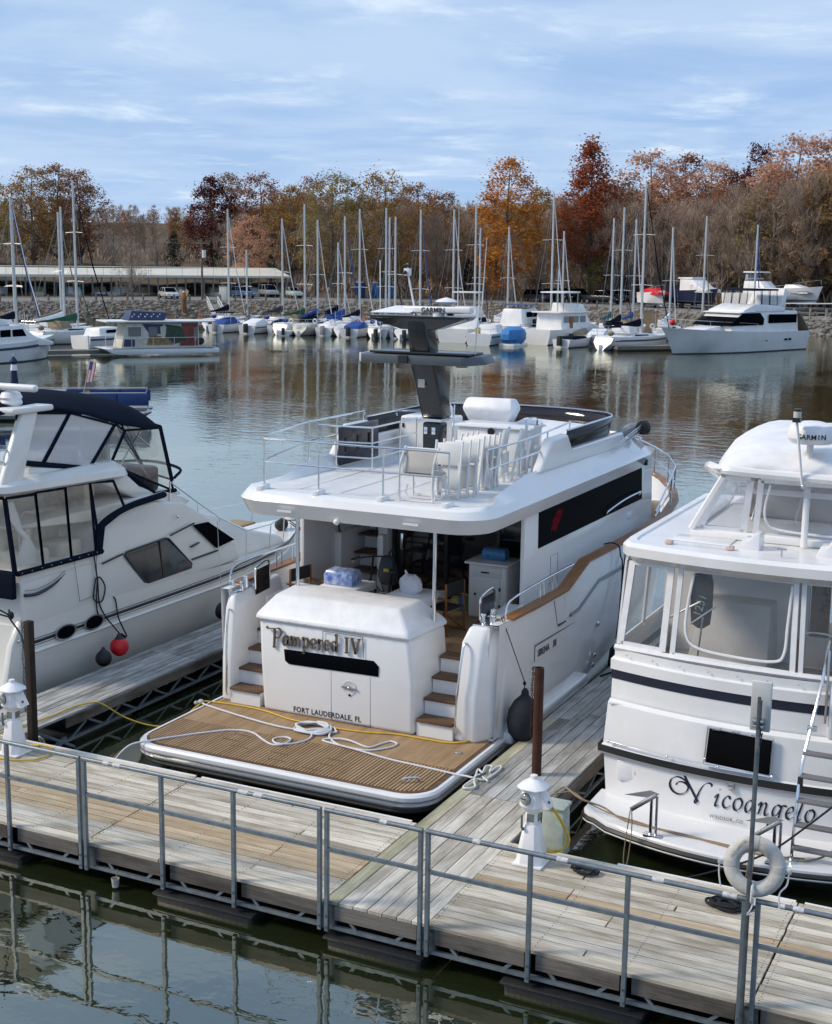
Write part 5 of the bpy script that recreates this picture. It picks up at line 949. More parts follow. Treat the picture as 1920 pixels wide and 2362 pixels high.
for x in (mx-.86, mx+.90): MB().cyl((x, 8.35, 6.08), (x+(.05 if x > mx else -.02), 8.35, 7.6 if x < mx else 6.9), .010, n=5).build('whip_aerial', PVC, wg)
st_ = MB().b(mx-.12, mx+.0, 8.30, 8.332, 5.50, 5.64); M_ = st_.build('mast_sticker', mat('sticker_paper', (.6, .58, .5), .5), ms, smooth=0); M_.rotation_euler = (0, 0, 0)
# ================================================================ things standing aboard
def director_chair(label, x, y, rot):
    c = thing('director_chair', label, 'chair', (0, 0, 0), 'folding wooden chairs in the yacht cockpit'); FR_ = TEAKR; SL = mat('charcoal_sling', (.03, .032, .035), .8, bump=.2, bscale=200)
    for sx in (-.26, .26):
        for sy in (-.2, .2): MB().bar((sx, sy, 0), (sx, sy*.95, .62 if sy < 0 else .88), .03, .035, up=(0, 1, 0)).build('leg', FR_, c, bevel=.004)
        MB().b(sx-.035, sx+.035, -.26, .26, .61, .635).build('armrest', FR_, c, bevel=.004); MB().bar((sx, -.24, .02), (sx, .24, .02), .03, .03).build('foot_rail', FR_, c)
    for sy in (-.16, .16): MB().bar((-.26, sy, .05), (.26, sy, .42), .025, .03, up=(0, 1, 0)).build('cross_brace', FR_, c)
    MB().b(-.25, .25, -.2, .2, .42, .435).build('seat', SL, c); MB().b(-.27, .27, .185, .20, .66, .88).build('backrest', SL, c)
    c.location = (x, y, 1.55); c.rotation_euler = (0, 0, rot); return c
director_chair('wooden folding chair with charcoal back beside the green parcel in the cockpit', -9.15, 7.55, R_(-100)); director_chair('wooden folding chair with charcoal back beside the water bottles in the cockpit', -11.55, 7.2, R_(80))
def cockpit_table(label, x, y, r_):
    tb_ = thing('cockpit_table', label, 'table', (x, y, 1.55)); MB().b(x-r_, x+r_, y-.34, y+.34, 2.18, 2.225).build('table_top', GEL, tb_, bevel=.02)
    t = MB(); t.loft([[(x-r_-.01, y-.36, 2.10), (x+r_+.01, y-.36, 2.10), (x+r_+.01, y+.36, 2.10), (x-r_-.01, y+.36, 2.10)], [(x-r_-.005, y-.35, 2.235), (x+r_+.005, y-.35, 2.235), (x+r_+.005, y+.35, 2.235), (x-r_-.005, y+.35, 2.235)]]); t.build('table_cover', CANVW, tb_, bevel=.02); MB().cyl((x, y, 1.55), (x, y, 2.18), .05, .04).build('pedestal', BLKPL, tb_); MB().cyl((x, y, 1.55), (x, y, 1.57), .2).build('foot', BLKPL, tb_)
cockpit_table('white covered table under the bottled water in the cockpit', -10.85, 7.3, .35); cockpit_table('white covered table under the white plastic bag in the cockpit', -9.55, 7.25, .38)
def bottle_pack(label, x, y, z, nx, ny, cm, s=.078, h=.21, wrap=True):
    bp = thing('bottled_water_pack', label, 'water pack', (x, y, z)); cap_ = mat('white_cap', (.75, .75, .75), .4)
    for i in range(nx):
        for j in range(ny): MB().lathe([(s*.46, 0), (s*.48, h*.62), (s*.2, h*.88), (s*.2, h)], (x+(i-(nx-1)/2)*s, y+(j-(ny-1)/2)*s, z+.002), 8).build('bottle', cm, bp)
    if wrap:
        t = MB(); w, d = nx*s/2+.008, ny*s/2+.008; t.loft([[(x-w, y-d, z), (x+w, y-d, z), (x+w, y+d, z), (x-w, y+d, z)], [(x-w, y-d, z+h*.7), (x+w, y-d, z+h*.7), (x+w, y+d, z+h*.7), (x-w, y+d, z+h*.7)], [(x-w*.88, y-d*.8, z+h*1.02), (x+w*.88, y-d*.8, z+h*1.02), (x+w*.88, y+d*.8, z+h*1.02), (x-w*.88, y+d*.8, z+h*1.02)]]); t.build('shrink_wrap', mat('printed_blue_wrap', (.045, .13, .50), .25, var=.3, vscale=9, col2=(.62, .72, .85)) if wrap == 1 else mat('clear_blue_wrap', (.03, .16, .34), .2, var=.4, vscale=14, col2=(.05, .25, .5)), bp, bevel=.02)
BLUEB = mat('blue_bottle', (.10, .28, .55), .15, var=.1)
bottle_pack('shrink-wrapped pack of bottled water with blue print on the covered table', -10.9, 7.22, 2.24, 6, 4, BLUEB, .088, .24, 1); bottle_pack('pack of blue water bottles on top of the white cabinet', -8.85, 8.95, 2.547, 6, 3, BLUEB, .07, .19, 2)
bg_ = thing('plastic_bag', 'crumpled white plastic bag on the right-hand covered table', 'bag', (-9.62, 7.2, 2.24)); rs = random.Random(9); t = MB(); rr = []
for i, (z, s) in enumerate(((0, .15), (.06, .19), (.15, .20), (.24, .17), (.30, .08))): rr.append([(-9.62+s*(1+rs.uniform(-.14, .14))*math.cos(k*.5236), 7.2+s*.8*(1+rs.uniform(-.14, .14))*math.sin(k*.5236), 2.238+z*(1+rs.uniform(-.06, .06))) for k in range(12)])
t.loft(rr); t.build('bag_body', mat('thin_white_plastic', (.72, .74, .78), .35, bump=.6, bscale=12), bg_, smooth=20); t = MB(); t.tube(crom([(-9.70, 7.2, 2.5), (-9.72, 7.2, 2.60), (-9.66, 7.2, 2.52)], 4), .012, 5); t.build('bag_handle', MATS['thin_white_plastic'], bg_)
for nme, lb, x, c, h in (('gift_parcel', 'yellow patterned parcel on the cockpit floor by the white cabinet', -9.60, (.55, .47, .20), .22), ('gift_parcel', 'blue parcel between the yellow and green ones on the cockpit floor', -9.44, (.08, .22, .55), .25), ('gift_parcel', 'green parcel against the white cabinet in the cockpit', -9.31, (.03, .30, .10), .28)):
    g_ = thing(nme, lb, 'parcel', (x, 9.0, 1.55)); MB().b(x-.075, x+.075, 8.92, 9.14, 1.55, 1.55+h).build('box', mat('wrap_%.2f' % c[0], c, .4, var=.3, vscale=20), g_, bevel=.008); MB().b(x-.077, x+.077, 9.02, 9.05, 1.55, 1.552+h).build('ribbon', mat('ribbon_%.2f' % c[0], tuple(min(1, q*1.6+.05) for q in c), .4), g_, smooth=0)
# folding electric bicycle
bk = thing('folding_bicycle', 'black folding bicycle with a rucksack standing between the covered tables', 'bicycle', (-10.35, 7.9, 1.55)); BKM = BLKPL
def bkp(a, z): return (-10.95+a*.80, 8.25-a*.55, 1.55+z)
for nm_, a in (('wheel', .0), ('wheel', 1.05)):
    c = Vector(bkp(a, .25)); ax = Vector((.55, .80, 0)).normalized(); d = Vector((.80, -.55, 0)).normalized(); w_ = MB().tube([c+(d*math.cos(k*.3142)+Vector((0, 0, 1))*math.sin(k*.3142))*.23 for k in range(20)], .025, 7, closed=True).build('wheel', BLACK, bk)
    sp3 = MB()
    for k in range(10): sp3.cyl(c, c+(d*math.cos(k*.628)+Vector((0, 0, 1))*math.sin(k*.628))*.22, .003, n=4)
    sp3.build('spokes', STEEL, w_)['kind'] = 'stuff'; MB().cyl(c-ax*.04, c+ax*.04, .035).build('hub', BLKPL, w_)
for nme, a, b_, r in (('frame_tube', bkp(.12, .5), bkp(.72, .34), .03), ('seat_tube', bkp(.72, .28), bkp(.84, .82), .022), ('chain_stay', bkp(.70, .3), bkp(1.05, .25), .018), ('fork', bkp(.02, .55), bkp(0, .25), .02), ('steering_tube', bkp(.06, .5), bkp(.16, .98), .018)): MB().cyl(a, b_, r, n=8).build(nme, BKM, bk)
hb = Vector(bkp(.17, .98)); ax = Vector((.75, .66, 0)).normalized(); hbar = MB().tube(crom([hb-ax*.34+Vector((0, -.08, -.02)), hb-ax*.15, hb+ax*.15, hb+ax*.34+Vector((0, -.08, -.02))], 4), .014, 7).build('handlebar', BKM, bk)
for s in (-1, 1): MB().cyl(hb+ax*.24*s, hb+ax*.36*s+Vector((0, -.07, -.02)), .02, n=8).build('grip', BLACK, hbar); MB().tube(crom([hb+ax*.2*s, hb+ax*.26*s+Vector((0, -.12, -.02)), hb+ax*.32*s+Vector((0, -.14, -.06))], 3), .008, 5).build('brake_lever', STEEL, hbar)
sd4 = Vector(bkp(.86, .86)); MB().loft([[sd4+Vector((-.05, .0, -.02)), sd4+Vector((.05, .03, -.02)), sd4+Vector((.16, -.12, -.02)), sd4+Vector((.02, -.14, -.02))], [sd4+Vector((-.04, .0, .03)), sd4+Vector((.04, .03, .03)), sd4+Vector((.14, -.12, .04)), sd4+Vector((.02, -.13, .04))]]).build('saddle', BLACK, bk, bevel=.015)
MB().b(-10.50, -10.22, 7.62, 7.80, 1.85, 2.02).build('battery_pack', mat('pale_pack', (.5, .5, .46), .5), bk, bevel=.02); MB().tube(crom([bkp(.6, .3), bkp(.55, .45), bkp(.45, .6), bkp(.3, .8)], 4), .01, 5).build('brake_cable', BLACK, bk)
rk_ = thing('rucksack', 'dark blue-grey rucksack with a yellow badge hung on the bicycle', 'bag', (-10.42, 8.0, 2.2)); t = MB(); t.loft([[(-10.56, 7.9, 2.12), (-10.28, 7.88, 2.12), (-10.28, 8.05, 2.12), (-10.56, 8.07, 2.12)], [(-10.60, 7.86, 2.3), (-10.26, 7.84, 2.3), (-10.26, 8.06, 2.3), (-10.60, 8.08, 2.3)], [(-10.54, 7.9, 2.62), (-10.32, 7.88, 2.62), (-10.32, 8.02, 2.62), (-10.54, 8.04, 2.62)]]); t.build('sack', mat('slate_nylon', (.035, .045, .06), .7, bump=.3, bscale=60), rk_, bevel=.04, seg=3); MB().b(-10.46, -10.36, 7.845, 7.86, 2.36, 2.42).build('badge', mat('yellow_badge', (.55, .38, .05), .6), rk_, bevel=.01); MB().tube(crom([(-10.42, 7.96, 2.62), (-10.38, 7.96, 2.72), (-10.30, 7.96, 2.70), (-10.32, 7.96, 2.6)], 4), .014, 6).build('strap', BLACK, rk_)
# folding white chairs stacked on the flybridge
WCH = mat('white_resin_chair', (.74, .74, .73), .45, var=.04)
def folding_chair():
    c = thing('folding_chair', 'folded white resin chair leaning in the row along the flybridge rail', 'chair', (0, 0, 0), 'folded white chairs on the flybridge')
    for s in (-.22, .22):
        MB().bar((s, 0, 0), (s, .16, .88), .03, .045, up=(0, 1, 0)).build('back_leg', WCH, c, bevel=.008); MB().bar((s*.85, .16, 0), (s*.85, .10, .55), .028, .04, up=(0, 1, 0)).build('front_leg', WCH, c, bevel=.008)
    t = MB(); t.loft([[(-.20, .085, .50), (.20, .085, .50), (.20, .115, .50), (-.20, .115, .50)], [(-.20, .135, .84), (.20, .135, .84), (.20, .165, .84), (-.20, .165, .84)]]); t.build('backrest', WCH, c, bevel=.02); MB().b(-.20, .20, .13, .165, .12, .47).build('seat', WCH, c, bevel=.012)
    for z in (.08, .3): MB().bar((-.2, .15-.3*(.3-z)*.2, z), (.2, .15-.3*(.3-z)*.2, z), .02, .02).build('rung', WCH, c)
    return c
fc = folding_chair()
spots = [(-8.72+.05*i, 6.52+.20*i, 3.99, R_(3*math.sin(i*2))) for i in range(3)]+[(-8.72+.02*i, 7.35+.17*i, 3.99, R_(-12)) for i in range(4)]+[(-8.72, 8.6, 3.99, R_(-78)), (-8.55, 8.95, 3.99, R_(-80)), (-8.5, 9.5, 3.99, R_(-82))]
for i, (x, y, z, r_) in enumerate(spots):
    o = fc if i == 0 else copy_tree(fc); o.location = (x, y, z); o.rotation_euler = (0, 0, r_)
cc = thing('covered_armchair', 'tan-backed aluminium armchair at the aft flybridge rail', 'chair', (-8.98, 6.15, 3.99))
TAN_ = mat('taupe_cushion', (.46, .44, .41), .8, var=.05)
t = MB(); t.sheet([(-9.24, 6.06, 4.42), (-8.70, 6.06, 4.42), (-8.72, 6.20, 4.74), (-9.22, 6.20, 4.74)], .05, (0, 1, .3)); t.build('backrest', TAN_, cc, bevel=.03, seg=3); MB().b(-9.24, -8.70, 6.10, 6.5, 4.36, 4.42).build('seat', TAN_, cc, bevel=.02)
for x in (-9.25, -8.69):
    MB().tube(crom([(x, 6.02, 3.995), (x, 6.02, 4.5), (x, 6.2, 4.78), (x, 6.24, 4.78)], 4), .016, 6).build('leg', WCH, cc); MB().tube([(x, 6.5, 3.995), (x, 6.48, 4.4)], .016, 6).build('leg', WCH, cc)
MB().tube([(-9.25, 6.22, 4.78), (-8.69, 6.22, 4.78)], .016, 6).build('top_bar', WCH, cc)
for y in (6.02, 6.3, 6.55): MB().tube(crom([(-9.25, y, 4.2), (-9.25, y, 4.02), (-8.69, y, 4.02), (-8.69, y, 4.2)], 3), .013, 5).build('sled_foot', WCH, cc)
# ================================================================ lines, hoses and fenders about the yacht
P5 = .515
hose = [(-13.3, 2.36, .53), (-13.4, 2.38, .53), (-13.12, 2.40, .53), (-12.98, 2.28, .53), (-12.90, 2.1, .53), (-12.96, 1.9, .53), (-13.14, 1.78, .53), (-13.46, 1.72, .53), (-13.9, 1.85, .53), (-14.15, 2.2, .53), (-14.16, 2.6, .535), (-14.08, 2.94, .535), (-14.04, 3.14, .535), (-14.0, 3.57, .535), (-14.0, 3.96, .535), (-13.9, 4.25, .535), (-13.78, 4.4, .50), (-13.45, 4.62, .24), (-13.05, 4.85, .10), (-12.75, 5.02, .16), (-12.50, 5.14, .40), (-12.36, 5.21, P5), (-12.28, 5.27, P5), (-11.8, 5.33, P5), (-11.25, 5.30, P5), (-10.69, 5.14, P5), (-10.24, 5.12, P5), (-9.77, 5.12, P5), (-9.3, 5.18, P5), (-8.88, 5.31, P5), (-8.41, 5.32, P5), (-8.01, 5.35, P5), (-7.80, 5.50, P5+.02), (-7.815, 5.56, .56)]
rope('shore_power_cable', 'yellow shore-power cable running from the left pedestal across the swim platform', hose, .0135, YEL, cat='cable')
wr = MB(); wr.tube(crom([(-12.36, 5.16, P5), (-12.19, 5.09, P5), (-11.32, 4.86, P5+.01), (-10.45, 4.70, P5)], 5), .015, 7)
co = wr
pts = []
for i in range(110):
    a = i*.42; k = 1+.10*math.sin(i*.77)-.28*(i/110); pts.append((-10.12+.33*k*math.cos(a)+.02*math.sin(i*.3), 4.90+.22*k*math.sin(a), P5+.008+.055*(i/110)+.012*math.sin(i*1.3)))
tail = [(-9.84, 4.91, P5+.03), (-9.74, 4.72, P5), (-9.5, 4.52, P5), (-9.27, 4.46, P5), (-8.94, 4.5, P5), (-8.73, 4.75, P5), (-8.70, 4.93, P5), (-8.84, 4.98, P5), (-8.93, 4.78, P5), (-9.02, 4.60, P5), (-9.32, 4.67, P5+.02), (-9.55, 4.68, P5+.02), (-9.76, 4.55, P5), (-9.14, 4.40, P5+.02), (-8.53, 4.32, P5), (-7.9, 4.27, P5), (-7.42, 4.23, P5), (-7.25, 4.21, P5+.01), (-7.13, 4.21, .53)]
cl = [(-7.2, 4.5, .535), (-7.08, 4.38, .55), (-7.15, 4.66, .535), (-7.07, 4.70, .535), (-7.02, 4.5, .535), (-6.99, 4.75, .535), (-6.93, 4.69, .535), (-6.93, 4.37, .535), (-6.97, 4.17, .535), (-7.08, 4.11, .55), (-7.12, 3.83, .535), (-7.07, 3.77, .535), (-6.97, 3.87, .535), (-7.06, 4.04, .55), (-7.1, 4.28, .55), (-6.9, 4.15, .535)]
one('mooring_line', MB().tube(crom([(-12.36, 5.16, P5), (-12.19, 5.09, P5), (-11.32, 4.86, P5+.01), (-10.50, 4.74, P5+.01)]+pts[::1]+tail+cl, 4), .0155, 7), ROPEW, 'white mooring line coiled on the teak platform and led to the pier cleat', 'rope', smooth=60)
rope('stern_line', 'white line snaking over the port corner of the teak platform into the water', [(-12.55, 2.75, -.02), (-12.42, 2.9, .2), (-12.25, 3.12, .46), (-12.0, 3.35, P5), (-11.75, 3.7, P5), (-11.47, 4.04, P5), (-11.2, 4.3, P5), (-10.88, 4.35, P5), (-10.55, 4.15, P5), (-10.32, 4.04, P5), (-10.17, 4.12, P5+.01), (-10.19, 4.34, P5+.01), (-10.34, 4.40, P5), (-10.44, 4.26, P5), (-10.27, 4.07, P5+.02), (-10.07, 4.22, P5), (-9.97, 4.5, P5), (-10.02, 4.7, P5+.02)], .0155, ROPEW)
kn = MB(); kn.ball((-12.38, 5.16, P5+.02), .05, .06, .035, n=8, m=5); kn.ball((-12.43, 5.10, P5+.01), .03, .05, .03, n=7, m=5); one('rope_knot', kn, mat('frayed_rope', (.55, .53, .48), .9, bump=.5, bscale=90), 'frayed knot of white rope at the port edge of the swim platform', 'rope')
def cleat(label, x, y, z, rot, m=GALVD):
    c = thing('dock_cleat', label, 'cleat', (x, y, z)); d = Vector((math.cos(rot), math.sin(rot), 0))
    P0_ = Vector((x, y, z)); MB().tube(crom([P0_-d*.13+Vector((0, 0, .055)), P0_-d*.06+Vector((0, 0, .05)), P0_+d*.06+Vector((0, 0, .05)), P0_+d*.13+Vector((0, 0, .055))], 3), .014, 6).build('horn', m, c)
    for s in (-1, 1): MB().cyl(P0_+d*.045*s, P0_+d*.045*s+Vector((0, 0, .05)), .016, n=7).build('leg', m, c)
cleat('grey dock cleat under the white mooring line on the finger pier', -7.05, 4.25, DK+.006, R_(80))
fd_ = thing('fender', 'dark navy teardrop fender hung between the yacht quarter and the finger pier', 'fender', (-7.18, 6.0, .6))
fcx, fcy = -7.17, 6.05
MB().lathe([(.03, 1.30), (.055, 1.26), (.06, 1.20), (.16, 1.10), (.235, .95), (.255, .78), (.22, .62), (.13, .50), (.06, .44), (0, .43)], (fcx, fcy, 0), 20, (.04, 0, 1)).build('fender_cover', mat('navy_fender_cover', (.014, .018, .026), .85, var=.2, vscale=8, bump=.2, bscale=120), fd_)
MB().tube([(fcx+.04, fcy, 1.28), (fcx+.045, fcy-.03, 1.42), (-7.44, 5.98, 2.24), (-7.52, 6.0, 2.36)], .008, 5).build('lanyard', ROPEK, fd_); MB().lathe([(.02, 0), (.03, .02), (.02, .05)], (fcx+.045, fcy-.02, 1.36), 8).build('lanyard_knot', ROPEK, fd_)
f2 = thing('fender', 'black fender on a dark strap low against the yacht hull beyond the step', 'fender', (-7.2, 10.8, .3)); MB().lathe([(.05, .85), (.12, .75), (.15, .5), (.12, .25), (.04, .18)], (-7.14, 10.6, 0), 14).build('fender_body', BLACK, f2); MB().tube([(-7.14, 10.6, .84), (-7.2, 10.9, 1.6), (-7.25, 11.3, 2.55)], .012, 5).build('lanyard', ROPEK, f2)
rope('dark_strap_line', 'black strap tied over the teak caprail with its line hanging down the hull', [(-7.50, 10.75, 2.62), (-7.36, 10.75, 2.66), (-7.22, 10.75, 2.62), (-7.21, 10.85, 2.42), (-7.20, 10.95, 2.25), (-7.19, 10.9, 1.6), (-7.2, 10.75, .9)], .013, ROPEK)
rope('pier_line', 'black rope lying on the finger pier beyond the rust-red piling', [(-7.1, 9.6, .53), (-6.95, 9.9, .535), (-6.7, 9.5, .535), (-6.4, 9.6, .535), (-6.1, 9.2, .535)], .016, ROPEK)
# ================================================================ cream cruiser with navy canvas in the left slip
def vpanel(parent, quad, fm, cm, w=.05, name='clear_panel', th=.012, frame=True, bows=0):
    """clear vinyl pane in a canvas border: quad = 4 corners (bl, br, tr, tl)"""
    Q = [Vector(q) for q in quad]; n = (Q[1]-Q[0]).cross(Q[3]-Q[0]).normalized()
    o = MB().q(*Q).build(name, cm, parent, smooth=0, fix=False)
    if frame:
        for i in range(4): MB().bar(Q[i], Q[(i+1) % 4], w, th*2.2, up=n).build('canvas_border', fm, o, smooth=0)
    return o
LC = -17.0
lb = thing('cabin_cruiser', 'white cabin cruiser with navy canvas enclosures beside the grey finger pier', 'cruiser', (LC, 9, 0))
def stl(y, wl, kn, sh, zk, zs, keel=-.5): return (y, [(.02, keel), (wl*.8, -.2), (wl, .1), (wl+(kn-wl)*.7, zk*.62), (kn-.015, zk-.03), (kn+.02, zk), (kn-.01, zk+.035), ((kn+sh)/2, (zk+zs)/2), (sh, zs)])
SL_ = [stl(4.55, 1.30, 1.46, 1.44, 1.0, 1.5), stl(6.5, 1.33, 1.48, 1.45, 1.0, 1.5), stl(8.5, 1.32, 1.48, 1.45, 1.0, 1.46), stl(10.3, 1.22, 1.47, 1.44, .99, 1.40), stl(11.6, 1.06, 1.42, 1.41, .99, 1.34), stl(12.8, .82, 1.26, 1.28, 1.0, 1.31), stl(13.8, .54, .98, 1.05, 1.02, 1.31), stl(14.7, .27, .60, .70, 1.05, 1.34), stl(15.35, .10, .24, .34, 1.08, 1.38), stl(15.7, .03, .05, .12, 1.12, 1.42)]
t = MB(); t.loft(hull_sides(SL_, LC), closed=False, cap=False); t.q(*hull_sides(SL_[:1], LC)[0]); lh = t.build('hull', GEL2, lb, smooth=30)
def side_at(y, z, tab=SL_):
    ys = [s[0] for s in tab]; i = min(len(ys)-2, max(0, int(np.searchsorted(ys, y))-1)); f = (y-ys[i])/(ys[i+1]-ys[i])
    def hb(s): return float(np.interp(z, [p[1] for p in s[1]], [p[0] for p in s[1]]))
    return hb(tab[i])*(1-f)+hb(tab[i+1])*f
STR = mat('navy_stripe', (.016, .022, .045), .3)
def hstripe(z0, z1, y0, y1, m, nm, n=30, zf=lambda y: 0.):
    t = MB(); t.loft([[(LC+side_at(y, z0+zf(y))+.005, y, z0+zf(y)), (LC+side_at(y, z1+zf(y))+.005, y, z1+zf(y))] for y in np.linspace(y0, y1, n)], closed=False, cap=False); t.build(nm, m, lh, solid=.004)
rise = lambda y: .012*max(0, y-10)**1.4
hstripe(1.145, 1.20, 4.7, 14.9, STR, 'stripe', zf=rise); hstripe(1.222, 1.237, 4.7, 14.9, mat('grey_stripe', (.16, .15, .13), .4), 'pin_stripe', zf=rise); hstripe(1.11, 1.122, 4.7, 14.9, MATS['grey_stripe'], 'pin_stripe', zf=rise)
for y in (5.62, 6.38):
    for r, m, nm, o in ((.185, CHROME, 'porthole_rim', .012), (.15, DGLASS, 'porthole_glass', .020)):
        P = [(LC+1.475+o, y+r*1.5*math.cos(k*.2618), 1.17+r*.72*math.sin(k*.2618)) for k in range(24)]; MB().prism(P, (.012, 0, 0)).build(nm, m, lh)
# deck and trunk
t = MB(); t.loft([[(LC-s[1][-1][0], s[0], s[1][-1][1]-.01), (LC+s[1][-1][0], s[0], s[1][-1][1]-.01)] for s in SL_], closed=False, cap=False); t.build('deck', GEL2, lb, smooth=0)
def slab(prof, hw, z_in=.06, nm='x', m=GEL2, bev=.05, parent=None):
    """side profile (y,z) extruded across the boat, a little narrower at the top"""
    zs = [p[1] for p in prof]; z0, z1 = min(zs), max(zs); t = MB(); k = lambda z: hw-z_in*(z-z0)/(z1-z0)
    a = [(LC+k(z), y, z) for y, z in prof]; b_ = [(LC-k(z), y, z) for y, z in prof]; n = len(prof)
    t.add(a+b_, [tuple(range(n)), tuple(range(2*n-1, n-1, -1))]+[(i, n+i, n+(i+1) % n, (i+1) % n) for i in range(n)]); return t.build(nm, m, parent or lb, bevel=bev, seg=3)
sp5 = slab([(4.62, 1.45), (4.66, 2.44), (6.62, 2.40), (6.66, 2.72), (6.95, 2.94), (7.5, 3.05), (8.4, 3.04), (9.3, 2.90), (9.95, 2.55), (10.5, 2.18), (11.0, 1.75), (11.2, 1.40), (8, 1.36)], 1.45, .10, 'superstructure')
slab([(9.0, 1.30), (9.2, 2.75), (10.4, 2.50), (11.2, 2.28), (12.2, 1.82), (13.4, 1.48), (13.6, 1.28)], 1.12, .30, 'trunk_cabin', GEL2, .08)
slab([(4.7, 3.10), (4.7, 3.15), (6.9, 3.15), (8.9, 3.15), (9.5, 2.95), (9.7, 2.85), (9.4, 2.7)], 1.25, .0, 'flybridge_floor', GEL2, .03)
# sculpted window in the side
xs = LC+1.415
t = MB(); t.prism([(xs, 7.36, 2.20), (xs, 7.42, 2.25), (xs, 8.62, 2.30), (xs, 8.72, 2.27), (xs+.02, 9.46, 1.63), (xs+.03, 9.44, 1.56), (xs+.03, 8.05, 1.54), (xs+.02, 7.93, 1.58)], (.012, 0, 0)); lw = t.build('cabin_window', mat('grey_cabin_glass', (.055, .058, .06), .08, var=.3, vscale=1.2, spec=.6), sp5, bevel=.004)
t = MB(); t.tube([(xs+.02, y, z) for y, z in ((7.36, 2.20), (7.42, 2.25), (8.62, 2.30), (8.72, 2.27), (9.46, 1.63), (9.44, 1.56), (8.05, 1.54), (7.93, 1.58))], .018, 6, closed=True); t.build('window_gasket', BLKPL, lw); MB().bar((xs+.022, 8.42, 2.29), (xs+.035, 8.50, 1.55), .03, .02, up=(1, 0, 0)).build('window_mullion', BLKPL, lw)
t = MB(); t.prism([(xs+.01, 9.52, 2.40), (xs+.01, 10.05, 2.38), (xs+.03, 10.95, 1.86), (xs+.03, 10.3, 1.80)], (.014, 0, 0)); t.build('forward_window', DGLASS, sp5)
for (y0, z0), (y1, z1) in (((6.7, 2.17), (7.3, 2.24)), ((8.75, 2.33), (9.55, 2.44)), ((9.45, 1.72), (10.35, 1.74))): MB().bar((xs+.035, y0, z0), (xs+.035, y1, z1), .03, .022, up=(1, 0, 0)).build('trim_strip', BLKPL, sp5, smooth=0)
MB().bar((xs+.03, 9.42, 1.98), (xs+.03, 9.70, 2.02), .02, .06, up=(1, 0, 0)).build('model_badge', BLKPL, sp5, bevel=.005); MB().ball((xs+.03, 9.0, 2.66), .035).build('side_light', CHROME, sp5)
t = MB(); t.tube(crom([(LC+1.455, 4.68, 2.02), (LC+1.455, 5.0, 1.99), (LC+1.452, 5.4, 2.06), (LC+1.45, 5.72, 2.20)], 6), [.03]*9+[.028, .026, .024, .022, .02, .017, .013, .009, .006, .003], 6); t.build('swoosh_stripe', STR, sp5); t = MB(); t.tube(crom([(LC+1.455, 4.68, 2.10), (LC+1.455, 5.0, 2.07), (LC+1.452, 5.4, 2.13), (LC+1.45, 5.7, 2.24)], 5), .006, 5); t.build('pin_stripe', MATS['grey_stripe'], sp5)
t = MB(); t.tube([(LC+1.448, 5.95, 2.36), (LC+1.458, 6.05, 1.62), (LC+1.458, 6.52, 1.64), (LC+1.448, 6.55, 2.36)], .006, 4); t.build('boarding_door_seam', seam, sp5)
# stern platform wing
t = MB(); t.loft([[(LC-1.4, 4.6, .25), (LC+1.4, 4.6, .25), (LC+1.2, 3.75, .25), (LC-1.2, 3.75, .25)], [(LC-1.42, 4.6, .40), (LC+1.42, 4.6, .40), (LC+1.25, 3.7, .40), (LC-1.25, 3.7, .40)]]); t.build('swim_platform', GEL2, lb, bevel=.04)
t = MB(); t.prism([(LC+1.30, 4.6, .4), (LC+1.30, 4.15, .42), (LC+1.30, 4.35, 1.2), (LC+1.30, 4.6, 1.6)], (.13, 0, 0)); t.build('stern_wing', GEL2, lb, bevel=.03); MB().ball((LC+1.44, 4.50, 1.28), .035).build('stern_fitting', CHROME, lb)
# hardtop over the aft deck
def lring(hw, y0, y1, r, z, n=4):
    P = []
    for cx, cy, a0 in ((LC-hw+r, y0+r, 180), (LC+hw-r, y0+r, 270), (LC+hw-r, y1-r, 0), (LC-hw+r, y1-r, 90)):
        for k in range(n+1): a = R_(a0+90*k/n); P.append((cx+r*math.cos(a), cy+r*math.sin(a), z))
    return P
def tilt(P, y0, y1, dz): return [(x, y, z+dz*(y-y0)/(y1-y0)) for x, y, z in P]
t = MB(); t.loft([tilt(lring(1.42, 4.2, 7.6, .35, 3.74), 4.2, 7.6, -.12), tilt(lring(1.50, 4.1, 7.7, .4, 3.80), 4.2, 7.6, -.12), tilt(lring(1.48, 4.12, 7.65, .4, 3.90), 4.2, 7.6, -.10), tilt(lring(1.30, 4.3, 7.5, .35, 3.98), 4.2, 7.6, -.04)]); hd_ = t.build('hardtop', GEL2, lb, smooth=30)
x0 = LC+1.43; zt, zb = 3.74, 2.43; ytop = [4.35, 5.05, 5.80, 6.45, 7.08]; ybot = [4.52, 5.18, 5.90, 6.56, 6.72]
aft = thing_ = None
en = MB().b(LC-1.40, LC+1.40, 4.62, 6.5, 2.20, 2.24).build('aft_deck', NSK, lb, smooth=0)
CLY = CLEARY
for i in range(4):
    if i < 3: vpanel(lb, [(x0, ybot[i], zb), (x0, ybot[i+1], zb-.01), (x0, ytop[i+1], zt-.06), (x0, ytop[i], zt-.03)], NAVY, CLY, .045, 'side_curtain')
    else: vpanel(lb, [(x0, 6.62, 2.78), (x0, 7.42, 3.06), (x0, 7.10, zt-.12), (x0, ytop[3], zt-.06)], NAVY, CLY, .045, 'side_curtain'); vpanel(lb, [(x0, 6.56, zb), (x0, 6.62, 2.80), (x0, ytop[3]+.02, zt-.06), (x0, ytop[3], zt-.08)], NAVY, CLY, .02, 'side_curtain', frame=False)
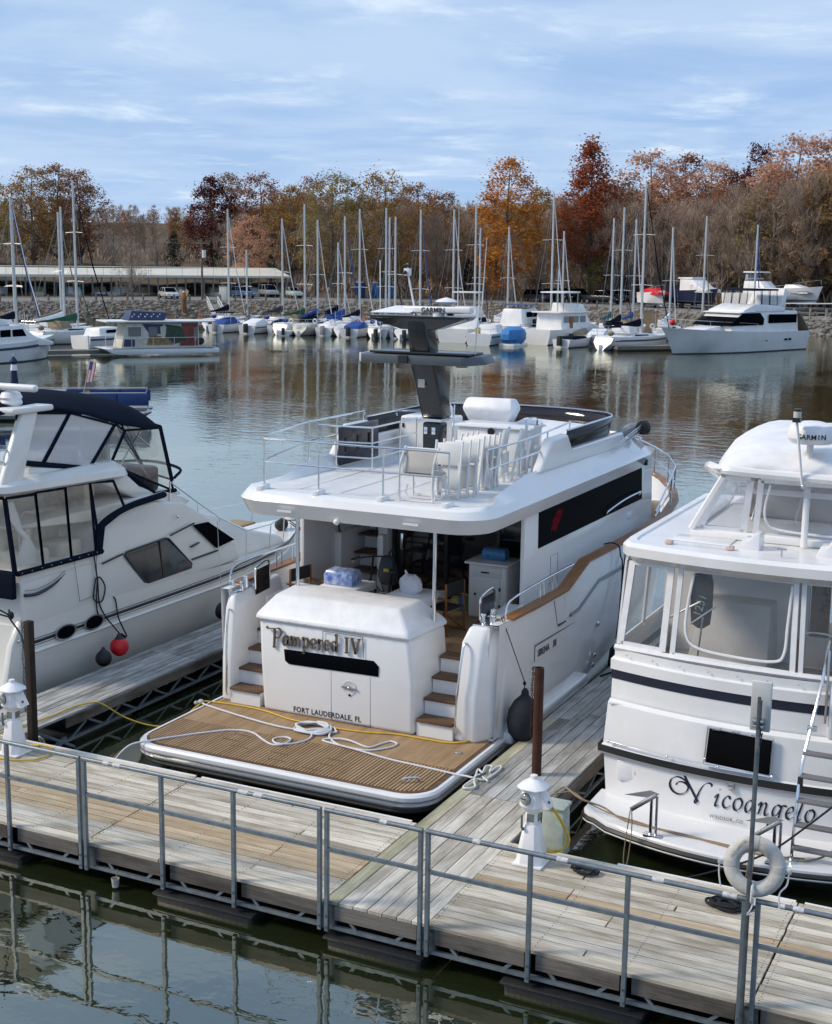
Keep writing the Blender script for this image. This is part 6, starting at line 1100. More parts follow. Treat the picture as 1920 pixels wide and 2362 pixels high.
for xa, xb in ((-1.40, -.5), (-.5, .5), (.5, 1.40)): vpanel(lb, [(LC+xa, 4.50, zb), (LC+xb, 4.50, zb), (LC+xb, 4.34, zt-.03), (LC+xa, 4.34, zt-.03)], NAVY, CLY, .05, 'aft_curtain')
MB().b(LC+.5, LC+1.44, 4.40, 4.50, 2.0, 2.44).build('canvas_skirt', NAVY, lb, bevel=.01)
t = MB(); t.tube([(x0+.012, ybot[0], zb-.01), (x0+.012, 6.72, zb-.03)], .05, 5); t.build('canvas_hem', NAVY, lb)
t = MB(); t.tube(crom([(x0+.0, 6.60, 2.46), (x0+.005, 6.60, 2.75), (x0, 6.85, 2.93), (x0, 7.5, 3.08), (x0-.05, 8.3, 3.12), (x0-.1, 8.75, 3.12)], 4), .06, 6); t.build('canvas_hem', NAVY, lb)
t = MB(); t.prism([(x0+.02, 6.58, 2.38), (x0+.02, 6.60, 2.80), (x0+.02, 6.80, 2.90), (x0+.02, 6.70, 2.42)], (.02, 0, 0)); t.build('canvas_gusset', NAVY, lb, smooth=0)
t = MB()
for i in range(9): t.ball((x0+.06, 4.6+i*.24, zb-.01), .012, n=6, m=4)
t.build('hem_snaps', STEEL, lb)['kind'] = 'stuff'
# white drape, cabin furniture seen through the vinyl
t = MB(); rr = []
for i, (y, w, z) in enumerate(((4.55, .10, 3.62), (4.62, .20, 3.4), (4.78, .14, 3.1), (4.92, .10, 2.95), (4.95, .22, 2.7), (4.92, .30, 2.48))): rr.append([(x0-.12+.05*math.cos(k*.785+i), y+w*math.sin(k*.785)*.8, z) for k in range(8)])
t.loft(rr); t.build('tied_drape', mat('white_drape', (.78, .78, .80), .9, var=.04, bump=.6, bscale=14), lb, smooth=60)
CRM = mat('cream_upholstery', (.72, .68, .58), .7, var=.1, vscale=4, bump=.3, bscale=6)
for y, w in ((5.35, .7), (6.2, .6)):
    MB().b(LC+.55, LC+1.2, y-.3, y+.3, 2.24, 2.65).build('deck_seat', CRM, lb, bevel=.08, seg=3); MB().b(LC+.5, LC+.68, y-.32, y+.32, 2.6, 3.2).build('seat_back', CRM, lb, bevel=.08, seg=3)
MB().b(LC-1.1, LC+1.0, 6.8, 6.95, 2.24, 3.55).build('cabin_bulkhead', mat('beige_wall', (.62, .57, .47), .6, var=.2, vscale=3), lb, smooth=0); MB().tube(crom([(LC+.9, 5.2, 2.6), (LC+.9, 5.25, 3.2), (LC+.9, 5.5, 3.25), (LC+.9, 5.9, 2.9)], 4), .02, 6).build('inner_rail', STEEL, lb)
# flybridge with bimini and clear curtains
slab([(5.2, 3.95), (5.25, 4.10), (6.5, 3.92), (7.6, 3.80), (8.2, 3.35), (8.9, 3.12), (9.45, 3.10), (9.55, 3.0), (8.5, 2.95), (7.0, 3.6)], 1.18, .0, 'flybridge_coaming', GEL2, .05)
t = MB(); bim = []
for y, zc, ze, hw in ((4.55, 5.20, 5.02, 1.10), (5.2, 5.28, 5.06, 1.14), (6.0, 5.26, 5.00, 1.16), (6.9, 5.22, 4.80, 1.17), (7.7, 5.10, 4.56, 1.17), (8.35, 4.98, 4.44, 1.16), (8.85, 4.80, 4.38, 1.12), (9.0, 4.66, 4.36, 1.08)):
    bim.append([(LC+hw*s, y, ze+(zc-ze)*(1-abs(s)**2.6)) for s in (-1, -.92, -.75, -.5, -.2, .2, .5, .75, .92, 1)])
t.loft(bim, closed=False, cap=False); t.build('bimini', NAVY, lb, smooth=50, solid=.02)
xe = LC+1.14
up_ = [(6.30, 4.92, 5.55, 4.10), (7.55, 4.58, 6.80, 3.88)]
vpanel(lb, [(xe, 4.95, 4.2), (xe, 5.55, 4.10), (xe, 6.28, 4.90), (xe, 5.0, 5.02)], NAVY, FROST, .03, 'flybridge_curtain'); vpanel(lb, [(xe, 5.62, 4.10), (xe, 6.78, 3.88), (xe, 7.52, 4.58), (xe, 6.34, 4.90)], NAVY, FROST, .035, 'flybridge_curtain'); vpanel(lb, [(xe, 6.84, 3.88), (xe, 7.38, 3.86), (xe, 7.82, 4.44), (xe, 7.58, 4.58)], NAVY, CLEAR, .03, 'flybridge_curtain'); vpanel(lb, [(xe, 7.40, 3.86), (xe, 9.30, 3.10), (xe, 8.90, 4.38), (xe, 7.86, 4.44)], NAVY, CLEARY, .04, 'flybridge_curtain')
for xa, xb in ((-1.1, 0), (0, 1.1)): vpanel(lb, [(LC+xa, 9.95 if xa < 0 else 9.95, 3.30), (LC+xb, 9.95 if xb == 0 else 9.35, 3.30), (LC+xb, 9.0, 4.40), (LC+xa, 9.0, 4.60)], NAVY, CLEARY, .03, 'windscreen_curtain')
t = MB(); t.tube([(xe+.01, 5.0, 4.2), (xe+.01, 6.7, 3.88), (xe+.01, 7.5, 3.85), (xe+.01, 8.1, 3.5), (xe+.01, 8.7, 3.12), (xe+.01, 9.35, 3.10)], .05, 5); t.build('canvas_hem', NAVY, lb)
MB().tube(crom([(xe, 9.35, 3.35), (LC+.9, 9.85, 3.45), (LC, 10.1, 3.5), (LC-.9, 9.85, 3.45)], 5), .03, 6).build('screen_rail', NAVY, lb)
for a, b_ in (((LC+.95, 7.5, 4.75), (LC+.95, 8.9, 3.3)), ((LC+.95, 8.7, 4.5), (LC+.9, 7.6, 3.4)), ((LC+.9, 8.0, 4.6), (LC+.9, 8.9, 4.0))): MB().cyl(a, b_, .014, n=7).build('bimini_bow', CHROME, lb)
for y in (7.2, 8.1): MB().b(LC+.1, LC+.75, y-.25, y+.25, 3.2, 3.65).build('helm_seat', CRM, lb, bevel=.08, seg=3); MB().b(LC+.1, LC+.75, y-.3, y-.18, 3.6, 4.15).build('helm_seat_back', CRM, lb, bevel=.06, seg=3)
MB().b(LC-.8, LC+.9, 8.7, 9.2, 3.1, 3.6).build('helm_console', BLKPL, lb, bevel=.08)
# radar arch
for s in (-1, 1): MB().loft([[(LC+s*1.30-.06, 4.35, 3.92), (LC+s*1.30+.06, 4.35, 3.92), (LC+s*1.30+.06, 4.85, 3.92), (LC+s*1.30-.06, 4.85, 3.92)], [(LC+s*1.15-.06, 5.05, 5.02), (LC+s*1.15+.06, 5.05, 5.02), (LC+s*1.15+.06, 5.45, 5.02), (LC+s*1.15-.06, 5.45, 5.02)]]).build('radar_arch_leg', GEL2, lb, bevel=.03, seg=3)
MB().b(LC-1.25, LC+1.30, 4.75, 5.75, 5.02, 5.12).build('radar_arch_top', GEL2, lb, bevel=.04, seg=3)
MB().lathe([(.17, 0), (.19, .05), (.17, .10), (.19, .14), (.15, .22), (.06, .25), (0, .25)], (LC+.85, 5.2, 5.12), 18).build('radar_pedestal', PVC, lb); MB().b(LC+.15, LC+1.50, 5.05, 5.17, 5.38, 5.50).build('radar_array', PVC, lb, bevel=.05, seg=3)
MB().cyl((LC+.62, 4.8, 4.4), (LC+.55, 4.7, 5.62), .014, n=6).build('whip_aerial', BLKPL, lb); MB().tube(crom([(LC+1.25, 4.55, 3.95), (LC+1.25, 4.55, 4.35), (LC+1.2, 4.7, 4.45)], 3), .014, 6).build('grab_handle', CHROME, lb)
# bow rail
bsr = [(LC+1.28, 9.0, 2.6), (LC+1.32, 9.9, 2.2), (LC+1.34, 10.6, 1.75), (LC+1.32, 11.6, 1.36), (LC+1.2, 12.7, 1.32), (LC+.95, 13.7, 1.32), (LC+.55, 14.7, 1.36), (LC+.12, 15.5, 1.42)]; tpr = [(LC+1.28, 9.0, 3.33), (LC+1.32, 9.85, 2.80), (LC+1.34, 10.6, 2.36), (LC+1.33, 11.6, 1.92), (LC+1.22, 12.75, 1.86), (LC+.95, 13.75, 1.86), (LC+.55, 14.8, 1.90), (LC+.14, 15.8, 1.95)]
rail(lb, 'bow_rail', bsr, tpr, mids=(), r=.015); rail(lb, 'bow_rail', [(2*LC-x, y, z) for x, y, z in bsr], [(2*LC-x, y, z) for x, y, z in tpr], mids=(), r=.015)
MB().b(LC-.18, LC+.18, 15.4, 16.2, 1.40, 1.47).build('anchor_pulpit', GEL2, lb, bevel=.03); MB().ball((LC+.35, 14.6, 1.46), .15, .2, .15).build('rope_bin', mat('dark_mesh', (.05, .05, .045), .9, var=.4, vscale=30), lb); MB().b(LC+.0, LC+.6, 12.3, 13.1, 1.75, 1.80).build('deck_mat', mat('tan_mat', (.35, .24, .14), .8), lb, bevel=.01)
text('CF 2938', .09, (LC+.72, 14.35, 1.16), (-.45, .88, .02), (0, 0, 1), MATS['dark_lettering'], lh, 'registration', extr=.002)
# fenders and lines along the pier
def ball_fender(label, c, r, m, top=None):
    f = thing('ball_fender', label, 'fender', (c[0], c[1], c[2]-r)); MB().ball(c, r, n=20, m=14).build('ball', m, f); MB().lathe([(r*.55, r*.80), (r*.30, r*1.10), (r*.16, r*1.42), (0, r*1.45)], c, 12).build('collar', mat('navy_rubber', (.015, .018, .03), .5), f)
    return f
ball_fender('red ball fender with dark collar hung from the cruiser onto the pier', (-15.12, 6.58, .72), .17, mat('red_vinyl', (.62, .012, .022), .4, var=.06)); ball_fender('black ball fender lying beside the red one', (-15.16, 6.18, .60), .145, BLACK)
ft = thing('tyre_fender', 'small ribbed black tyre fender between the cruiser bow and the pier', 'fender', (-15.2, 10.0, .4)); 
for k in range(4): MB().tube([(-15.18+.04*k-.06, 10.0+.17*math.cos(a*.3927), .60+.14*math.sin(a*.3927)) for a in range(16)], .035, 6, closed=True).build('tread_ring', BLACK, ft)
rope('bow_fender_line', 'thin white line hanging down the cruiser side to the tyre fender', [(-15.45, 10.2, 2.4), (-15.50, 10.3, 1.9), (-15.4, 10.2, 1.3), (-15.2, 10.0, .72)], .007, ROPEW, n=5)
lines = MB(); lines.tube(crom([(x0, 6.5, 2.38), (x0+.05, 6.52, 1.9), (x0+.05, 6.58, 1.4), (x0+.15, 6.85, .95), (x0+.28, 6.98, .74)], 6), .013, 6); lines.tube(crom([(x0+.03, 6.50, 1.95), (x0+.05, 6.40, 1.6), (x0+.05, 6.62, 1.5), (x0+.05, 6.72, 1.75), (x0+.04, 6.55, 1.95), (x0+.06, 6.46, 1.5), (x0+.06, 6.50, 1.25)], 6), .014, 6)
one('fender_lanyard', lines, ROPEK, 'looped black lanyard on the cruiser side above the red fender', 'rope', smooth=60)
rope('fender_rope', 'black rope from the cruiser cleat down to the red ball fender', [(x0-.03, 6.98, 1.50), (x0+.05, 7.0, 1.45), (x0+.10, 7.02, 1.1), (x0+.3, 6.98, .80), (-15.10, 6.62, .95)], .014, ROPEK)
rope('stern_spring_line', 'black line from the cruiser stern cleat to the dark piling', [(LC+1.40, 4.35, 1.85), (LC+1.48, 4.28, 1.72), (-15.1, 4.1, 1.45), (-14.5, 3.5, 1.0), (-13.72, 2.75, .75)], .015, ROPEK); kn = MB(); kn.ball((LC+1.45, 4.33, 1.76), .06, .05, .07); kn.tube(crom([(LC+1.42, 4.3, 1.78), (LC+1.36, 4.1, 1.92), (LC+1.40, 4.05, 1.86), (LC+1.45, 4.25, 1.76)], 4), .014, 5); one('rope_hitch', kn, ROPEK, 'black rope hitch on the cruiser stern corner', 'rope')
rope('crossed_bow_line', 'upper black bow line running from the cruiser bow toward the yacht', [(LC+.4, 14.9, 1.5), (-15.0, 14.2, 1.0), (-13.8, 12.8, .53)], .014, ROPEK); rope('crossed_bow_line', 'lower black bow line from the cruiser bow to the grey pier end', [(LC+.35, 15.0, 1.42), (-15.2, 14.6, .9), (-13.9, 13.6, .53)], .014, ROPEK)
# ================================================================ white aft-cabin motor boat in the right slip
NC = -3.4
nb_ = thing('aft_cabin_boat', 'white aft-cabin motor boat with navy band and clear vinyl enclosure beyond the life ring', 'boat', (NC, 8, 0))
def sy(x, y0=4.72, bow=.32): return y0-bow*(1-min(1, ((x-NC)/2.05)**2))      # the stern is gently rounded
def wrap(zprof, y0f, hwf, n=15, y_fwd=14.0):
    """rows of a wall that wraps the rounded stern and both sides; zprof: list of z; y0f(z), hwf(z)"""
    rows = []
    for z in zprof:
        hw = hwf(z); P = [(NC-hw, y_fwd, z), (NC-hw, 9, z), (NC-hw, y0f(z)+.25, z)]
        for k in range(n):
            s = -1+2*k/(n-1); x = NC+hw*s*.995; P.append((x, sy(NC+2.05*s, y0f(z)), z))
        P += [(NC+hw, y0f(z)+.25, z), (NC+hw, 9, z), (NC+hw, y_fwd, z)]; rows.append(P)
    return rows
def wall(nm, zp, y0f, hwf, m, parent=nb_, sm=32, fw=14.0):
    t = MB(); t.loft(wrap(zp, y0f, hwf, y_fwd=fw), closed=False, cap=False); return t.build(nm, m, parent, smooth=sm)
nh = wall('hull', [-.3, .2, .42, 1.06], lambda z: 4.78-.04*z, lambda z: 1.98+.07*z, GELN)
wall('rub_rail', [1.05, 1.09, 1.13, 1.15], lambda z: 4.70, lambda z: 2.13, mat('black_rub_rail', (.02, .02, .022), .4), nh)
wall('rub_rail_trim', [1.03, 1.055], lambda z: 4.695, lambda z: 2.13, mat('grey_rail_trim', (.25, .25, .25), .4), nh)
lk = wall('transom_locker', [1.13, 1.16, 1.72, 1.76], lambda z: 4.70 if z < 1.15 else (4.74+.10*(z-1.16) if z < 1.74 else 4.88), lambda z: 2.09 if z < 1.15 else 2.07-.05*(z-1.1), GELN)
wall('aft_wall', [1.72, 1.86, 1.875, 2.03, 2.04], lambda z: 4.90+.02*(z-1.7), lambda z: 2.035-.02*(z-1.7), GELN); MB().b(NC-2.0, NC+2.0, 4.75, 5.2, 1.715, 1.735).build('locker_ledge', GELN, nb_, smooth=0)
band = wall('navy_band', [2.04, 2.17], lambda z: 4.90, lambda z: 2.04, mat('navy_band_paint', (.012, .016, .035), .3), nb_)
wall('aft_coaming', [2.17, 2.19, 2.31, 2.33, 2.45], lambda z: 4.885 if z < 2.32 else 4.93, lambda z: 2.05 if z < 2.32 else 2.01, GELN)
# swim platform
def nplat(o, z): return [(NC-2.12+o, 4.9, z)]+[(NC-2.12+.26+o-.26*math.cos(a), 4.25-.26*math.sin(a)-(.0), z) for a in (0.2, .6, 1.0, 1.4)]+[(NC+2.1*s, sy(NC+2.05*s, 4.0+o, .52), z) for s in np.linspace(-.80, .80, 13)]+[(NC+2.12-o, 4.25, z), (NC+2.12-o, 4.9, z)]
t = MB(); t.loft([nplat(.06, .24), nplat(0, .29), nplat(0, .40), nplat(.02, .425)]); npf = t.build('swim_platform', GELN, nb_, smooth=35)
t = MB(); t.tube([(x-.0, y-.012, .34) for x, y, z in nplat(0, 0)], .035, 6); t.build('platform_bumper', MATS['black_rub_rail'], npf)
t = MB(); t.tube([(x, y-.016, .30) for x, y, z in nplat(0, 0)], .018, 6); t.build('bumper_insert', GELN, npf)
def davit(x, y):
    d = MB().tube([(x, y, .42), (x, y, .94)], .022, 8).build('davit', CHROME, npf); MB().tube([(x+.07, y, .42), (x+.07, y, .96)], .018, 8).build('davit_strut', STEEL, d); MB().b(x-.09, x+.15, y-.06, y+.06, .42, .45).build('davit_foot', CHROME, d, bevel=.01)
    MB().bar((x+.06, y, .98), (x-.24, y-.10, .76), .05, .05).build('davit_arm', STEEL, d, bevel=.008); MB().prism([(x+.10, y-.02, 1.0), (x-.02, y-.02, 1.03), (x-.34, y-.06, .93), (x-.02, y-.02, .93)], (0, .02, 0)).build('davit_plate', mat('dull_aluminium', (.5, .5, .5), .4, .7), d)
    MB().tube(crom([(x-.24, y-.12, .76), (x-.26, y-.16, .5), (x-.28, y-.2, .12), (x-.23, y-.2, .07), (x-.20, y-.16, .5), (x-.22, y-.12, .76)], 5), .008, 5).build('davit_fall', ROPET, d)
davit(-4.45, 3.68); davit(-2.88, 3.57)
# transom fittings
def yt_(x): return sy(x, 4.76)
hp_ = MB().b(-5.22, -4.90, 4.638, 4.70, .70, .98).build('shower_hatch', GELN, nh, bevel=.02, seg=3); MB().b(-5.18, -4.94, 4.628, 4.645, .74, .94).build('hatch_lid', GELN, hp_, bevel=.015); MB().b(-4.96, -4.93, 4.615, 4.632, .82, .87).build('hatch_latch', STEEL, hp_, smooth=0)
MB().b(-3.66, -3.57, 4.38, 4.43, .93, 1.04).build('stern_light', STEEL, nh, bevel=.02); MB().b(-3.645, -3.585, 4.37, 4.39, .94, .98).build('light_lens', mat('pale_lens', (.5, .45, .4), .2), nh, bevel=.005)
t = MB(); t.prism([(-3.97, 4.395, 1.25), (-3.14, 4.37, 1.23), (-3.14, 4.42, 1.68), (-3.95, 4.45, 1.70)], (0, .03, 0)); vh = t.build('aft_hatch', mat('black_hatch', (.004, .004, .005), .12, spec=.06), lk, bevel=.04, seg=3); t = MB(); t.tube([(-3.985, 4.40, 1.24), (-3.125, 4.37, 1.215), (-3.125, 4.42, 1.69), (-3.965, 4.45, 1.715)], .018, 6, closed=True); t.build('hatch_gasket', STEEL, vh)
for x in (-3.85, -3.6, -3.35): MB().b(x-.05, x+.05, 4.41, 4.45, 1.695, 1.73).build('hatch_hinge', CHROME, vh, bevel=.006)
for x, z in ((-3.97, 1.30), (-3.27, 1.27)): MB().ball((x, 4.40, z), .018).build('hatch_knob', CHROME, vh)
t = MB(); pts = [(x, sy(x, 4.70)-.02, 1.22) for x in np.linspace(-5.35, -3.1, 14)]; t.tube(pts, .011, 6); bl = t.build('transom_rail', CHROME, lk)
for i in (0, 5, 9, 13): MB().ball(pts[i], .022).build('rail_end', CHROME, bl)
t = MB(); t.prism([(-5.30, 4.93, 1.79), (-5.02, 4.86, 1.78), (-5.02, 4.86, 1.97), (-5.28, 4.93, 1.99)], (0, -.012, 0)); t.build('chrome_vent', CHROME, nb_, bevel=.02)
for x in np.linspace(-5.2, -2.5, 8): MB().ball((x, sy(x, 4.90)-.004, 2.40), .012).build('snap', STEEL, nb_)
# the name in flowing italic lettering
NL = {'N': (1.75, [[(-1.15, .95), (-.95, 1.22), (-.55, 1.30), (-.15, 1.05), (-.35, .55), (-.85, .30), (-1.35, .42), (-1.62, .85), (-1.48, 1.35), (-1.0, 1.62), (-.45, 1.50), (-.2, 1.25)], [(-.62, 2.02), (-.5, 1.85), (-.1, 1.2), (.3, .55), (.62, .05)], [(.62, .05), (.48, -.10), (.38, .02), (.55, .45), (.75, .95), (1.05, 1.45), (1.38, 1.66), (1.62, 1.58), (1.58, 1.42)]]),
 'i': (.50, [[(0, .62), (.14, .85), (.26, .92), (.18, .55), (.06, .12), (.16, 0), (.34, .14)], [(.34, 1.30), (.42, 1.38)]]),
 'c': (.66, [[(.52, .74), (.48, .92), (.28, .90), (.06, .58), (.02, .22), (.18, 0), (.42, .10), (.58, .26)]]),
 'o': (.74, [[(.44, .93), (.18, .82), (.02, .42), (.10, .04), (.34, .02), (.58, .34), (.64, .72), (.46, .95), (.3, .8)]]),
 'a': (.82, [[(.60, .78), (.40, .94), (.14, .72), (.02, .30), (.12, .0), (.34, .14), (.52, .52), (.64, .92)], [(.64, .92), (.54, .40), (.54, .06), (.66, .02), (.80, .18)]]),
 'n': (.88, [[(0, .66), (.14, .90), (.22, .86), (.12, .35), (.03, 0)], [(.08, .30), (.30, .78), (.50, .93), (.58, .78), (.48, .30), (.50, .04), (.62, .02), (.78, .18)]]),
 'g': (.84, [[(.62, .78), (.42, .94), (.16, .74), (.03, .32), (.12, .02), (.32, .14), (.52, .50), (.70, .92)], [(.68, .92), (.54, .30), (.36, -.45), (.05, -.78), (-.25, -.72), (-.22, -.55)], [(.62, .90), (.82, .96), (1.0, .92)]]),
 'e': (.64, [[(.06, .40), (.34, .52), (.54, .74), (.44, .94), (.22, .82), (.03, .42), (.08, .08), (.28, 0), (.54, .20)]]),
 'l': (.46, [[(.10, .5), (.30, 1.1), (.44, 1.62), (.46, 1.75)], [(.46, 1.75), (.22, .75), (.06, .14), (.16, 0), (.36, .16)]])}
x_ = 0; sc_ = .177
INK = mat('dark_blue_lettering', (.012, .014, .035), .35)
ox, oz = -4.16, .665
for ch in 'Nicoangelo':
    wd, sk = NL[ch]; xw = ox+x_*sc_
    for s in sk:
        t = MB(); dense = [(p[0], p[1]) for p in crom([(q[0], q[1], 0) for q in s], 3)]
        vs = []; xm = xw+sum(p[0] for p in dense)/len(dense)*sc_
        # follow the rounded stern: each stroke lies in the tangent plane there
        yy = yt_(xm)-.014; sl = (yt_(xm+.05)-yt_(xm-.05))/.1
        nib(t, [[(p[0]-(xm-xw)/sc_, p[1]) for p in dense]], (xm, yy, oz), (1, sl, -.01), (0, 0, 1), sc_, .15, R_(38), thick=.004, n=2, rnd=.028); t.build('name_stroke', INK, nh, smooth=0)
    x_ += wd+.12
xm = -3.6; text('WINDSOR, CO', .062, (xm-.28, yt_(-3.85)-.028, .50), (1, (yt_(-3.34)-yt_(-3.85))/.5, 0), (0, 0, 1), mat('grey_lettering_small', (.10, .10, .11), .5), nh, 'home_port', extr=.002, spacing=1.08)
# enclosed aft deck
MB().b(NC-1.98, NC+1.98, 4.95, 9.5, 1.96, 2.0).build('aft_deck', mat('beige_carpet', (.36, .33, .28), .95, var=.15, vscale=20), nb_, smooth=0)
WCV = mat('white_canvas', (.78, .78, .79), .55, var=.05, bump=.4, bscale=6)
def ey(x, z): return sy(x, 4.96+.10*(z-2.45), .22)
posts = [-5.40, -4.66, -3.05, -2.5, -1.3]
zb_, zt_ = 2.52, 3.66
def P3(x, z): return (x, ey(x, z), z)
CLN = film('wavy_clear_vinyl', (.97, .97, .97), .94, .04, .35, 1.3)
xt = lambda x: NC+(x-NC)*.965
vpanel(nb_, [P3(-5.33, zb_), P3(-4.72, zb_), P3(xt(-4.72), zt_), P3(xt(-5.30), zt_)], WCV, CLN, .09, 'aft_curtain')
p2_ = vpanel(nb_, [P3(-4.58, zb_-.02), P3(-3.00, zb_-.04), P3(xt(-3.02), zt_), P3(xt(-4.58), zt_)], WCV, CLN, .07, 'aft_curtain')
zip_ = [(-4.36, 3.60), (-4.42, 3.1), (-4.40, 2.78), (-4.22, 2.64), (-3.7, 2.60), (-3.25, 2.61), (-3.12, 2.72), (-3.10, 3.1), (-3.08, 3.60)]
MB().tube(crom([(x, ey(x, z)-.012, z) for x, z in zip_], 5), .020, 6).build('roll_up_zip', WCV, p2_)
vpanel(nb_, [P3(-2.90, zb_-.04), P3(-2.10, zb_-.05), P3(xt(-2.10), zt_), P3(xt(-2.92), zt_)], WCV, CLN, .06, 'aft_curtain'); vpanel(nb_, [P3(-2.03, zb_-.05), P3(-1.4, zb_-.05), P3(xt(-1.4), zt_), P3(xt(-2.03), zt_)], WCV, CLN, .06, 'aft_curtain')
for xx, yy in ((-5.42, 5.0),):
    for k, (ya, yb) in enumerate(((5.05, 6.2), (6.25, 7.5), (7.55, 9))): vpanel(nb_, [(NC-2.0, ya, 2.5), (NC-2.0, yb, 2.5), (NC-1.93, yb, 3.66), (NC-1.93, ya+.03, 3.66)], WCV, CLN, .07, 'side_curtain'); vpanel(nb_, [(NC+2.0, ya, 2.5), (NC+2.0, yb, 2.5), (NC+1.93, yb, 3.66), (NC+1.93, ya+.03, 3.66)], WCV, CLN, .07, 'side_curtain')
t = MB(); t.tube([(x, ey(x, 2.46)-.01, 2.47) for x in np.linspace(-5.4, -1.4, 16)], .045, 6); t.build('curtain_hem', WCV, nb_)
# hardtop
def nring(hw, y0, y1, bow, z, n=11): return [(NC-hw, y1, z)]+[(NC-hw, y0+.35, z), (NC-hw+.03, y0+.15, z)]+[(NC+hw*s, sy(NC+2.05*s, y0, bow), z) for s in np.linspace(-.93, .93, n)]+[(NC+hw-.03, y0+.15, z), (NC+hw, y0+.35, z), (NC+hw, y1, z)]
t = MB(); t.loft([nring(1.93, 5.05, 9.4, .25, 3.66), nring(1.97, 5.0, 9.45, .26, 3.70), nring(2.02, 4.92, 9.5, .28, 3.76), nring(2.02, 4.92, 9.5, .28, 3.88), nring(1.97, 4.98, 9.45, .28, 3.93), nring(1.88, 5.08, 9.4, .26, 3.93), nring(1.86, 5.1, 9.38, .26, 3.905)]); nht = t.build('hardtop', GELN, nb_, smooth=30)
for x in (-3.75, -2.75):
    t = MB(); t.prism([(x-.16, 5.35, 3.90), (x+.12, 5.35, 3.90), (x+.12, 5.35, 4.13), (x+.04, 5.35, 4.13), (x-.02, 5.35, 4.04), (x-.10, 5.35, 4.04)], (0, .30, .0)); t.build('dinghy_chock', GELN, nht, bevel=.012)
t = MB(); t.tube([(-4.80, 5.22, 3.97), (-3.98, 5.18, 3.97)], .016, 6); t.build('grab_bar', GELN, nht)
MB().b(-4.85, -4.05, 5.55, 5.9, 3.905, 3.925).build('hatch_board', GELN, nht, bevel=.008)
for x in (-4.80, -3.98): MB().b(x-.05, x+.05, 5.17, 5.27, 3.91, 3.96).build('bar_foot', mat('pink_pad', (.6, .45, .4), .6), nht, bevel=.01)
MB().cyl((-3.28, 5.05, 3.92), (-3.28, 5.05, 4.03), .012, n=6).build('hardtop_cleat', STEEL, nht); MB().bar((-3.34, 5.05, 4.02), (-3.22, 5.05, 4.02), .02, .02).build('cleat_horn', STEEL, nht)
# flybridge tent
def fy(z): return 5.98-.38*(z-4.0)
zq0, zq1 = 4.0, 4.80
WN = FROST
def q3(x, z): return (x, fy(z), z)
CL3 = film('hazy_clear_vinyl', (.94, .95, .97), .80, .06, .3, 1.4)
vpanel(nb_, [q3(-4.58, zq0+.03), q3(-3.98, zq0+.02), q3(-3.86, zq1-.02), q3(-4.20, zq1-.02)], WCV, CL3, .09, 'flybridge_curtain')
p4_ = vpanel(nb_, [q3(-3.82, zq0), q3(-1.9, zq0-.02), q3(-2.0, zq1), q3(-3.72, zq1)], WCV, CL3, .08, 'flybridge_curtain')
MB().tube(crom([(x, fy(z)-.012, z) for x, z in ((-3.60, 4.74), (-3.68, 4.4), (-3.66, 4.20), (-3.50, 4.10), (-2.9, 4.07), (-2.3, 4.08))], 5), .018, 6).build('roll_up_zip', WCV, p4_)
for s in (-1,): vpanel(nb_, [(-4.66, 5.98, 4.0), (-4.72, 8.3, 4.0), (-4.40, 8.3, 4.72), (-4.24, 5.70, 4.8)], WCV, CL3, .08, 'flybridge_side_curtain')
t = MB(); t.tube([q3(-4.70, 3.98), q3(-1.8, 3.96)], .05, 6); t.build('curtain_hem', WCV, nb_); t = MB(); t.tube([q3(-4.70, 4.0), q3(-4.22, 4.8)], .05, 6); t.build('curtain_hem', WCV, nb_)
t = MB(); t.tube(crom([(-4.95, 8.6, 4.35), (-4.85, 7.6, 4.60), (-4.55, 6.2, 4.86), (-4.25, 5.66, 4.90), (-3.6, 5.60, 4.89), (-1.8, 5.56, 4.87)], 5), .065, 8); t.build('roof_rim', GELN, nb_)
t = MB(); rf = []
for y, zc, hw in ((5.58, 4.91, .78), (5.66, 5.04, .77), (5.85, 5.14, .78), (6.4, 5.24, .88), (7.2, 5.32, .98), (8.2, 5.32, 1.04), (8.9, 5.2, 1.04)):
    rf.append([(NC+1.20*hw*s*1.0, y, 4.90+(zc-4.90)*max(0, (1-abs(s)**5))+.012*math.sin(9*s+y*3)) for s in np.linspace(-1, 1, 17)])
t.loft(rf, closed=False, cap=False); t.build('canvas_roof', WCV, nb_, smooth=60, solid=.02)
for xx in (-4.1, -3.5): MB().cyl((xx, 7.0, 4.0), (xx+.1, 7.6, 4.9), .014, n=6).build('tent_pole', STEEL, nb_)
MB().b(NC-.9, NC+1.0, 7.3, 7.9, 4.0, 4.55).build('helm_seat', mat('grey_vinyl_seat', (.30, .29, .29), .7, var=.1), nb_, bevel=.08, seg=3); MB().b(NC-.8, NC+1.0, 6.6, 6.7, 4.45, 4.52).build('seat_back_rail', GELN, nb_, bevel=.02)
MB().b(-4.7, NC+1.5, 5.9, 9.2, 3.91, 3.99).build('flybridge_sole', GELN, nb_, bevel=.01)
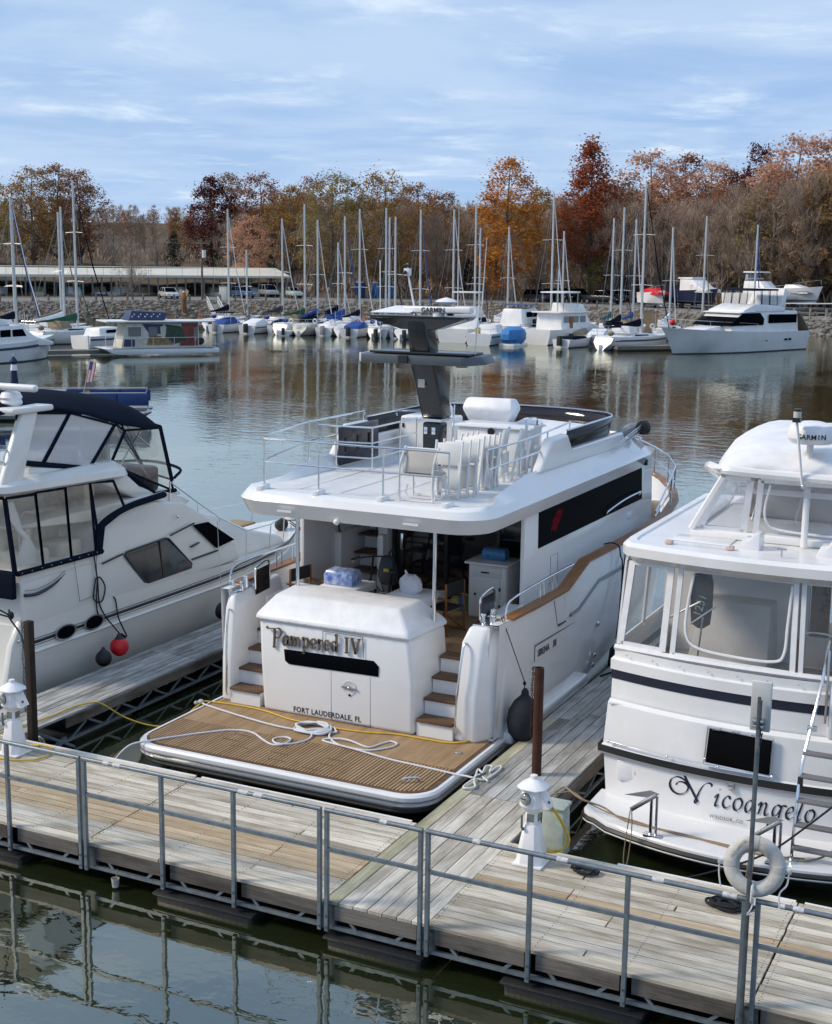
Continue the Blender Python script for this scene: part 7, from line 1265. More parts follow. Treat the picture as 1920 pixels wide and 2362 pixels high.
# radome and aerial
MB().cyl((-3.14, 5.80, 3.93), (-3.14, 5.80, 5.30), .045, n=10).build('radome_post', GELN, nb_)
rd_ = MB().lathe([(.10, 0), (.26, .02), (.315, .09), (.315, .18), (.27, .26), (.12, .30), (0, .305)], (-3.13, 5.80, 5.30), 26).build('radome', PVC, nb_)
for i, ch in enumerate('GARMIN'):
    a = R_(-110+i*11.6); p = Vector((-3.13+.317*math.cos(a), 5.80+.317*math.sin(a), 5.395)); text(ch, .095, p, (-math.sin(a), math.cos(a), 0), (0, 0, 1), MATS['black_print'], rd_, 'brand_letter', extr=.003, offset=.001, align='CENTER')
MB().cyl((-3.16, 5.52, 4.78), (-3.26, 5.42, 5.62), .018, n=8).build('aerial_mast', GELN, nb_); MB().b(-3.31, -3.21, 5.37, 5.47, 5.62, 5.68).build('aerial_base', BLKPL, nb_, smooth=0); MB().cyl((-3.26, 5.42, 5.68), (-3.26, 5.42, 5.76), .05, n=12).build('aerial_lamp', mat('lamp_lens', (.6, .58, .5), .15), nb_); MB().cyl((-3.26, 5.42, 5.76), (-3.26, 5.42, 5.79), .052, n=12).build('lamp_cap', BLKPL, nb_); MB().ball((-3.15, 5.52, 4.78), .03).build('aerial_swivel', STEEL, nb_)
# what shows through the vinyl
BRW = wood('dark_door_wood', (.16, .075, .035), (.09, .04, .02), (.7, .65, .6), .45, axis=0, grain=.6)
MB().b(NC-1.9, -3.2, 6.9, 7.0, 2.0, 3.66).build('deckhouse_bulkhead', mat('pale_bulkhead', (.72, .71, .69), .6, var=.05), nb_, smooth=0)
for x0_, x1_ in ((-3.18, -2.92), (-2.86, -2.55), (-2.2, -1.9)): MB().b(x0_, x1_, 6.9, 6.98, 2.0, 3.66).build('cabin_door_leaf', BRW, nb_, smooth=0)
for x in (-2.52, -2.24, -1.88): MB().b(x-.02, x+.02, 6.86, 6.95, 2.0, 3.66).build('door_jamb', mat('cream_jamb', (.6, .56, .42), .5), nb_, smooth=0)
for x0_, x1_, z0_ in ((-2.52, -2.24, 3.2),): MB().b(x0_, x1_, 6.88, 6.9, z0_-.6, z0_).build('door_pane', DGLASS, nb_, smooth=0)
MB().loft([[(-4.75, 6.2, 2.0), (-3.6, 6.2, 2.0), (-3.6, 7.0, 2.0), (-4.75, 7.0, 2.0)], [(-4.6, 6.5, 2.9), (-3.65, 6.5, 2.9), (-3.65, 7.0, 2.9), (-4.6, 7.0, 2.9)]]).build('stair_box', mat('grey_interior', (.5, .5, .5), .7, var=.08), nb_, bevel=.03)
ob = MB().lathe([(.05, 0), (.13, .06), (.15, .3), (.15, .62), (.12, .74), (.0, .78)], (-4.40, 5.55, 2.72), 16).build('stowed_fender', BLACK, nb_); text('1251', .16, (-4.37, 5.395, 2.90), (.25, 0, 1), (-1, 0, .25), mat('white_print', (.6, .6, .6), .6), ob, 'fender_print', extr=.002)
for p, q in (((-4.80, 5.35, 2.85), (-4.35, 5.3, 3.15)), ((-4.45, 5.2, 2.85), (-4.15, 5.3, 3.1)), ((-4.4, 5.35, 2.0), (-4.3, 5.25, 2.95)), ((-4.75, 5.4, 2.0), (-4.65, 5.3, 2.95))): MB().cyl(p, q, .014, n=6).build('stowed_rod', STEEL, nb_)
def stack_chair(label, x, y, rot):
    c = thing('patio_chair', label, 'chair', (0, 0, 0)); t = MB(); t.sheet([(-.26, .22, .42), (.26, .22, .42), (.24, .34, .86), (-.24, .34, .86)], .02, (0, 1, -.2)); t.build('backrest', mat('taupe_sling', (.28, .26, .25), .8, bump=.2, bscale=200), c, bevel=.03, seg=3); MB().b(-.26, .26, -.22, .24, .40, .42).build('seat', MATS['taupe_sling'], c)
    MB().tube(crom([(-.28, .2, 0), (-.28, .22, .5), (-.25, .33, .84), (0, .37, .92), (.25, .33, .84), (.28, .22, .5), (.28, .2, 0)], 4), .015, 6).build('frame_hoop', STEEL, c)
    for s in (-.28, .28): MB().tube([(s, -.22, 0), (s, -.22, .6), (s, .24, .62)], .014, 6).build('leg', STEEL, c)
    c.location = (x, y, 2.0); c.rotation_euler = (0, 0, rot)
stack_chair('grey sling patio chair behind the vinyl left of the boat ladder', -2.78, 5.65, R_(180)); stack_chair('grey sling patio chair by the boat gate right of the ladder', -2.15, 5.35, R_(165))
# boarding ladder at the gate
ld = MB().tube(crom([(-2.70, 3.78, .43), (-2.70, 3.86, .9), (-2.70, 4.05, 1.45), (-2.66, 4.30, 1.9), (-2.60, 4.62, 2.5), (-2.56, 4.7, 3.0)], 5), .022, 8).build('boarding_ladder', CHROME, nb_); MB().tube(crom([(-2.05, 3.74, .43), (-2.05, 3.82, .9), (-2.05, 4.0, 1.45), (-2.05, 4.28, 1.9), (-2.05, 4.6, 2.5)], 5), .022, 8).build('ladder_rail', CHROME, ld)
for k, (y, z) in enumerate(((3.80, .58), (3.86, .86), (3.95, 1.14), (4.05, 1.42), (4.17, 1.68))): MB().b(-2.70, -2.05, y-.06, y+.06, z-.018, z+.018).build('ladder_step', mat('grey_tread', (.20, .20, .205), .5, .3), ld, bevel=.006)
MB().b(-2.75, -2.62, 3.72, 3.84, .425, .44).build('ladder_foot', STEEL, ld, smooth=0); MB().b(-2.72, -2.66, 3.98, 4.06, 1.28, 1.42).build('ladder_clamp', BLKPL, ld, bevel=.01); MB().b(-2.70, -2.58, 4.3, 4.36, 1.92, 1.98).build('ladder_bracket', CHROME, ld, bevel=.008)
MB().b(-2.545, -2.515, 4.56, 4.60, 1.95, 2.9).build('gate_post', STEEL, ld, bevel=.01); MB().b(-2.50, -2.42, 4.58, 5.0, 1.76, 2.45).build('gate_jamb', WCV, nb_, bevel=.02)
# mooring lines of the right boat
rope('tan_stern_line', 'tan rope sagging from the finger pier along the right boat stern platform', [(-5.94, 4.02, .54), (-5.88, 4.38, .56), (-5.75, 4.2, .62), (-5.5, 4.0, .60), (-5.2, 4.05, .52), (-4.9, 3.95, .45), (-4.5, 3.9, .44), (-4.0, 3.86, .44), (-3.4, 3.75, .44), (-2.9, 3.72, .44), (-2.5, 3.8, .44), (-2.2, 4.0, .6), (-1.9, 4.3, 1.1)], .013, ROPET)
rope('tan_stern_line', 'second thin tan rope twisted along the swim platform of the right boat', [(-5.92, 4.1, .55), (-5.7, 4.22, .58), (-5.45, 4.05, .56), (-5.1, 4.0, .48), (-4.7, 3.98, .44), (-4.2, 3.85, .44), (-3.6, 3.82, .44), (-3.0, 3.74, .44), (-2.55, 3.85, .44)], .010, ROPET)
rope('dark_stern_line', 'dark blue line sagging from the black rope pile up to the right boat gate', [(-4.95, 2.35, .42), (-4.6, 2.7, .22), (-4.0, 3.1, .16), (-3.4, 3.35, .34), (-2.9, 3.45, .62), (-2.5, 3.5, 1.0), (-2.0, 3.7, 1.5), (-1.6, 4.0, 1.9)], .013, ROPEK)
# ================================================================ the far side of the basin: boats, covered dock, cars
def place(o, x, y, z=0., az=0.):
    o.location = (x, y, z); o.rotation_euler = (0, 0, -R_(az)); return o
BOATW = mat('far_boat_white', (.78, .78, .77), .3, var=.06, vscale=.6); ALU = mat('anodised_spar', (.58, .60, .60), .35, .3, var=.06); COVERS = {'navy': NAVY, 'green': mat('green_sailcloth', (.015, .10, .055), .8), 'blue': mat('blue_sailcloth', (.02, .07, .28), .8), 'tan': mat('tan_sailcloth', (.30, .24, .16), .8), 'black': BLACK, 'white': CANVW, 'teal': mat('teal_sailcloth', (.02, .10, .11), .8)}
HULLS = {'white': BOATW, 'cream': mat('far_boat_cream', (.66, .62, .52), .35, var=.06), 'dark green': mat('far_boat_green', (.02, .06, .045), .3), 'navy': mat('far_boat_navy', (.015, .022, .06), .25)}
ANTIF = mat('dark_antifouling', (.03, .035, .05), .7); WSTR = mat('blue_cove_stripe', (.02, .04, .16), .4)
def lhull(L, B, fb, bow=.5, trans=.75, n=11, ov=.0, rev=False):
    """simple sheer-lined hull pointing +Y from the stern at y=0"""
    R = []
    for i in range(n):
        f = i/(n-1); sh = B/2*(1-max(0, (f-.45)/.55)**2.2)*(trans+(1-trans)*min(1, f/.4)); wl = sh*(.86-.55*max(0, f-.5)); zs = fb*(1+bow*f*f*.6+.08*(1-f)); y = f*L
        rk_ = .09*L*max(0, (f-.55)/.45)**2
        if rev and f < .3: k_ = 1-f/.3; wl *= 1-.42*k_; zw = .06+.16*k_; yt_ = y+.55*k_
        else: zw = .06; yt_ = y
        R.append([(-sh, yt_, zs), (-sh*(.97-.22*max(0, f-.5)), y+(yt_-y)*.5-rk_*.5, zs*.6), (-wl, y-rk_, zw), (-wl*.5, y-rk_*1.2, -.3+(zw-.06)*1.6), (wl*.5, y-rk_*1.2, -.3+(zw-.06)*1.6), (wl, y-rk_, zw), (sh*(.97-.22*max(0, f-.5)), y+(yt_-y)*.5-rk_*.5, zs*.6), (sh, yt_, zs)])
    return R
def add_hull(parent, L, B, fb, m, bow=.5, trans=.75, stripe=None, deck=BOATW, rev=False):
    R = lhull(L, B, fb, bow, trans, rev=rev); t = MB(); t.loft(R, closed=False, cap=False); t.q(*R[0]); h = t.build('hull', m, parent, smooth=40)
    t = MB(); t.loft([[(r[0][0], r[0][1], r[0][2]-.03), (r[-1][0], r[-1][1], r[-1][2]-.03)] for r in R], closed=False, cap=False); t.build('deck', deck, parent, smooth=0)
    for sg in (0, -1):
        if stripe: t = MB(); t.loft([[(r[sg][0]*1.008, r[sg][1], r[sg][2]*.80), (r[sg][0]*1.004, r[sg][1], r[sg][2]*.68)] for r in R], closed=False, cap=False); t.build('cove_stripe', stripe, h, solid=.01)
    t = MB(); t.loft([[(r[2][0]*1.01, r[2][1], .09), (r[2][0]*1.01, r[2][1], -.02)] for r in R], closed=False, cap=False); t.loft([[(r[5][0]*1.01, r[5][1], .09), (r[5][0]*1.01, r[5][1], -.02)] for r in R], closed=False, cap=False); t.build('boot_top', ANTIF, h, solid=.01)
    return h
def cab(parent, prof, hw, tin, m, nm, bev=.05):
    zs = [p[1] for p in prof]; z0, z1 = min(zs), max(zs); k = lambda z: hw-tin*(z-z0)/(z1-z0+1e-6); a = [(k(z), y, z) for y, z in prof]; b_ = [(-k(z), y, z) for y, z in prof]; n = len(prof); t = MB()
    t.add(a+b_, [tuple(range(n)), tuple(range(2*n-1, n-1, -1))]+[(i, n+i, n+(i+1) % n, (i+1) % n) for i in range(n)]); return t.build(nm, m, parent, bevel=bev, seg=2)
def sidewin(parent, prof, hw, m=DGLASS, nm='window'):
    for s in (-1, 1): MB().prism([(s*hw, y, z) for y, z in prof], (s*.015, 0, 0)).build(nm, m, parent, smooth=0)
def sailboat(label, mx_, my_, H, L=8.2, cover='navy', hull='white', jib='white', stripe=None, az=0., tip=None, dodger=None, ladder=True):
    s = thing('sailboat', label, 'sailboat', (0, 0, 0), 'sailboats moored along the far dock'); B = L*.32; fb = .85+L*.02; fm = .56
    add_hull(s, L, B, fb, HULLS[hull], .35, .62, stripe, rev=True)
    cab(s, [(L*.30, fb-.05), (L*.31, fb+.42), (L*.55, fb+.36), (L*.74, fb+.10), (L*.74, fb-.05)], B*.30, .12, BOATW, 'cabin'); sidewin(s, [(L*.36, fb+.14), (L*.36, fb+.26), (L*.54, fb+.24), (L*.56, fb+.14)], B*.285)
    cab(s, [(L*.06, fb-.2), (L*.06, fb+.14), (L*.29, fb+.18), (L*.29, fb-.2)], B*.36, .04, BOATW, 'cockpit_coaming')
    my = L*fm; t = MB(); t.tube([(0, my, fb), (0, my-.02*H*.3, H)], [.125, .09], 8); m_ = t.build('mast', ALU, s)
    for f in ((.52,) if H < 12.5 else (.38, .68)): MB().tube([(-B*.36, my-.1, H*f), (0, my, H*f+.06), (B*.36, my-.1, H*f)], .028, 5).build('spreader', ALU, m_)
    t = MB(); w_ = .007
    for e in ((-B*.45, my-.1, fb), (B*.45, my-.1, fb), (0, .05, fb+.2)): t.tube([(0, my-.03, H*.985), e], w_, 4, cap=False)
    t.build('rigging', STEEL, s, smooth=0)['kind'] = 'stuff'
    if jib: MB().tube([(0, L*.98, fb*1.3+.2), (0, my+(L*.98-my)*.5, H*.48), (0, my+.08, H*.95)], [.045, .06, .03], 6).build('furled_jib', COVERS[jib], s)
    MB().tube([(0, my-.15, fb+.95), (0, L*.10, fb+.90)], .05, 6).build('boom', ALU, s)
    if cover:
        rr = []
        for f in (0, .15, .4, .7, 1): y = my-.2-(my-L*.12)*f; hh = .62*(1-f)**1.6+.18; rr.append([(.14*math.cos(k*1.047)*(1.2-f*.5), y, fb+.86+hh*.5+hh*.5*math.sin(k*1.047)) for k in range(6)])
        MB().loft(rr).build('sail_cover', COVERS[cover], s, smooth=50)
    if dodger: cab(s, [(L*.28, fb+.35), (L*.26, fb+1.05), (L*.36, fb+.95), (L*.40, fb+.4)], B*.32, .08, COVERS[dodger], 'dodger', .06)
    P = [(-B*.36, L*.05, fb+.62), (-B*.34, .05, fb+.62), (B*.34, .05, fb+.62), (B*.36, L*.05, fb+.62), (B*.36, L*.2, fb+.62)]; rl = MB().tube(P, .018, 5).build('stern_rail', CHROME, s)
    for p in P: MB().cyl((p[0], p[1], fb), p, .014, n=4).build('rail_post', CHROME, rl)
    k9 = int(H*10) % 7
    if k9 in (0, 3, 5): MB().b(.25, .6, -.28, .1, .1, .95).build('outboard', BLACK, s, bevel=.06)
    if k9 in (1, 3, 4): MB().tube([(-B*.30+.22*math.cos(a*.628), .02, fb+.42+.22*math.sin(a*.628)) for a in range(10)], .06, 6, closed=True).build('life_ring', (mat('orange_ring', (.55, .14, .04), .6), PVC, mat('yellow_ring', (.55, .42, .08), .6))[k9 % 3], s)
    if not dodger and k9 in (1, 2, 4, 6): cab(s, [(L*.28, fb+.30), (L*.26, fb+1.0), (L*.37, fb+.9), (L*.41, fb+.35)], B*.31, .08, COVERS[('navy', 'white', 'tan', 'blue')[k9 % 4]], 'dodger', .06)
    if k9 in (0, 2, 3, 6): MB().ball((B*.22, .5, fb+.45), .28, .3, .24, n=8, m=6).build('cockpit_bundle', (COVERS['blue'], BLACK, COVERS['tan'])[k9 % 3], s)
    if k9 in (1, 2, 5): MB().cyl((-.45, .1, fb), (-.5, .0, fb+1.5), .03, n=5).build('flag_staff', ALU, s)
    MB().b(-.05, .05, -.22, .2, -.25, .5).build('rudder', BOATW, s, bevel=.02)
    if tip: MB().ball((0, my-.03, H+.08), .16, n=8, m=6).build('mast_head_badge', tip, m_)
    a = R_(az); return place(s, mx_-math.sin(a)*my, my_-math.cos(a)*my, 0, az)
# mast foot x, y, mast height, length, cover, hull, jib, extras
ROW = [(-85.4, 115.5, 12.9, 8.4, 'navy', 'white', 'white', {}), (-86.6, 121., 8.6, 6.2, 'tan', 'white', None, {}), (-79.4, 117., 11.9, 8., 'black', 'white', 'white', {}), (-73.8, 112.3, 13.2, 8.8, 'green', 'white', None, {}), (-71.9, 111.7, 11.6, 7.8, 'blue', 'cream', 'white', {}), (-76.1, 123.5, 9.5, 6.8, 'navy', 'white', 'white', {}), (-69.7, 113.5, 12.0, 8.2, 'blue', 'white', 'blue', {'dodger': 'blue'}), (-67.7, 113., 12.7, 8.5, 'navy', 'white', 'white', {}), (-65.9, 115.4, 12.9, 8.6, None, 'white', None, {}), (-69.4, 123., 12.2, 8., 'teal', 'white', 'navy', {}), (-63.2, 112.2, 11.9, 7.8, 'blue', 'white', None, {'dodger': 'navy'}), (-60.6, 112.6, 12.6, 8.4, 'white', 'white', 'blue', {}), (-59.2, 117.5, 12.8, 8.6, 'navy', 'white', 'white', {}), (-59.6, 124., 13.7, 9., 'tan', 'white', None, {}), (-60.8, 128., 11.2, 7.6, 'navy', 'white', 'navy', {}), (-56.6, 126., 11.3, 7.6, 'white', 'white', 'white', {}), (-49., 119., 14.4, 9.4, 'navy', 'white', 'white', {}), (-51.1, 128., 10.9, 7.4, 'blue', 'white', 'white', {}), (-45.3, 127., 12.2, 8., 'teal', 'white', None, {}), (-42., 120., 13.0, 8.8, 'navy', 'white', 'black', {}), (-43.2, 128., 12.1, 8., 'blue', 'white', 'white', {}), (-39., 127., 11.3, 7.8, 'white', 'white', 'white', {'stripe': None}), (-36.6, 131., 12.5, 8.4, 'tan', 'cream', 'tan', {}), (-32.6, 137., 11.8, 8., 'blue', 'white', 'blue', {})]
ORD = 'first second third fourth fifth sixth seventh eighth ninth tenth eleventh twelfth thirteenth fourteenth fifteenth sixteenth seventeenth eighteenth nineteenth twentieth twenty-first twenty-second twenty-third twenty-fourth'.split()
for i, (x, y, H, L, c, h, j, kw) in enumerate(ROW):
    sailboat('%s sailboat with %s, %s in the far row counting from the covered dock' % (h, (c+' sail cover') if c else 'bare boom', ORD[i]), x, y, H, L, c, h, j, az=((i*37) % 7-3)*1.2, **kw)
LEFTROW = [(-87.8, 84.4, 12.7, 8.6, 'navy', 'white', 'blue', 'white sailboat with navy cover and blue furled jib behind the houseboat'), (-90.5, 87.5, 12.7, 8.4, 'tan', 'white', 'white', 'white sailboat with tan cover beside the blue-jib boat behind the houseboat'), (-88.3, 91.3, 11.7, 8., 'tan', 'cream', 'tan', 'cream sailboat with tan cover and tan jib left of the covered dock tree'), (-84.4, 87.1, 12., 8.2, 'white', 'white', 'green', 'white sailboat with green furled jib left of the red-tipped mast'), (-81.4, 85.3, 14.2, 9.4, 'green', 'white', 'navy', 'white sailboat with green cover and red ornament on its masthead')]
for k, (x, y, H, L, c, h, j, lbx) in enumerate(LEFTROW): sailboat(lbx, x, y, H, L, c, h, j, az=3*k-4, tip=mat('red_ornament', (.30, .01, .03), .5) if k == 4 else None)
sailboat('large white sloop with blue hull stripe moored beside the tall motor yacht', -36.7, 109.5, 14.9, 10.4, 'navy', 'white', 'navy', stripe=WSTR, az=20, dodger='white')
# ---- motor boats
def mboat(name, label, cat, x, y, az, L, B, fb, hull=BOATW, stripe=None, group=None):
    s = thing(name, label, cat, (0, 0, 0), group); add_hull(s, L, B, fb, hull, .7, .92, stripe); place(s, x, y, 0, az); return s
def lrail(s, pts, h, r=.022, m=CHROME, nm='bow_rail'):
    rt = MB().tube([(a, b_, c+h) for a, b_, c in pts], r, 5).build(nm, m, s)
    for p in pts: MB().cyl(p, (p[0], p[1], p[2]+h), r*.8, n=4).build('rail_post', m, rt)
# tall motor yacht at right (bow toward us)
s = mboat('motor_yacht', 'tall white motor yacht with black windows and black canopy moored near the rocky shore', 'yacht', -25.2, 118.6, 203.2, 18.6, 4.9, 1.62)
cab(s, [(1.6, 1.5), (1.6, 3.55), (8.2, 3.6), (10.0, 3.4), (11.6, 2.4), (11.6, 1.5)], 2.12, .25, BOATW, 'deckhouse', .08); cab(s, [(11.0, 1.5), (11.0, 2.38), (13.4, 2.2), (15.0, 1.9), (15.0, 1.5)], 1.30, .2, BOATW, 'trunk_cabin', .08); cab(s, [(7.0, 2.38), (6.8, 2.9), (7.3, 3.44), (9.9, 3.40), (11.9, 2.36)], 2.10, .20, DGLASS, 'wrap_windscreen', .02); sidewin(s, [(1.9, 2.5), (1.9, 3.25), (6.2, 3.3), (6.2, 2.5)], 2.03); cab(s, [(8.2, 3.52), (8.2, 3.62), (10.4, 3.50), (10.4, 3.42)], 2.05, .05, BOATW, 'visor', .03)
cab(s, [(3.6, 3.5), (3.6, 4.0), (8.0, 4.2), (9.8, 3.65), (9.8, 3.5)], 1.95, .15, BOATW, 'flybridge', .08); cab(s, [(4.2, 5.35), (4.2, 5.5), (7.6, 5.55), (8.3, 5.35)], 1.6, .1, NAVY, 'canopy', .04)
for y0, y1 in ((4.5, 5.6), (5.7, 6.8), (6.9, 8.0)):
    for sx in (-1, 1): vpanel(s, [(sx*1.66, y0, 4.05), (sx*1.66, y1, 4.1), (sx*1.55, y1-.1, 5.38), (sx*1.55, y0, 5.38)], NAVY, CLEAR, .07, 'canopy_curtain')
cab(s, [(3.5, 3.9), (3.0, 5.5), (3.35, 5.55), (4.2, 4.0)], 1.9, .3, BOATW, 'radar_arch', .05); cab(s, [(2.2, 3.58), (2.0, 4.25), (2.8, 4.3), (3.3, 3.6)], 1.1, .2, mat('grey_tender', (.5, .5, .5), .6), 'tender', .2); MB().b(-.3, .5, 3.2, 3.5, 3.6, 4.4).build('outboard', COVERS['green'], s, bevel=.08)
MB().prism([(2.2, 1.55, 3.4), (2.2, -.2, 1.6), (-2.2, -.2, 1.6), (-2.2, 1.55, 3.4)], (0, .05, -.1)).build('aft_awning', COVERS['tan'], s, smooth=0)
for yy in (3.0, 3.6, 6.6, 7.3): sidewin(s, [(yy, .95), (yy, 1.12), (yy+.42, 1.13), (yy+.42, .96)], 2.33, nm='hull_port')
MB().lathe([(.1, -.45), (.16, -.3), (.16, .3), (.1, .45)], (2.32, 9.6, .5), 10).build('hull_fender', BLACK, s); MB().ball((-.7, 18.0, 2.75), .26, n=10, m=8).build('bow_ball', MATS['red_vinyl'], s); lrail(s, [(2.2, 8, 1.9), (2.0, 11, 2.05), (1.6, 14, 2.2), (.9, 16.6, 2.35), (.15, 18.4, 2.5)], .6); lrail(s, [(-2.2, 8, 1.9), (-2.0, 11, 2.05), (-1.6, 14, 2.2), (-.9, 16.6, 2.35), (-.15, 18.4, 2.5)], .6)
# cruiser cut by the left edge
s = mboat('cabin_cruiser', 'white cabin cruiser with navy hull stripe moored in front of the sailboats near the houseboat', 'cruiser', -71.2, 59.5, 3, 10.2, 3.4, 1.25, stripe=mat('navy_hull_stripe', (.02, .03, .09), .4)); cab(s, [(1.5, 1.1), (1.5, 2.6), (5.6, 2.65), (6.9, 1.75), (8.6, 1.35), (8.6, 1.1)], 1.45, .25, BOATW, 'cabin', .06)
for y0 in (2.2, 3.4, 4.6): sidewin(s, [(y0, 1.85), (y0, 2.35), (y0+1.0, 2.37), (y0+1.0+(.35 if y0 > 4 else 0), 1.85)], 1.33)
cab(s, [(1.6, 2.6), (1.6, 3.3), (3.4, 3.4), (4.6, 2.65)], 1.2, .15, BOATW, 'flybridge', .08)
# small express boats behind
for x, y, lbx, az in ((-75.5, 78.5, 'small white express boat behind the far cruiser bow', 8), (-79.5, 92., 'white runabout behind the green-covered sailboat', 12)):
    s = mboat('express_boat', lbx, 'boat', x, y, az, 7.4, 2.6, 1.0, stripe=WSTR); cab(s, [(1.2, .9), (1.4, 1.7), (3.6, 1.75), (4.6, 1.25), (6.2, 1.1), (6.2, .9)], 1.05, .25, BOATW, 'cabin', .08); sidewin(s, [(2.0, 1.3), (2.0, 1.55), (3.5, 1.58), (4.0, 1.3)], .98)
# houseboat with painted side
hb_ = thing('houseboat', 'pontoon houseboat with a painted patriotic mural along its side', 'houseboat', (0, 0, 0))
cab(hb_, [(0, .18), (0, .55), (8.2, .6), (9.3, .62), (8.7, .25), (8.0, .12)], 1.55, .0, BOATW, 'pontoon_deck', .05); MB().b(1.40, 1.58, 0, 9.0, .52, .60).build('blue_gunwale', WSTR, hb_, smooth=0); MB().b(-1.58, 1.58, .3, 8.6, .60, .64).build('deck', mat('grey_marine_deck', (.4, .4, .4), .8), hb_, smooth=0)
BL = mat('mural_blue', (.03, .045, .12), .5, var=.2, vscale=3); RD2 = mat('mural_red', (.22, .05, .04), .5, var=.3, vscale=2); GR2 = mat('mural_dark_green', (.03, .06, .04), .5, var=.3, vscale=3); CRM2 = mat('mural_cream', (.62, .60, .52), .5, var=.1)
ca = cab(hb_, [(1.6, .62), (1.6, 2.55), (7.4, 2.6), (7.9, .62)], 1.25, .0, CRM2, 'cabin', .03); cab(hb_, [(.6, 2.58), (.3, 2.7), (9.1, 2.74), (9.1, 2.62)], 1.6, .0, BOATW, 'roof', .04); cab(hb_, [(4.3, 2.74), (4.0, 3.35), (6.9, 3.5), (7.2, 2.74)], 1.0, .1, BL, 'roof_house', .05)
for p, m_, nm_ in (([(1.7, .75), (1.7, 2.5), (3.0, 2.5), (3.2, .75)], RD2, 'mural_red_panel'), ([(2.6, 1.2), (3.1, 2.3), (4.3, 2.45), (4.6, 1.7), (3.6, .9)], GR2, 'mural_wing'), ([(3.6, .85), (3.9, 1.5), (5.6, 1.6), (5.9, .85)], mat('mural_gold', (.32, .21, .09), .5, var=.3, vscale=3), 'mural_gold_panel'), ([(4.6, 1.7), (4.5, 2.45), (6.2, 2.5), (5.6, 1.7)], BL, 'mural_blue_panel'), ([(4.35, 1.55), (4.25, 2.25), (4.5, 2.35), (4.75, 2.25), (4.7, 1.55), (4.5, 1.35)], CRM2, 'mural_shield'), ([(1.75, 1.2), (1.75, 2.2), (2.05, 2.2), (2.05, 1.2)], CRM2, 'mural_stripe'), ([(6.8, .75), (6.8, 1.3), (7.6, 1.3), (7.7, .75)], BL, 'mural_blue_corner')): [MB().prism([(sg*(1.255+.003*len(p)), y, z) for y, z in p], (sg*.012, 0, 0)).build(nm_, m_, ca, smooth=0) for sg in (1, -1)]
for y0, y1 in ((5.0, 5.7), (6.3, 7.3)): sidewin(ca, [(y0, 1.55), (y0, 2.25), (y1, 2.25), (y1, 1.55)], 1.285, mat('grey_window', (.16, .17, .17), .15))
for k in range(16): [MB().lathe([(.07, 0), (.07, .01), (0, .01)], (sg*.955, 4.5+.17*k, 2.88+.17*((k*5) % 3)), 5, (sg, 0, .1)).build('painted_star', CRM2, hb_, smooth=0) for sg in (1, -1)]
for sx in (1.5, -1.5): lrail(hb_, [(sx, .3, .62), (sx, 2, .62), (sx, 3.7, .62), (sx, 5.4, .62), (sx, 7.1, .62), (sx, 8.4, .62)], .8, m=BOATW, nm='deck_rail')
for i, (y, m_) in enumerate(((6.9, MATS['red_vinyl']), (6.0, CRM2), (5.4, BL), (4.3, RD2), (.7, MATS['dark_mesh']))): MB().ball((1.32, y, .95), .3, .4, .34, n=8, m=6).build('deck_bundle', m_, hb_)
place(hb_, -63.6, 80.5, 0, 217)
# fishing boat with outriggers, trawler, launches in the middle of the row
s = mboat('sport_fisher', 'white sport fishing boat with two long raked outriggers in the far row', 'boat', -54.2, 106.5, -4, 9.6, 3.4, 1.2); cab(s, [(3.6, 1.1), (3.6, 2.5), (6.0, 2.5), (7.2, 1.5), (7.2, 1.1)], 1.35, .2, BOATW, 'cabin', .06); sidewin(s, [(4.0, 1.7), (4.0, 2.25), (5.9, 2.25), (6.4, 1.7)], 1.24); cab(s, [(3.4, 2.5), (3.4, 3.3), (5.2, 3.3), (5.6, 2.5)], 1.2, .1, BOATW, 'flybridge', .06); cab(s, [(3.0, 4.6), (3.0, 4.72), (5.2, 4.72), (5.2, 4.6)], 1.25, .05, BOATW, 'hardtop', .03)
for sx, e in ((-1.2, (1.2, -2.0, 12.5)), (1.2, (3.2, 0.2, 9.8))): MB().tube([(sx, 4.6, 1.6), ((sx+e[0])/2, (4.6+e[1])/2, e[2]*.56), e], [.06, .06, .03], 5).build('outrigger', BOATW, s)
for sx in (-1.1, 1.1):
    for y in (3.2, 5.1): MB().cyl((sx, y, 3.2), (sx, y, 4.6), .03, n=5).build('hardtop_post', CHROME, s)
s = mboat('flybridge_trawler', 'white trawler with flybridge and folded boom near the sloop with the blue stripe', 'trawler', -46.6, 108.5, 14, 10.4, 3.7, 1.3); cab(s, [(2.2, 1.2), (2.2, 2.9), (6.6, 2.9), (7.2, 1.9), (8.6, 1.6), (8.6, 1.2)], 1.5, .15, BOATW, 'cabin', .05); cab(s, [(1.6, 2.9), (1.6, 3.02), (6.9, 3.02), (6.9, 2.9)], 1.65, .0, BOATW, 'boat_deck', .03); cab(s, [(4.4, 3.0), (4.4, 3.8), (6.2, 3.7), (6.7, 3.0)], 1.3, .15, BOATW, 'flybridge', .06); cab(s, [(2.6, 4.75), (2.6, 4.86), (5.4, 4.9), (5.4, 4.75)], 1.35, .0, BOATW, 'bimini', .03)
for y0 in (2.6, 4.2, 5.4): sidewin(s, [(y0, 2.0), (y0, 2.6), (y0+.9, 2.6), (y0+.9, 2.0)], 1.44, mat('pale_window', (.22, .25, .26), .1))
MB().b(-1.52, -1.40, 2.3, 2.45, 1.5, 2.6).build('teak_door', TEAKR, s, smooth=0); MB().b(1.40, 1.52, 3.55, 4.05, 1.5, 2.6).build('teak_door', TEAKR, s, smooth=0)
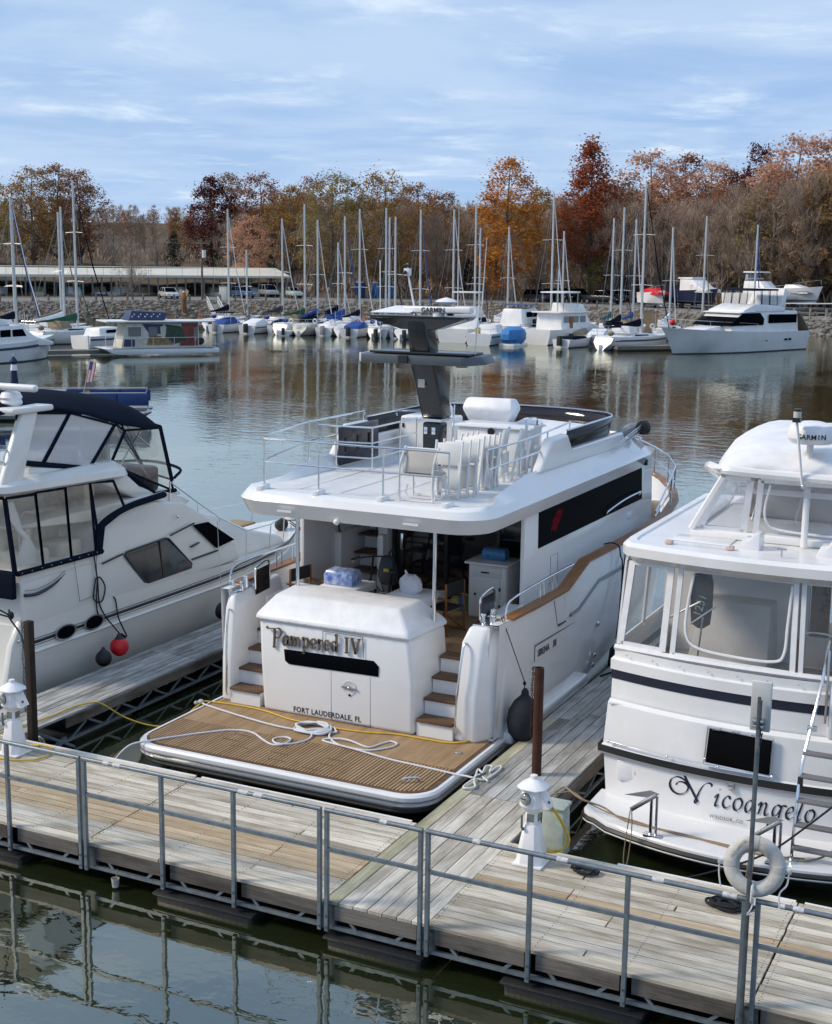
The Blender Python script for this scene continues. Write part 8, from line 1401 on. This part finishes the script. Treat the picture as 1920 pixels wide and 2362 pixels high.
for sx in (-1.2, 1.2):
    for y in (2.8, 5.2): MB().cyl((sx, y, 3.0), (sx, y, 4.78), .03, n=5).build('bimini_post', CHROME, s)
MB().tube([(0, 3.6, 3.0), (0, 3.6, 7.0)], .06, 6).build('signal_mast', ALU, s)
s = mboat('open_launch', 'white launch with dark green stripe and yellow gear beside the blue tarpaulin', 'boat', -50.2, 103.5, -6, 7.4, 2.7, 1.0, stripe=HULLS['dark green']); cab(s, [(2.8, .9), (2.8, 1.8), (4.6, 1.8), (5.4, 1.1), (5.4, .9)], .95, .15, BOATW, 'cuddy', .06); MB().b(-.7, -.3, 1.0, 1.6, 1.0, 1.6).build('yellow_bin', mat('yellow_bin', (.5, .36, .06), .6), s, bevel=.03); lrail(s, [(-1.1, .2, 1.0), (1.1, .2, 1.0), (1.2, 2, 1.0)], .5, nm='stern_rail'); MB().tube([(-.2, .3, 1.0), (-.2, .6, 2.2), (-.2, 1.4, 2.25)], .03, 5).build('davit', CHROME, s)
tp7 = thing('tarpaulin_cover', 'bright blue tarpaulin wrapped round a small boat by the trawler', 'tarpaulin', (0, 0, 0)); t = MB(); rs = random.Random(2); rr = []
for z, k in ((.15, .75), (.6, 1.0), (1.1, 1.0), (1.5, .9), (1.75, .5)): rr.append([(1.0*k*math.cos(a*.628)*(1+rs.uniform(-.08, .08)), 1.7*k*math.sin(a*.628)*(1+rs.uniform(-.06, .06)), z) for a in range(10)])
t.loft(rr); t.build('tarpaulin', mat('blue_tarpaulin', (.03, .21, .52), .5, bump=.6, bscale=5), tp7, smooth=25); MB().b(-.8, .8, -1.4, 1.4, -.1, .25).build('skiff_bottom', BOATW, tp7, bevel=.1); place(tp7, -47.6, 105.6, 0, 5)
s = mboat('express_cruiser', 'white express cruiser with rounded canvas roof left of the trawler', 'cruiser', -52.2, 113.5, 8, 9.4, 3.3, 1.3); cab(s, [(2.0, 1.2), (2.2, 3.0), (5.2, 3.1), (6.3, 2.2), (8.0, 1.6), (8.0, 1.2)], 1.4, .35, BOATW, 'cabin', .15); sidewin(s, [(3.0, 2.2), (3.0, 2.7), (5.2, 2.72), (5.8, 2.2)], 1.24); MB().b(-1.3, 1.3, 2.5, 5.0, 3.35, 3.42).build('canvas_stripe', WSTR, s, bevel=.02)
sk = mboat('skiff', 'little white skiff with dark outboard lying beside the sloop with the blue stripe', 'boat', -42.8, 105.2, 12, 5.2, 2.0, .7); MB().b(-.2, .2, -.5, -.1, .2, 1.1).build('outboard', BLACK, sk, bevel=.06); cab(sk, [(1.0, .6), (1.0, 1.0), (3.2, 1.0), (3.8, .6)], .75, .1, NAVY, 'cover', .06)
dg = mboat('inflatable_dinghy', 'grey inflatable dinghy with dark outboard tucked among the sailboat sterns', 'dinghy', -72.7, 106.2, -20, 3.2, 1.5, .45, hull=BOATW); MB().b(-.15, .15, -.4, -.05, .1, .8).build('outboard', BLACK, dg, bevel=.05)
# small open boats filling the row between the sailboat sterns
rs = random.Random(31)
for i in range(15):
    f = (i+.5)/15; x = -82+f*42+rs.uniform(-.6, .6); y = 107.5+f*3.0+rs.uniform(-1.2, 1.5); c1 = ('blue', 'white', 'navy', 'tan', 'white')[i % 5]
    s = mboat('moored_runabout', 'white runabout with %s cover, %s small boat counting from the gangway' % (c1, ORD[i]), 'boat', x, y, rs.uniform(-8, 8), 5.6, 2.1, .8, stripe=(None, WSTR, None)[i % 3], group='small boats moored between the sailboats')
    cab(s, [(.5, .7), (.6, 1.15), (2.6, 1.5), (3.6, 1.0), (3.6, .7)], .85, .15, COVERS[c1], 'boat_cover', .08); MB().b(-.2, .2, -.45, -.05, .15, 1.05).build('outboard', BLACK if i % 2 else GREY, s, bevel=.06)
    if i % 3 == 0: cab(s, [(1.4, 2.0), (1.4, 2.08), (3.2, 2.1), (3.2, 2.0)], .9, .0, COVERS[('navy', 'white', 'blue')[i % 3]], 'bimini', .03); [MB().cyl((sx, yy, .9), (sx, yy, 2.02), .025, n=4).build('bimini_post', CHROME, s) for sx in (-.8, .8) for yy in (1.6, 3.0)]
# far dock under the sailboats
fdk = thing('far_dock', 'low grey dock running behind the row of sailboats', 'dock', (-62, 120, 0)); FDM = mat('far_dock_timber', (.24, .22, .19), .9, var=.2, vscale=.5)
A_, B_ = Vector((-94, 117.5, 0)), Vector((-34, 131.5, 0)); dv = (B_-A_).normalized()
MB().bar(A_+Vector((0, 0, .3)), B_+Vector((0, 0, .3)), 2.0, .3).build('walkway', FDM, fdk, smooth=0)
for i in range(22): p = A_.lerp(B_, i/21); MB().cyl((p.x, p.y, -.3), (p.x, p.y, 1.9), .11, n=7).build('piling', FDM, fdk); q = p+Vector((.3, -8.5, 0)); MB().bar(p+Vector((0, 0, .28)), q+Vector((0, 0, .28)), .9, .25).build('finger', FDM, fdk, smooth=0)
rp2 = thing('float_dock', 'small dark float dock between the sloop and the tall motor yacht', 'dock', (-34.5, 105, 0)); MB().bar((-37.5, 104.2, .28), (-32.8, 109.6, .28), 1.3, .3).build('deck_boards', FDM, rp2, smooth=0); MB().bar((-37.5, 104.2, .02), (-32.8, 109.6, .02), 1.1, .3).build('float', BLACK, rp2, smooth=0)
ld2 = thing('float_dock', 'dark float dock with white bollards left of the houseboat', 'dock', (-70.5, 73, 0)); MB().bar((-72.8, 70.5, .25), (-68.6, 75.8, .25), 1.4, .3).build('deck_boards', FDM, ld2, smooth=0); [MB().cyl((-72.4+i*1.9, 71+i*2.4, .3), (-72.4+i*1.9, 71+i*2.4, 1.5), .10, n=7).build('bollard', BOATW, ld2) for i in range(3)]
gw = thing('gangway', 'white railed gangway leading down from the shore road to the docks', 'gangway', (-92, 118, 0)); g0, g1 = Vector((-96.5, 128.5, 2.0)), Vector((-88.0, 117.8, .5)); MB().bar(g0, g1, 1.3, .15).build('ramp', FDM, gw, smooth=0); n_ = (g1-g0).cross(Vector((0, 0, 1))).normalized()
for sg in (-1, 1):
    for hz_ in (.5, 1.0): MB().tube([g0+n_*.65*sg+Vector((0, 0, hz_)), g1+n_*.65*sg+Vector((0, 0, hz_))], .045, 5).build('handrail', BOATW, gw)
    for k in range(8): p = g0.lerp(g1, k/7)+n_*.65*sg; MB().cyl(p, p+Vector((0, 0, 1.0)), .04, n=5).build('rail_post', BOATW, gw)
# pontoon boat with blue fence behind the cruiser, its umbrella and flag
pb_ = thing('pontoon_boat', 'pontoon boat with blue panel fence moored behind the navy-canvas cruiser', 'boat', (0, 0, 0)); MB().b(-1.3, 1.3, -4.2, 4.0, .5, .62).build('deck', mat('grey_carpet_deck', (.3, .3, .3), .9), pb_, smooth=0)
for sx in (-.95, .95): MB().tube([(sx, -4.2, .28), (sx, 3.6, .28), (sx, 4.2, .42)], [.3, .3, .08], 10).build('pontoon', STEEL, pb_)
BF = mat('blue_fence_panel', (.012, .04, .16), .4, var=.06)
for sx in (-1.28, 1.28):
    for y0 in (-4.0, -2.3, -.6, 1.2, 2.6): MB().b(sx-.02, sx+.02, y0, y0+1.5, .72, 1.26).build('fence_panel', BF, pb_, bevel=.006)
for y_ in (-4.15, 3.95): MB().b(-1.2, 1.2, y_-.02, y_+.02, .72, 1.26).build('fence_panel', BF, pb_, bevel=.006)
MB().tube([(-1.28, -4.15, 1.32), (1.28, -4.15, 1.32), (1.28, 3.95, 1.32), (-1.28, 3.95, 1.32)], .025, 6, closed=True).build('top_rail', ALU, pb_); MB().b(-.5, .5, -1.2, .2, .62, 1.35).build('console', GREY, pb_, bevel=.05); MB().b(.2, 1.0, 1.0, 1.9, .62, 1.15).build('bench', BF, pb_, bevel=.05)
place(pb_, -43.6, 38.6, 0, 55)
um = thing('patio_umbrella', 'closed navy and white umbrella standing on the pontoon boat', 'umbrella', (-45.4, 37.4, .6)); MB().cyl((-45.4, 37.4, .62), (-45.4, 37.4, 3.05), .03, n=7).build('pole', ALU, um); NV2 = mat('umbrella_navy', (.012, .02, .06), .8)
for z0, z1, r0, r1, m_ in ((2.95, 2.70, .02, .20, NV2), (2.70, 2.55, .20, .13, NV2), (2.58, 2.28, .13, .17, CANVW), (2.30, 2.05, .13, .15, NV2), (2.05, 1.65, .15, .20, NV2), (1.65, 1.40, .20, .08, NV2)): MB().lathe([(r0, z0), (r1, z1)], (-45.4, 37.4, 0), 9).build('folded_canopy', m_, um, smooth=0)
fl = thing('ensign_flag', 'small American flag on a raked staff at the pontoon boat stern', 'flag', (-42.9, 39.2, .6)); fp0, fp1 = Vector((-42.95, 39.2, .62)), Vector((-42.5, 39.4, 2.75)); MB().cyl(fp0, fp1, .02, n=6).build('staff', ALU, fl); dn = (fp0-fp1).normalized(); ft_ = Vector((.28, .10, -.52))
FR_ = mat('flag_red', (.42, .03, .05), .8); FW_ = mat('flag_white', (.75, .75, .75), .8); FB_ = mat('flag_blue', (.03, .04, .14), .8)
for k in range(13):
    a = fp1+ft_*(k/13*.28)+Vector((.30*k/13, 0, 0)); b0_ = fp1+dn*.03; w0 = Vector((.38*k/13, .02*math.sin(k), -.06*k/13)); w1 = Vector((.38*(k+1)/13, .02*math.sin(k+1), -.06*(k+1)/13)); L0 = dn*(1.05-.01*k); t = MB(); t.add([b0_+w0+dn*(.42 if k < 7 else 0), b0_+w1+dn*(.42 if k < 7 else 0), b0_+w1+L0, b0_+w0+L0], [(0, 1, 2, 3)]); t.build('stripe', FR_ if k % 2 == 0 else FW_, fl, smooth=0, solid=.004)
t = MB(); t.add([fp1+dn*.03, fp1+dn*.03+Vector((.38*7/13, 0, -.03)), fp1+dn*.45+Vector((.38*7/13, 0, -.03)), fp1+dn*.45], [(0, 1, 2, 3)]); t.build('canton', FB_, fl, smooth=0, solid=.004)
# ---- covered dock
cd = thing('covered_dock', 'long covered boat dock with cream metal roof on thin steel posts', 'building', (*polar(-38, 200), 2.0)); ROOF = mat('cream_roof_sheet', (.66, .62, .52), .55, var=.06, vscale=.3)
def cpt(a, d, z): x, y = polar(a, d); return (x, y, z)
E0, E1 = (-47.5, 190.), (-31.2, 203.)
def along(f, dd, z): a = E0[0]+(E1[0]-E0[0])*f; d = E0[1]+(E1[1]-E0[1])*f+dd; return cpt(a, d, z)
NB = 26
for i in range(NB): f0, f1 = i/NB, (i+1)/NB-.0006; t = MB(); t.prism([along(f0, 0, 5.05), along(f1, 0, 5.05), along(f1 if i < NB-1 else f1-.04, 10, 6.15), along(f0, 10, 6.15)], (0, 0, .10)); t.build('roof_sheet', ROOF, cd, smooth=0)
t = MB(); t.prism([along(0, 10, 6.15), along(.96, 10, 6.15), along(1, 22, 5.2), along(0, 22, 5.2)], (0, 0, .08)); t.build('rear_roof', ROOF, cd, smooth=0)
t = MB(); t.prism([along(0, -.1, 5.06), along(1, -.1, 5.06), along(1, -.1, 4.86), along(0, -.1, 4.86)], (.05, .08, 0)); t.build('fascia', mat('pale_fascia', (.62, .58, .48), .6), cd, smooth=0)
PST = mat('grey_green_post', (.20, .225, .215), .6, .2)
rs = random.Random(6)
for i in range(44):
    f = (i+.5)/44; MB().bar(along(f, .3, 1.6), along(f, .3, 4.9), .16, .16).build('post', PST, cd, smooth=0)
    if i % 2 == 0: MB().bar(along(f, 9, 1.6), along(f, 9, 6.0), .16, .16).build('post', PST, cd, smooth=0); MB().bar(along(f, .3, 4.75), along(f, 18, 4.9), .14, .22).build('roof_truss', PST, cd, smooth=0)
    if i % 3 == 0: MB().bar(along(f, .4, 4.1), along(min(1, f+.022), .4, 4.8), .10, .10).build('brace', PST, cd, smooth=0)
    MB().bar(along(f-.008, 8, rs.uniform(2.6, 3.4)), along(f+.012, 8, rs.uniform(2.6, 3.6)), .09, .09).build('lift_beam', PST, cd, smooth=0)
MB().bar(along(0, 4, 1.85), along(1, 4, 1.85), 1.5, .3).build('walkway', FDM, cd, smooth=0)
for i, f in enumerate((.10, .17, .24, .30, .37, .45, .53, .60, .66, .73, .80, .88, .95)):
    x, y, z = along(f, 6.5, 1.75); s = thing('covered_boat', 'white boat lying in a berth under the covered dock roof', 'boat', (0, 0, 0), 'boats berthed under the covered dock'); add_hull(s, 7.4, 2.5, 1.0, BOATW if i % 4 else HULLS['cream'], .6, .92, WSTR if i % 3 == 0 else None); cab(s, [(1.5, .9), (1.7, 2.0), (3.8, 2.0), (5.0, 1.2), (5.0, .9)], 1.0, .2, BOATW if i % 2 else COVERS['tan'], 'cabin', .08); place(s, x, y, z-.3, 150+25*math.sin(i))
# ---- parked cars
TYRE = BLACK; RIM = mat('alloy_rim', (.4, .4, .42), .35, .8)
def car(name, label, col, a, off, az, L=4.5, Wd=1.8, H=1.45, kind='sedan', rough=.25):
    d0, zc = crest(a); x, y = polar(a, d0+off); z = ground_z(a, off)+.035; c = thing(name, label, 'car' if kind != 'pickup' else 'truck', (0, 0, 0)); P = mat('car_paint_%s' % name+str(col), col, rough, .2, var=.02, coat=.5); h = L/2
    if kind == 'sedan': body = [(-h, .35), (-h, .85), (-h+.9, .95), (h-1.3, .93), (h-.1, .72), (h, .35)]; top = [(-h+.5, .92), (-h+1.2, H), (h-1.9, H), (h-1.15, .92)]
    elif kind == 'suv': body = [(-h, .4), (-h, 1.05), (h-1.3, 1.08), (h-.1, .88), (h, .4)]; top = [(-h+.05, 1.02), (-h+.35, H), (h-1.9, H), (h-1.05, 1.04)]
    else: body = [(-h, .5), (-h, 1.1), (-h+1.9, 1.12), (h-1.3, 1.12), (h-.1, .95), (h, .5)]; top = [(-h+1.9, 1.08), (-h+2.0, H), (h-2.0, H), (h-1.2, 1.1)]
    cab(c, body, Wd/2, .02, P, 'body', .08); g_ = cab(c, top, Wd/2-.06, .16, DGLASS, 'glasshouse', .04); cab(c, [(top[1][0]-.02, H-.06), (top[1][0]+.05, H+.015), (top[2][0]-.05, H+.015), (top[2][0]+.02, H-.06)], Wd/2-.2, .03, P, 'roof', .02)
    for f in (.0, .5, 1.0): yb = top[0][0]+(top[3][0]-top[0][0])*f; yt2 = top[1][0]+(top[2][0]-top[1][0])*f; [MB().bar((sx*(Wd/2-.055), yb, top[0][1]), (sx*(Wd/2-.215), yt2, H), .07, .03).build('pillar', P, g_, smooth=0) for sx in (-1, 1)]
    for sx in (-1, 1):
        for yy in (-h+.85, h-.9): w_ = MB().lathe([(.20, -.10), (.33, -.09), (.33, .09), (.20, .10)], (sx*(Wd/2-.1), yy, .33), 14, (1, 0, 0)).build('wheel', TYRE, c); MB().lathe([(.20, 0), (.20, .105), (.05, .11), (0, .11)], (sx*(Wd/2-.1), yy, .33), 10, (sx, 0, 0)).build('rim', RIM, w_)
        MB().b(sx*Wd*.36-.14, sx*Wd*.36+.14, h-.12, h-.0, .62, .74).build('headlight', PVC, c, bevel=.02); MB().b(sx*Wd*.38-.1, sx*Wd*.38+.1, -h-.01, -h+.06, .68, .84).build('tail_light', MATS['red_print'], c, bevel=.01)
    place(c, x, y, z, az); return c
car('parked_sedan', 'white sedan parked on the shore road in front of the covered dock', (.62, .62, .60), -36.15, 8, 128); car('parked_suv', 'blue hatchback parked by the gangway', (.05, .10, .20), -33.15, 9.5, 122, kind='suv', H=1.6); car('parked_suv', 'silver sport utility car parked behind the blue hatchback', (.34, .35, .36), -32.1, 14, 132, 4.6, 1.85, 1.72, 'suv'); car('parked_microcar', 'tiny pale green two-seat car standing on the road past the silver one', (.50, .54, .47), -31.05, 10, 126, 2.8, 1.6, 1.5, 'suv')
car('parked_suv', 'dark navy sport utility car at the left end of the dark row below the wood', (.03, .035, .05), -21.0, 11, 125, 4.7, 1.9, 1.75, 'suv'); car('parked_suv', 'black sport utility car in the middle of the dark row below the wood', (.02, .02, .022), -20.2, 15, 120, 4.8, 1.9, 1.8, 'suv'); car('parked_suv', 'dark green sport utility car behind the black pickup', (.03, .045, .03), -19.4, 18, 120, 4.8, 1.9, 1.8, 'suv'); car('parked_pickup', 'black pickup truck parked broadside below the wood', (.016, .017, .02), -18.35, 12, 106, 5.6, 1.95, 1.85, 'pickup'); car('parked_suv', 'black sport utility car beyond the black pickup truck', (.02, .02, .02), -17.7, 21, 110, 4.8, 1.9, 1.8, 'suv')
# ---- boats stored ashore
def ashore(name, label, a, off, az, L, B, hullm, top, z=.9, extra=None):
    d0, zc = crest(a); x, y = polar(a, d0+off); zz = ground_z(a, off); s = thing(name, label, 'boat', (0, 0, 0)); add_hull(s, L, B, 1.3, hullm, .6, .92, None)
    for nm, prof, hw, m_ in top: cab(s, prof, hw, .2, m_, nm, .06)
    for yy in (1.2, L*.6):
        for sx in (-.6, .6): MB().bar((sx, yy, -z), (sx, yy, .0), .14, .14).build('jack_stand', GALVD, s, smooth=0)
    MB().b(-.9, .9, -.5, L*.8, -z+.25, -z+.40).build('trailer_frame', GALVD, s, smooth=0)
    for sx in (-1, 1): MB().lathe([(.2, -.1), (.34, -.09), (.34, .09), (.2, .1)], (sx*.95, L*.3, -z+.34), 12, (1, 0, 0)).build('trailer_wheel', BLACK, s)
    lrail(s, [(B*.42, L*.55, 1.5), (B*.30, L*.75, 1.75), (.1, L*.97, 1.95)], .55); place(s, x, y, zz+z, az); return s
ashore('sport_cruiser', 'white and navy sport cruiser on a trailer ashore behind the far yachts', -15.45, 13, 128, 9.0, 2.9, HULLS['navy'], [('cabin', [(2.6, 1.2), (2.4, 2.9), (4.8, 2.95), (6.4, 1.9), (8.0, 1.6), (8.0, 1.2)], 1.25, BOATW), ('hardtop', [(2.0, 2.9), (2.0, 3.05), (5.0, 3.1), (5.0, 2.9)], 1.2, BOATW), ('cockpit_cover', [(.3, 1.2), (.4, 1.7), (2.6, 2.4), (2.6, 1.2)], 1.2, COVERS['navy'])]); ashore('fishing_cruiser', 'white fishing cruiser with tall tower ashore beside the sport cruiser', -13.3, 14, 118, 9.4, 3.0, BOATW, [('cabin', [(3.2, 1.2), (3.2, 2.9), (5.6, 2.9), (6.8, 1.8), (8.2, 1.5), (8.2, 1.2)], 1.25, BOATW), ('tower_top', [(3.0, 3.9), (3.0, 4.05), (5.4, 4.05), (5.4, 3.9)], 1.2, BOATW), ('tower_frame', [(3.3, 2.9), (3.3, 3.9), (3.6, 3.9), (3.9, 2.9)], 1.1, GREY)]); ashore('stored_runabout', 'white runabout with navy stripe and bow rail high on jack stands ashore', -11.75, 17, 112, 7.6, 2.6, BOATW, [('cuddy', [(2.6, 1.2), (2.8, 1.9), (4.0, 1.9), (5.6, 1.5), (5.6, 1.2)], 1.0, BOATW), ('navy_stripe', [(.1, .7), (.1, 1.0), (6.0, 1.1), (6.6, .9)], 1.32, HULLS['navy'])], z=1.5); ashore('red_covered_boat', 'small boat under a red cover ashore beside the sport cruiser', -16.75, 9, 128, 5.0, 2.0, BOATW, [('red_cover', [(.1, 1.1), (.4, 1.6), (2.6, 2.1), (4.6, 1.5), (4.8, 1.2)], .95, MATS['red_vinyl'])], z=.5)
# ---- roadside furniture
def road_at(a, off): d0, zc = crest(a); x, y = polar(a, d0+off); return Vector((x, y, ground_z(a, off)))
up = thing('utility_pole', 'grey utility pole with a white transformer box by the shore road', 'utility pole', road_at(-34.8, 2.2)); p = road_at(-34.8, 2.2); MB().tube([p-Vector((0, 0, .3)), p+Vector((0, 0, 8.0))], [.16, .11], 8).build('pole', mat('weathered_pole', (.15, .14, .12), .9, var=.15), up); MB().cyl(p+Vector((.35, 0, 5.6)), p+Vector((.35, 0, 6.6)), .26, n=10).build('transformer', BOATW, up); MB().b(p.x-.05, p.x+.5, p.y-.05, p.y+.05, p.z+5.4, p.z+5.5).build('bracket', GALVD, up, smooth=0); MB().bar(p+Vector((-.9, 0, 7.5)), p+Vector((.9, 0, 7.5)), .12, .14).build('crossarm', MATS['weathered_pole'], up)
kb = thing('kiosk_cabinet', 'pale metal kiosk cabinet on the bank beside the gangway', 'cabinet', road_at(-33.9, 1.2)); p = road_at(-33.9, 1.2); MB().b(p.x-.6, p.x+.6, p.y-.4, p.y+.4, p.z-.2, p.z+1.9).build('cabinet_body', mat('pale_kiosk', (.5, .54, .52), .6), kb, bevel=.03); MB().b(p.x-.65, p.x+.65, p.y-.45, p.y+.45, p.z+1.9, p.z+1.98).build('cabinet_lid', GREY, kb, bevel=.01)
PB = mat('portable_toilet_blue', (.02, .10, .26), .5)
for i, (a, lbx) in enumerate(((-28.35, 'blue portable toilet at the left of the three under the olive trees'), (-27.65, 'middle blue portable toilet under the olive trees'), (-27.05, 'blue portable toilet at the right of the three under the olive trees'))):
    p = road_at(a, 15.5); t_ = thing('portable_toilet', lbx, 'portable toilet', p); MB().b(p.x-.55, p.x+.55, p.y-.55, p.y+.55, p.z, p.z+2.1).build('cabin', PB, t_, bevel=.03); MB().loft([[(p.x-.6, p.y-.6, p.z+2.1), (p.x+.6, p.y-.6, p.z+2.1), (p.x+.6, p.y+.6, p.z+2.1), (p.x-.6, p.y+.6, p.z+2.1)], [(p.x-.35, p.y-.35, p.z+2.35), (p.x+.35, p.y-.35, p.z+2.35), (p.x+.35, p.y+.35, p.z+2.35), (p.x-.35, p.y+.35, p.z+2.35)]]).build('roof', mat('toilet_roof', (.4, .45, .5), .5), t_, bevel=.03); MB().b(p.x+.02, p.x+.5, p.y-.57, p.y-.55, p.z+.1, p.z+2.0).build('door', mat('toilet_door', (.03, .14, .34), .5), t_, smooth=0)
PW_ = mat('grey_guard_post', (.19, .165, .13), .9, var=.2)
for i in range(58): a = -44+i*.62; p = road_at(a, 1.2); o = one('guard_post', MB().loft([[(p.x-.1, p.y-.1, p.z-.2), (p.x+.1, p.y-.1, p.z-.2), (p.x+.1, p.y+.1, p.z-.2), (p.x-.1, p.y+.1, p.z-.2)], [(p.x-.09, p.y-.09, p.z+.82), (p.x+.09, p.y-.09, p.z+.82), (p.x+.09, p.y+.09, p.z+.82), (p.x-.09, p.y+.09, p.z+.82)], [(p.x-.03, p.y-.03, p.z+.9), (p.x+.03, p.y-.03, p.z+.9), (p.x+.03, p.y+.03, p.z+.9), (p.x-.03, p.y+.03, p.z+.9)]]), PW_, 'short wooden guard post at the edge of the shore road', 'post', 'guard posts along the shore road', smooth=0)
fn = thing('rail_fence', 'low timber post-and-rail fence round the gravel lot by the rocky bank', 'fence', road_at(-11, 1.5)); FT = mat('tan_fence_timber', (.34, .29, .20), .85, var=.15)
for i in range(9):
    a = -13.2+i*.62; p = road_at(a, 1.0); MB().cyl(p-Vector((0, 0, .2)), p+Vector((0, 0, 1.05)), .13, n=8).build('post', FT, fn); MB().ball(p+Vector((0, 0, 1.08)), .13, .13, .09, n=8, m=5).build('post_cap', FT, fn)
    if i < 8: q = road_at(a+.62, 1.0); MB().bar(p+Vector((0, 0, .72)), q+Vector((0, 0, .72)), .08, .16).build('rail', FT, fn, smooth=0)
p = road_at(-12.9, 2.4); bxs = thing('lumber_stack', 'stack of tan timber boxes beside the low fence', 'boxes', p)
for k in range(4): MB().b(p.x-1.2+k*.62, p.x-.62+k*.62, p.y-.5, p.y+.5, p.z, p.z+1.25).build('timber_box', FT, bxs, bevel=.02)
for a, off, lbx in ((-10.9, 8, 'empty dark boat trailer with white boards behind the low fence'), (-9.8, 9, 'low dark trailer at the right end of the gravel lot')):
    p = road_at(a, off); tr = thing('boat_trailer', lbx, 'trailer', p); MB().b(p.x-2.4, p.x+2.4, p.y-.8, p.y+.8, p.z+.45, p.z+.62).build('frame', BLKPL, tr, smooth=0); MB().b(p.x-2.2, p.x+2.0, p.y-.5, p.y+.5, p.z+.62, p.z+.95).build('bed', GALVD, tr, bevel=.03); MB().bar((p.x-2.6, p.y, p.z+1.35), (p.x+2.6, p.y, p.z+1.5), .12, .12).build('bunk_board', BOATW, tr, smooth=0)
    for sx in (-.8, .8): MB().lathe([(.2, -.1), (.34, -.09), (.34, .09), (.2, .1)], (p.x+.4, p.y+sx, p.z+.34), 12, (0, 1, 0)).build('wheel', BLACK, tr)
cp = road_at(-35.55, -3.0); cf = thing('carved_figure', 'carved wooden eagle figure on a stump at the water edge', 'sculpture', cp); MB().lathe([(.45, -.6), (.36, .6), (.30, 1.2)], cp, 9).build('stump', mat('carved_brown_wood', (.22, .10, .045), .7, var=.2), cf); MB().lathe([(.30, 1.2), (.42, 1.7), (.28, 2.2), (.14, 2.4)], cp, 9, sq=.7).build('bird_body', MATS['carved_brown_wood'], cf); MB().ball(cp+Vector((0, 0, 2.5)), .18, n=8, m=6).build('bird_head', BOATW, cf)
for sx in (-1, 1): MB().prism([cp+Vector((sx*.3, 0, 1.5)), cp+Vector((sx*.75, 0, 2.6)), cp+Vector((sx*.35, 0, 2.9)), cp+Vector((sx*.2, 0, 2.2))], (0, .12, 0)).build('bird_wing', mat('pale_carving', (.45, .30, .18), .7), cf, smooth=0)
for i, a in enumerate((-25.8, -24.9, -23.0)):
    p = road_at(a, 14); k_ = thing('traffic_cone', 'small orange traffic cone on the far side of the shore road', 'cone', p, 'traffic cones by the shore road'); MB().lathe([(.16, .03), (.04, .8), (0, .8)], p, 8).build('cone_body', mat('orange_cone', (.6, .13, .03), .6), k_); MB().b(p.x-.2, p.x+.2, p.y-.2, p.y+.2, p.z, p.z+.04).build('cone_base', BLACK, k_, smooth=0)
